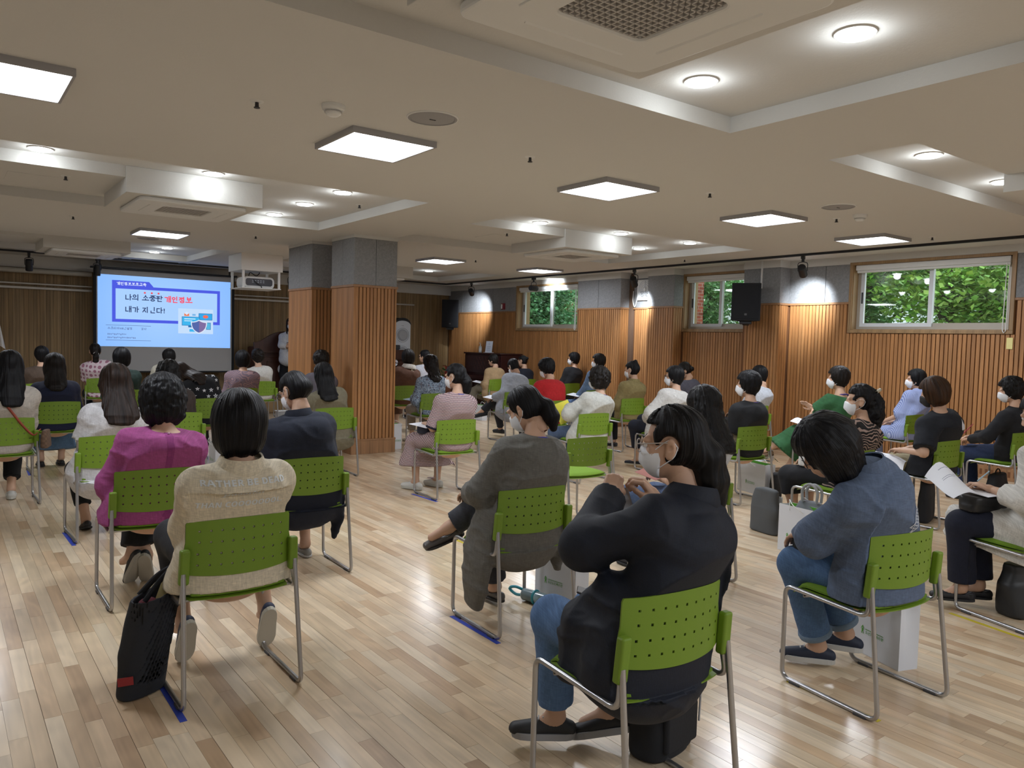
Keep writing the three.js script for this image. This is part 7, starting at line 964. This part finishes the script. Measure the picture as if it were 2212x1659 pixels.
// black tote leaning on the front left chair
{
  const t = thing('tote_bag', 'tall black tote bag with a small red tag leaning on the front left chair', 'bag', [0.70, 0, -3.55]);
  const F = { prims: [loft([[[0, 0.03, 0], 0.105, 0.055], [[0.01, 0.18, 0.01], 0.105, 0.07], [[0.06, 0.44, 0.03], 0.10, 0.075], [[0.065, 0.5, 0.03], 0.10, 0.075]], [1, 0, -0.5], 2.8)], k: 0.01 }, inn = loft([[[0.01, 0.1, 0.01], 0.09, 0.05], [[0.06, 0.44, 0.03], 0.092, 0.066], [[0.07, 0.56, 0.03], 0.092, 0.066]], [1, 0, -0.5], 2.8);
  F.post = (d, x, y, z) => max(d + 0.003 * vnoise(x * 14, y * 9, z * 14), 0.003 - y, y - 0.43 - 0.25 * x, -inn(x, y, z)); part('bag', sdfGeo(meshSDF(F, [-0.2, -0.01, -0.2], [0.25, 0.55, 0.2], 0.008)), mat(lin(0.016, 0.018, 0.024), 0.85, { bumpMap: rep(weave, 9, 9), bumpScale: 0.001 }), t);
  for (const s of [-1, 1]) part('strap', sweep(new THREE.CatmullRomCurve3([V(0.0, 0.42, 0.05 * s + 0.02), V(0.07, 0.50, 0.03 * s + 0.02), V(0.14, 0.56, 0.03), V(0.165, 0.62, 0.0), V(0.17, 0.53, 0.03), V(0.13, 0.44, 0.045 * s)]).getPoints(30), 0.013, 8, 0.3), M.blackMatt, t);
  part('red_tag', moved(bx(-0.03, 0.03, -0.017, 0.017, -0.002, 0.002), [-0.075, 0.10, 0.085], [-0.1, -0.35, 0.05]), mat(lin(0.28, 0.02, 0.02), 0.7), t, 'red leather tag');
  solo('notebook', moved(bx(-0.03, 0.03, -0.09, 0.09, -0.006, 0.006, 0.002), [0.78, 0.40, -3.52], [0, -0.6, -0.35]), mat(lin(0.55, 0.47, 0.22), 0.7), 'notebook with yellowed pages sticking out of the black tote', 'notebook');
  solo('pouch', new THREE.SphereGeometry(0.045, 14, 10).scale(1, 0.8, 0.7).translate(0.725, 0.385, -3.53), mat(lin(0.12, 0.015, 0.025), 0.8), 'dark red pouch inside the black tote', 'pouch');
}
function softBag(name, label, pos, turn, w, h, d, m, more) { const t = thing(name, label, 'bag', pos, turn); const F = { prims: [loft([[[0, d * 0.3, 0], w / 2, d / 2], [[0, h * 0.5, 0], w / 2 * 1.02, d / 2 * 0.95], [[0, h * 0.86, 0], w / 2 * 0.94, d / 2 * 0.7]], [1, 0, 0], 3.2)], k: 0.01, post: (q, x, y, z) => max(q + 0.006 * vnoise(x * 11 + w * 30, y * 11, z * 11), 0.002 - y, y - h) }; part('bag', sdfGeo(meshSDF(F, [-w * 0.7, -0.01, -d * 0.9], [w * 0.7, h * 1.1, d * 0.9], 0.011)), m, t); more?.(t); return t; }
const blackCloth = mat(lin(0.010, 0.011, 0.014), 0.85, { bumpMap: rep(weave, 9, 9), bumpScale: 0.001 }), handleOn = (m, w, h, y, z = 0, r = 0.007) => t => part('handle', tube([[-w, y - 0.03, z], [-w, y + h * 0.6, z], [0, y + h, z], [w, y + h * 0.6, z], [w, y - 0.03, z]], r, 30, 6), m, t);
softBag('backpack', 'black backpack standing under the seat of the navy jacketed woman', [2.24, 0, -1.98], 0.15, 0.30, 0.40, 0.17, blackCloth, t => { part('zip', sweep(new THREE.CatmullRomCurve3([V(0.1, 0.36, 0.07), V(0.128, 0.25, 0.085), V(0.12, 0.1, 0.09)]).getPoints(16), 0.004, 6), M.frameGrey, t); part('pocket', bx(-0.11, 0.1, 0.04, 0.2, 0.07, 0.1, 0.02), blackCloth, t); handleOn(M.blackMatt, 0.05, 0.06, 0.38)(t); });
softBag('shoulder_bag', 'large flat black bag beside the chair of the person in the swoosh T-shirt', [7.38, 0.0, -3.42], 0.3, 0.44, 0.42, 0.12, blackCloth, handleOn(M.blackMatt, 0.08, 0.1, 0.4));
softBag('shoulder_bag', 'black bag under the chair of the curly haired woman at the right edge', [8.98, 0, -3.45], 0.1, 0.42, 0.30, 0.16, blackCloth, handleOn(M.blackMatt, 0.07, 0.07, 0.28));
softBag('shopping_bag', 'crinkled black shopping bag under the chair of the woman in the white jacket', [5.24, 0, -1.82], -0.35, 0.34, 0.31, 0.2, mat(lin(0.02, 0.021, 0.023), 0.45), t => part('white_label', bx(0.06, 0.12, 0.06, 0.15, 0.096, 0.101), M.white, t));
softBag('shoulder_bag', 'small dark bag standing against the white bag under the black T-shirt woman', [7.02, 0, -4.78], 0.2, 0.16, 0.27, 0.1, blackCloth);
softBag('handbag', 'grey handbag standing in the white paper bag in front of the blue grey linen shirt', [5.36, 0.12, -3.33], -PI / 2, 0.26, 0.30, 0.07, mat(lin(0.19, 0.20, 0.22), 0.7), t => { handleOn(mat(lin(0.28, 0.29, 0.29), 0.6), 0.06, 0.11, 0.3, 0.03, 0.011)(t); handleOn(mat(lin(0.28, 0.29, 0.29), 0.6), 0.06, 0.1, 0.3, -0.03, 0.011)(t); });
softBag('lap_bag', 'black bag under the hand of the woman in blue grey linen', [3.44, 0.585, -2.06], -0.15, 0.32, 0.10, 0.20, blackCloth);
softBag('lap_bag', 'black leather bag on the lap of the woman in the white jacket', [5.10, 0.60, -2.03], -0.28, 0.30, 0.10, 0.17, mat(lin(0.014, 0.014, 0.016), 0.4), t => part('strap', tube([[0.02, 0.09, 0.03], [0.08, 0.12, 0.05], [0.15, 0.08, 0.06]], 0.012, 16, 6), M.black, t));
softBag('lap_bag', 'dark navy pouch on the lap of the woman in the houndstooth dress', [4.02, 0.60, -6.80], 0.3, 0.24, 0.08, 0.16, mat(lin(0.02, 0.025, 0.045), 0.8));
softBag('lap_bag', 'white cloth bag on the lap of the woman in the zebra striped top', [5.78, 0.60, -3.62], 0.1, 0.26, 0.13, 0.14, mat(lin(0.62, 0.62, 0.6), 0.8), t => part('lettering', bx(-0.06, 0.04, 0.06, 0.075, 0.063, 0.066), M.dark, t));
softBag('briefcase', 'dark grey bag with white name badge, left of the zebra striped top', [5.62, 0, -3.92], PI / 2 - 0.2, 0.3, 0.40, 0.1, mat(lin(0.07, 0.075, 0.08), 0.7), t => { part('name_badge', bx(-0.14, -0.08, 0.24, 0.32, 0.052, 0.056, 0.002), M.white, t); part('purple_band', bx(-0.138, -0.082, 0.245, 0.265, 0.056, 0.058), mat(lin(0.12, 0.05, 0.3), 0.6), t); });
softBag('crossbody_bag', 'small brown patterned crossbody bag at the hip of the woman with the red strap', [0.80, 0.50, -8.0], 1.3, 0.2, 0.16, 0.07, pat(64, 64, (u, v) => (floor(u * 8) + floor(v * 8)) % 2 ? [0.42, 0.33, 0.26] : [0.36, 0.28, 0.22], 6, 6));
softBag('handbag', 'blue handbag on the lap of the woman in the navy blazer', [1.80, 0.60, -5.22], 0.1, 0.24, 0.13, 0.12, mat(lin(0.05, 0.085, 0.17), 0.7));
softBag('handbag', 'beige handbag with thin loop handles on the empty chair near the column', [5.5, 0.465, -14.45], 0, 0.3, 0.2, 0.14, mat(lin(0.45, 0.4, 0.33), 0.7), t => { handleOn(mat(lin(0.5, 0.45, 0.38), 0.6), 0.07, 0.14, 0.2, 0.04)(t); handleOn(mat(lin(0.3, 0.28, 0.26), 0.6), 0.07, 0.14, 0.2, -0.04)(t); });
// teal bottle lying under the grey tunic
{ const t = thing('water_bottle', 'teal drinking bottle with a handle lying on the floor under the grey linen tunic', 'bottle', [2.86, 0.04, -3.52], 0.25); const m = mat(lin(0.03, 0.27, 0.33), 0.35); part('body', lathe([[0, -0.11], [0.034, -0.11], [0.036, -0.1], [0.036, 0.05], [0.026, 0.07], [0.026, 0.08], [0, 0.08]], 20).rotateX(PI / 2), new THREE.MeshPhysicalMaterial({ color: lin(0.5, 0.65, 0.7), roughness: 0.15, transmission: 0.6, thickness: 0 }), t); part('lid', lathe([[0, 0.07], [0.034, 0.07], [0.034, 0.11], [0.02, 0.115], [0, 0.115]], 20).rotateX(PI / 2).scale(1, 1, -1), m, t); part('band', new THREE.TorusGeometry(0.037, 0.008, 8, 24).translate(0, 0, -0.02), m, t); part('carry_handle', tube([[0.02, 0.01, -0.1], [0.0, 0.03, -0.17], [0, 0.01, -0.22], [-0.0, -0.015, -0.17], [-0.02, 0.0, -0.1]], 0.009, 24, 8), m, t); }
// sheets of paper: each a thin curved sheet
const sheetPrint = canvasTex(256, 362, (g, w, h) => { g.fillStyle = '#eceff6'; g.fillRect(0, 0, w, h); g.fillStyle = '#8d94a6'; g.fillRect(70, 60, 90, 6); for (let i = 0; i < 2; i++) g.fillRect(50, 150 + i * 18, 150 - i * 40, 5); }), sheetM = mat(0xffffff, 0.75, { map: sheetPrint, side: THREE.DoubleSide });
function sheet(label, pos, rot, w = 0.21, h = 0.297, bend = () => 0, name = 'paper_sheet', m = sheetM, cat = 'paper') { const nx = 8, ny = 14, P = [], U = [], I = []; for (const b of [0, 1]) for (let j = 0; j <= ny; j++) for (let i = 0; i <= nx; i++) { const u = i / nx, v = j / ny, q = bend(u, v); const [dx, dy, dz] = Array.isArray(q) ? q : [0, q, 0]; P.push((u - 0.5) * w + dx, dy - b * 0.0012, (v - 0.5) * h + dz); U.push(u, 1 - v); } const S = (nx + 1) * (ny + 1); for (const b of [0, 1]) for (let j = 0; j < ny; j++) for (let i = 0; i < nx; i++) { const a = b * S + j * (nx + 1) + i, c = a + nx + 1; b ? I.push(a, a + 1, c, a + 1, c + 1, c) : I.push(a, c, a + 1, a + 1, c, c + 1); } const o = solo(name, rawGeo(P, null, U, I), m, label, cat); o.position.set(...pos); o.rotation.set(...rot); return o; }
sheet('white printed sheet curling up in the hand of the woman in the white jacket', [4.98, 0.735, -2.13], [0.15, -0.3, 0.12], 0.21, 0.30, (u, v) => [-(0.02 + 0.08 * v) * sin(v * 2), 0.12 * sin(u * 2.6 + 0.3) * (1 - v * 0.7), 0]);
sheet('white sheet flat on the lap of the woman in the white jacket', [5.13, 0.712, -2.06], [0.05, -0.35, -0.02], 0.21, 0.297, (u, v) => 0.006 * sin(u * 4));
sheet('white sheet hanging over the knee of the person in the swoosh T-shirt', [7.0, 0.60, -3.62], [0.1, 0.2, 0.05], 0.22, 0.32, (u, v) => [-0.02, -0.16 * max(0, 0.6 - u) * 2 - 0.07 * max(0, v - 0.6), 0.05 * max(0, 0.5 - u)]);
sheet('white papers on the raised knee of the woman in the green dress', [8.06, 0.70, -5.12], [0.25, 0.2, 0.1], 0.22, 0.30, (u, v) => 0.012 * sin(u * 3 + v));
sheet('white sheet on the lap of the woman in the houndstooth dress', [3.96, 0.69, -6.78], [0.1, 0.3, 0], 0.2, 0.24);
sheet('white sheet on the lap of the man in the pale grey jacket', [7.14, 0.66, -10.05], [0.1, 0.3, 0.1], 0.21, 0.297);
sheet('white note pad before the woman in the beige jacket', [9.12, 0.70, -13.42], [0.15, 0.4, 0.1], 0.15, 0.2);
sheet('pale sheet on the lap of the person in the denim shirt', [8.86, 0.67, -10.05], [0.1, 0.2, 0.1], 0.2, 0.25);
sheet('white sheet lying on the floor behind the houndstooth dress', [4.66, 0.002, -6.78], [0, 0.5, 0], 0.16, 0.12);
sheet('white sheet on the floor near the wall, by the middle pier', [9.16, 0.002, -6.6], [0, 0.2, 0], 0.21, 0.297);
sheet('grey clipboard held by the woman in the zebra striped top', [5.88, 0.735, -3.66], [0.1, 0.4, 0.15], 0.2, 0.28, () => 0, 'clipboard', mat(lin(0.4, 0.39, 0.38), 0.6), 'clipboard');
sheet('blue grey notebook on the lap of the woman in the floral blouse', [5.66, 0.67, -10.02], [0.1, 0.3, 0.05], 0.24, 0.18, () => 0, 'notebook', mat(lin(0.24, 0.31, 0.40), 0.7), 'notebook');
sheet('bright yellow folder held up by the curly haired woman in cream', [5.96, 0.74, -6.95], [1.2, 0.25, 0], 0.26, 0.25, () => 0, 'folder', mat(lin(0.78, 0.72, 0.06), 0.6), 'folder');
sheet('red notebook held near the face of the navy jacketed woman, before the white top', [3.88, 0.69, -3.60], [0.25, 0.3, 0.0], 0.2, 0.16, () => 0, 'notebook', mat(lin(0.3, 0.07, 0.04), 0.6), 'notebook');
sheet('thin white tissue hanging between the hands of the navy jacketed woman', [2.10, 0.93, -2.10], [1.45, 0.3, 0], 0.10, 0.13, (u, v) => 0.012 * sin(u * 8), 'tissue', mat(lin(0.55, 0.57, 0.6), 0.8, { side: THREE.DoubleSide }), 'tissue');
solo('pen', moved(cyl(0.005, 0.004, 0.14, 0, -0.07, 0, 8), [8.78, 0.76, -3.68], [0.5, 0, -0.6]), mat(lin(0.4, 0.02, 0.06), 0.4), 'red pen in the hand of the curly haired woman in black', 'pen');
solo('pen', moved(cyl(0.005, 0.004, 0.14, 0, -0.07, 0, 8), [5.26, 0.79, -2.10], [0.2, 0, -1.2]), mat(lin(0.35, 0.5, 0.58), 0.4), 'pale blue pen in the hand of the woman in the white jacket', 'pen');
solo('phone', bx(-0.035, 0.035, -0.07, 0.07, -0.004, 0.004, 0.004).rotateX(-PI / 2 + 0.3).rotateY(0.8).translate(1.87, 0.66, -1.98), mat(lin(0.05, 0.035, 0.03), 0.3), 'brown phone peeping from the jacket pocket above the jeans', 'phone');
// tape marks
const blueT = mat(lin(0.03, 0.06, 0.42), 0.6), yellowT = mat(lin(0.50, 0.40, 0.02), 0.6);
function tape(x0, z0, x1, z1, m, label) { const L = hypot(x1 - x0, z1 - z0), o = solo('tape_strip', bx(-0.014, 0.014, 0, 0.0012, -L / 2, L / 2), m, label, 'tape'); o.position.set((x0 + x1) / 2, 0, (z0 + z1) / 2); o.rotation.y = atan2(x1 - x0, z1 - z0); }
tape(0.79, -3.64, 0.787, -3.19, blueT, 'blue tape strip on the floor beside the front left chair'); tape(2.325, -3.63, 2.315, -3.16, blueT, 'blue tape strip under the chair of the grey linen tunic'); tape(3.84, -6.78, 3.86, -6.33, blueT, 'blue tape strip under the chair of the houndstooth dress'); tape(0.79, -6.75, 0.80, -6.3, blueT, 'blue tape strip under the chair of the brown haired woman in white'); tape(0.82, -9.95, 0.81, -9.6, blueT, 'blue tape strip under the chair of the woman in denim');
tape(3.19, -2.06, 3.17, -1.61, yellowT, 'yellow tape strip under the chair of the blue grey linen shirt'); tape(4.86, -2.08, 4.77, -1.62, yellowT, 'yellow tape strip under the chair of the white jacket'); tape(3.25, -5.12, 3.25, -4.82, yellowT, 'yellow tape strip on the open floor behind the grey linen tunic');
// small things by the walls
{ const t = thing('wall_outlet', 'wood framed socket box low on the slatted wall by the middle pier', 'socket', [XP - 0.02, 0.46, -7.3]); part('frame', bx(-0.012, 0.014, -0.08, 0.08, -0.14, 0.14, 0.004), M.trimWood, t); part('plate', bx(-0.016, -0.01, -0.06, 0.03, -0.1, 0.02, 0.002), M.white, t); }
{ const t = thing('floor_vent', 'wooden grille of small slots in the baseboard at the right edge', 'vent', [XW - 0.02, 0.085, -3.85]); part('board', bx(-0.012, 0.01, -0.085, 0.075, -0.5, 0.5, 0.004), M.trimWood, t); for (let i = 0; i < 14; i++) part('slot', bx(-0.0135, -0.011, -0.04, 0.03, -0.42 + i * 0.064, -0.39 + i * 0.064), M.groove, t); }
{ const t = thing('clear_box', 'clear plastic box on the floor by the empty chair near the column', 'box', [5.25, 0, -14.2]); part('box', bx(-0.12, 0.12, 0, 0.14, -0.09, 0.09, 0.012), new THREE.MeshPhysicalMaterial({ color: lin(0.8, 0.83, 0.86), roughness: 0.2, transmission: 0.7, thickness: 0 }), t); part('lid', bx(-0.13, 0.13, 0.14, 0.155, -0.1, 0.1, 0.005), M.white, t); }
scene.traverse(o => { const l = o.userData?.label; if (l && o.parent === scene) { const n = l.split(/\s+/).length; if (n < 4 || n > 16) console.log('LABEL', n, o.name, l); } });
renderer.render(scene, camera);
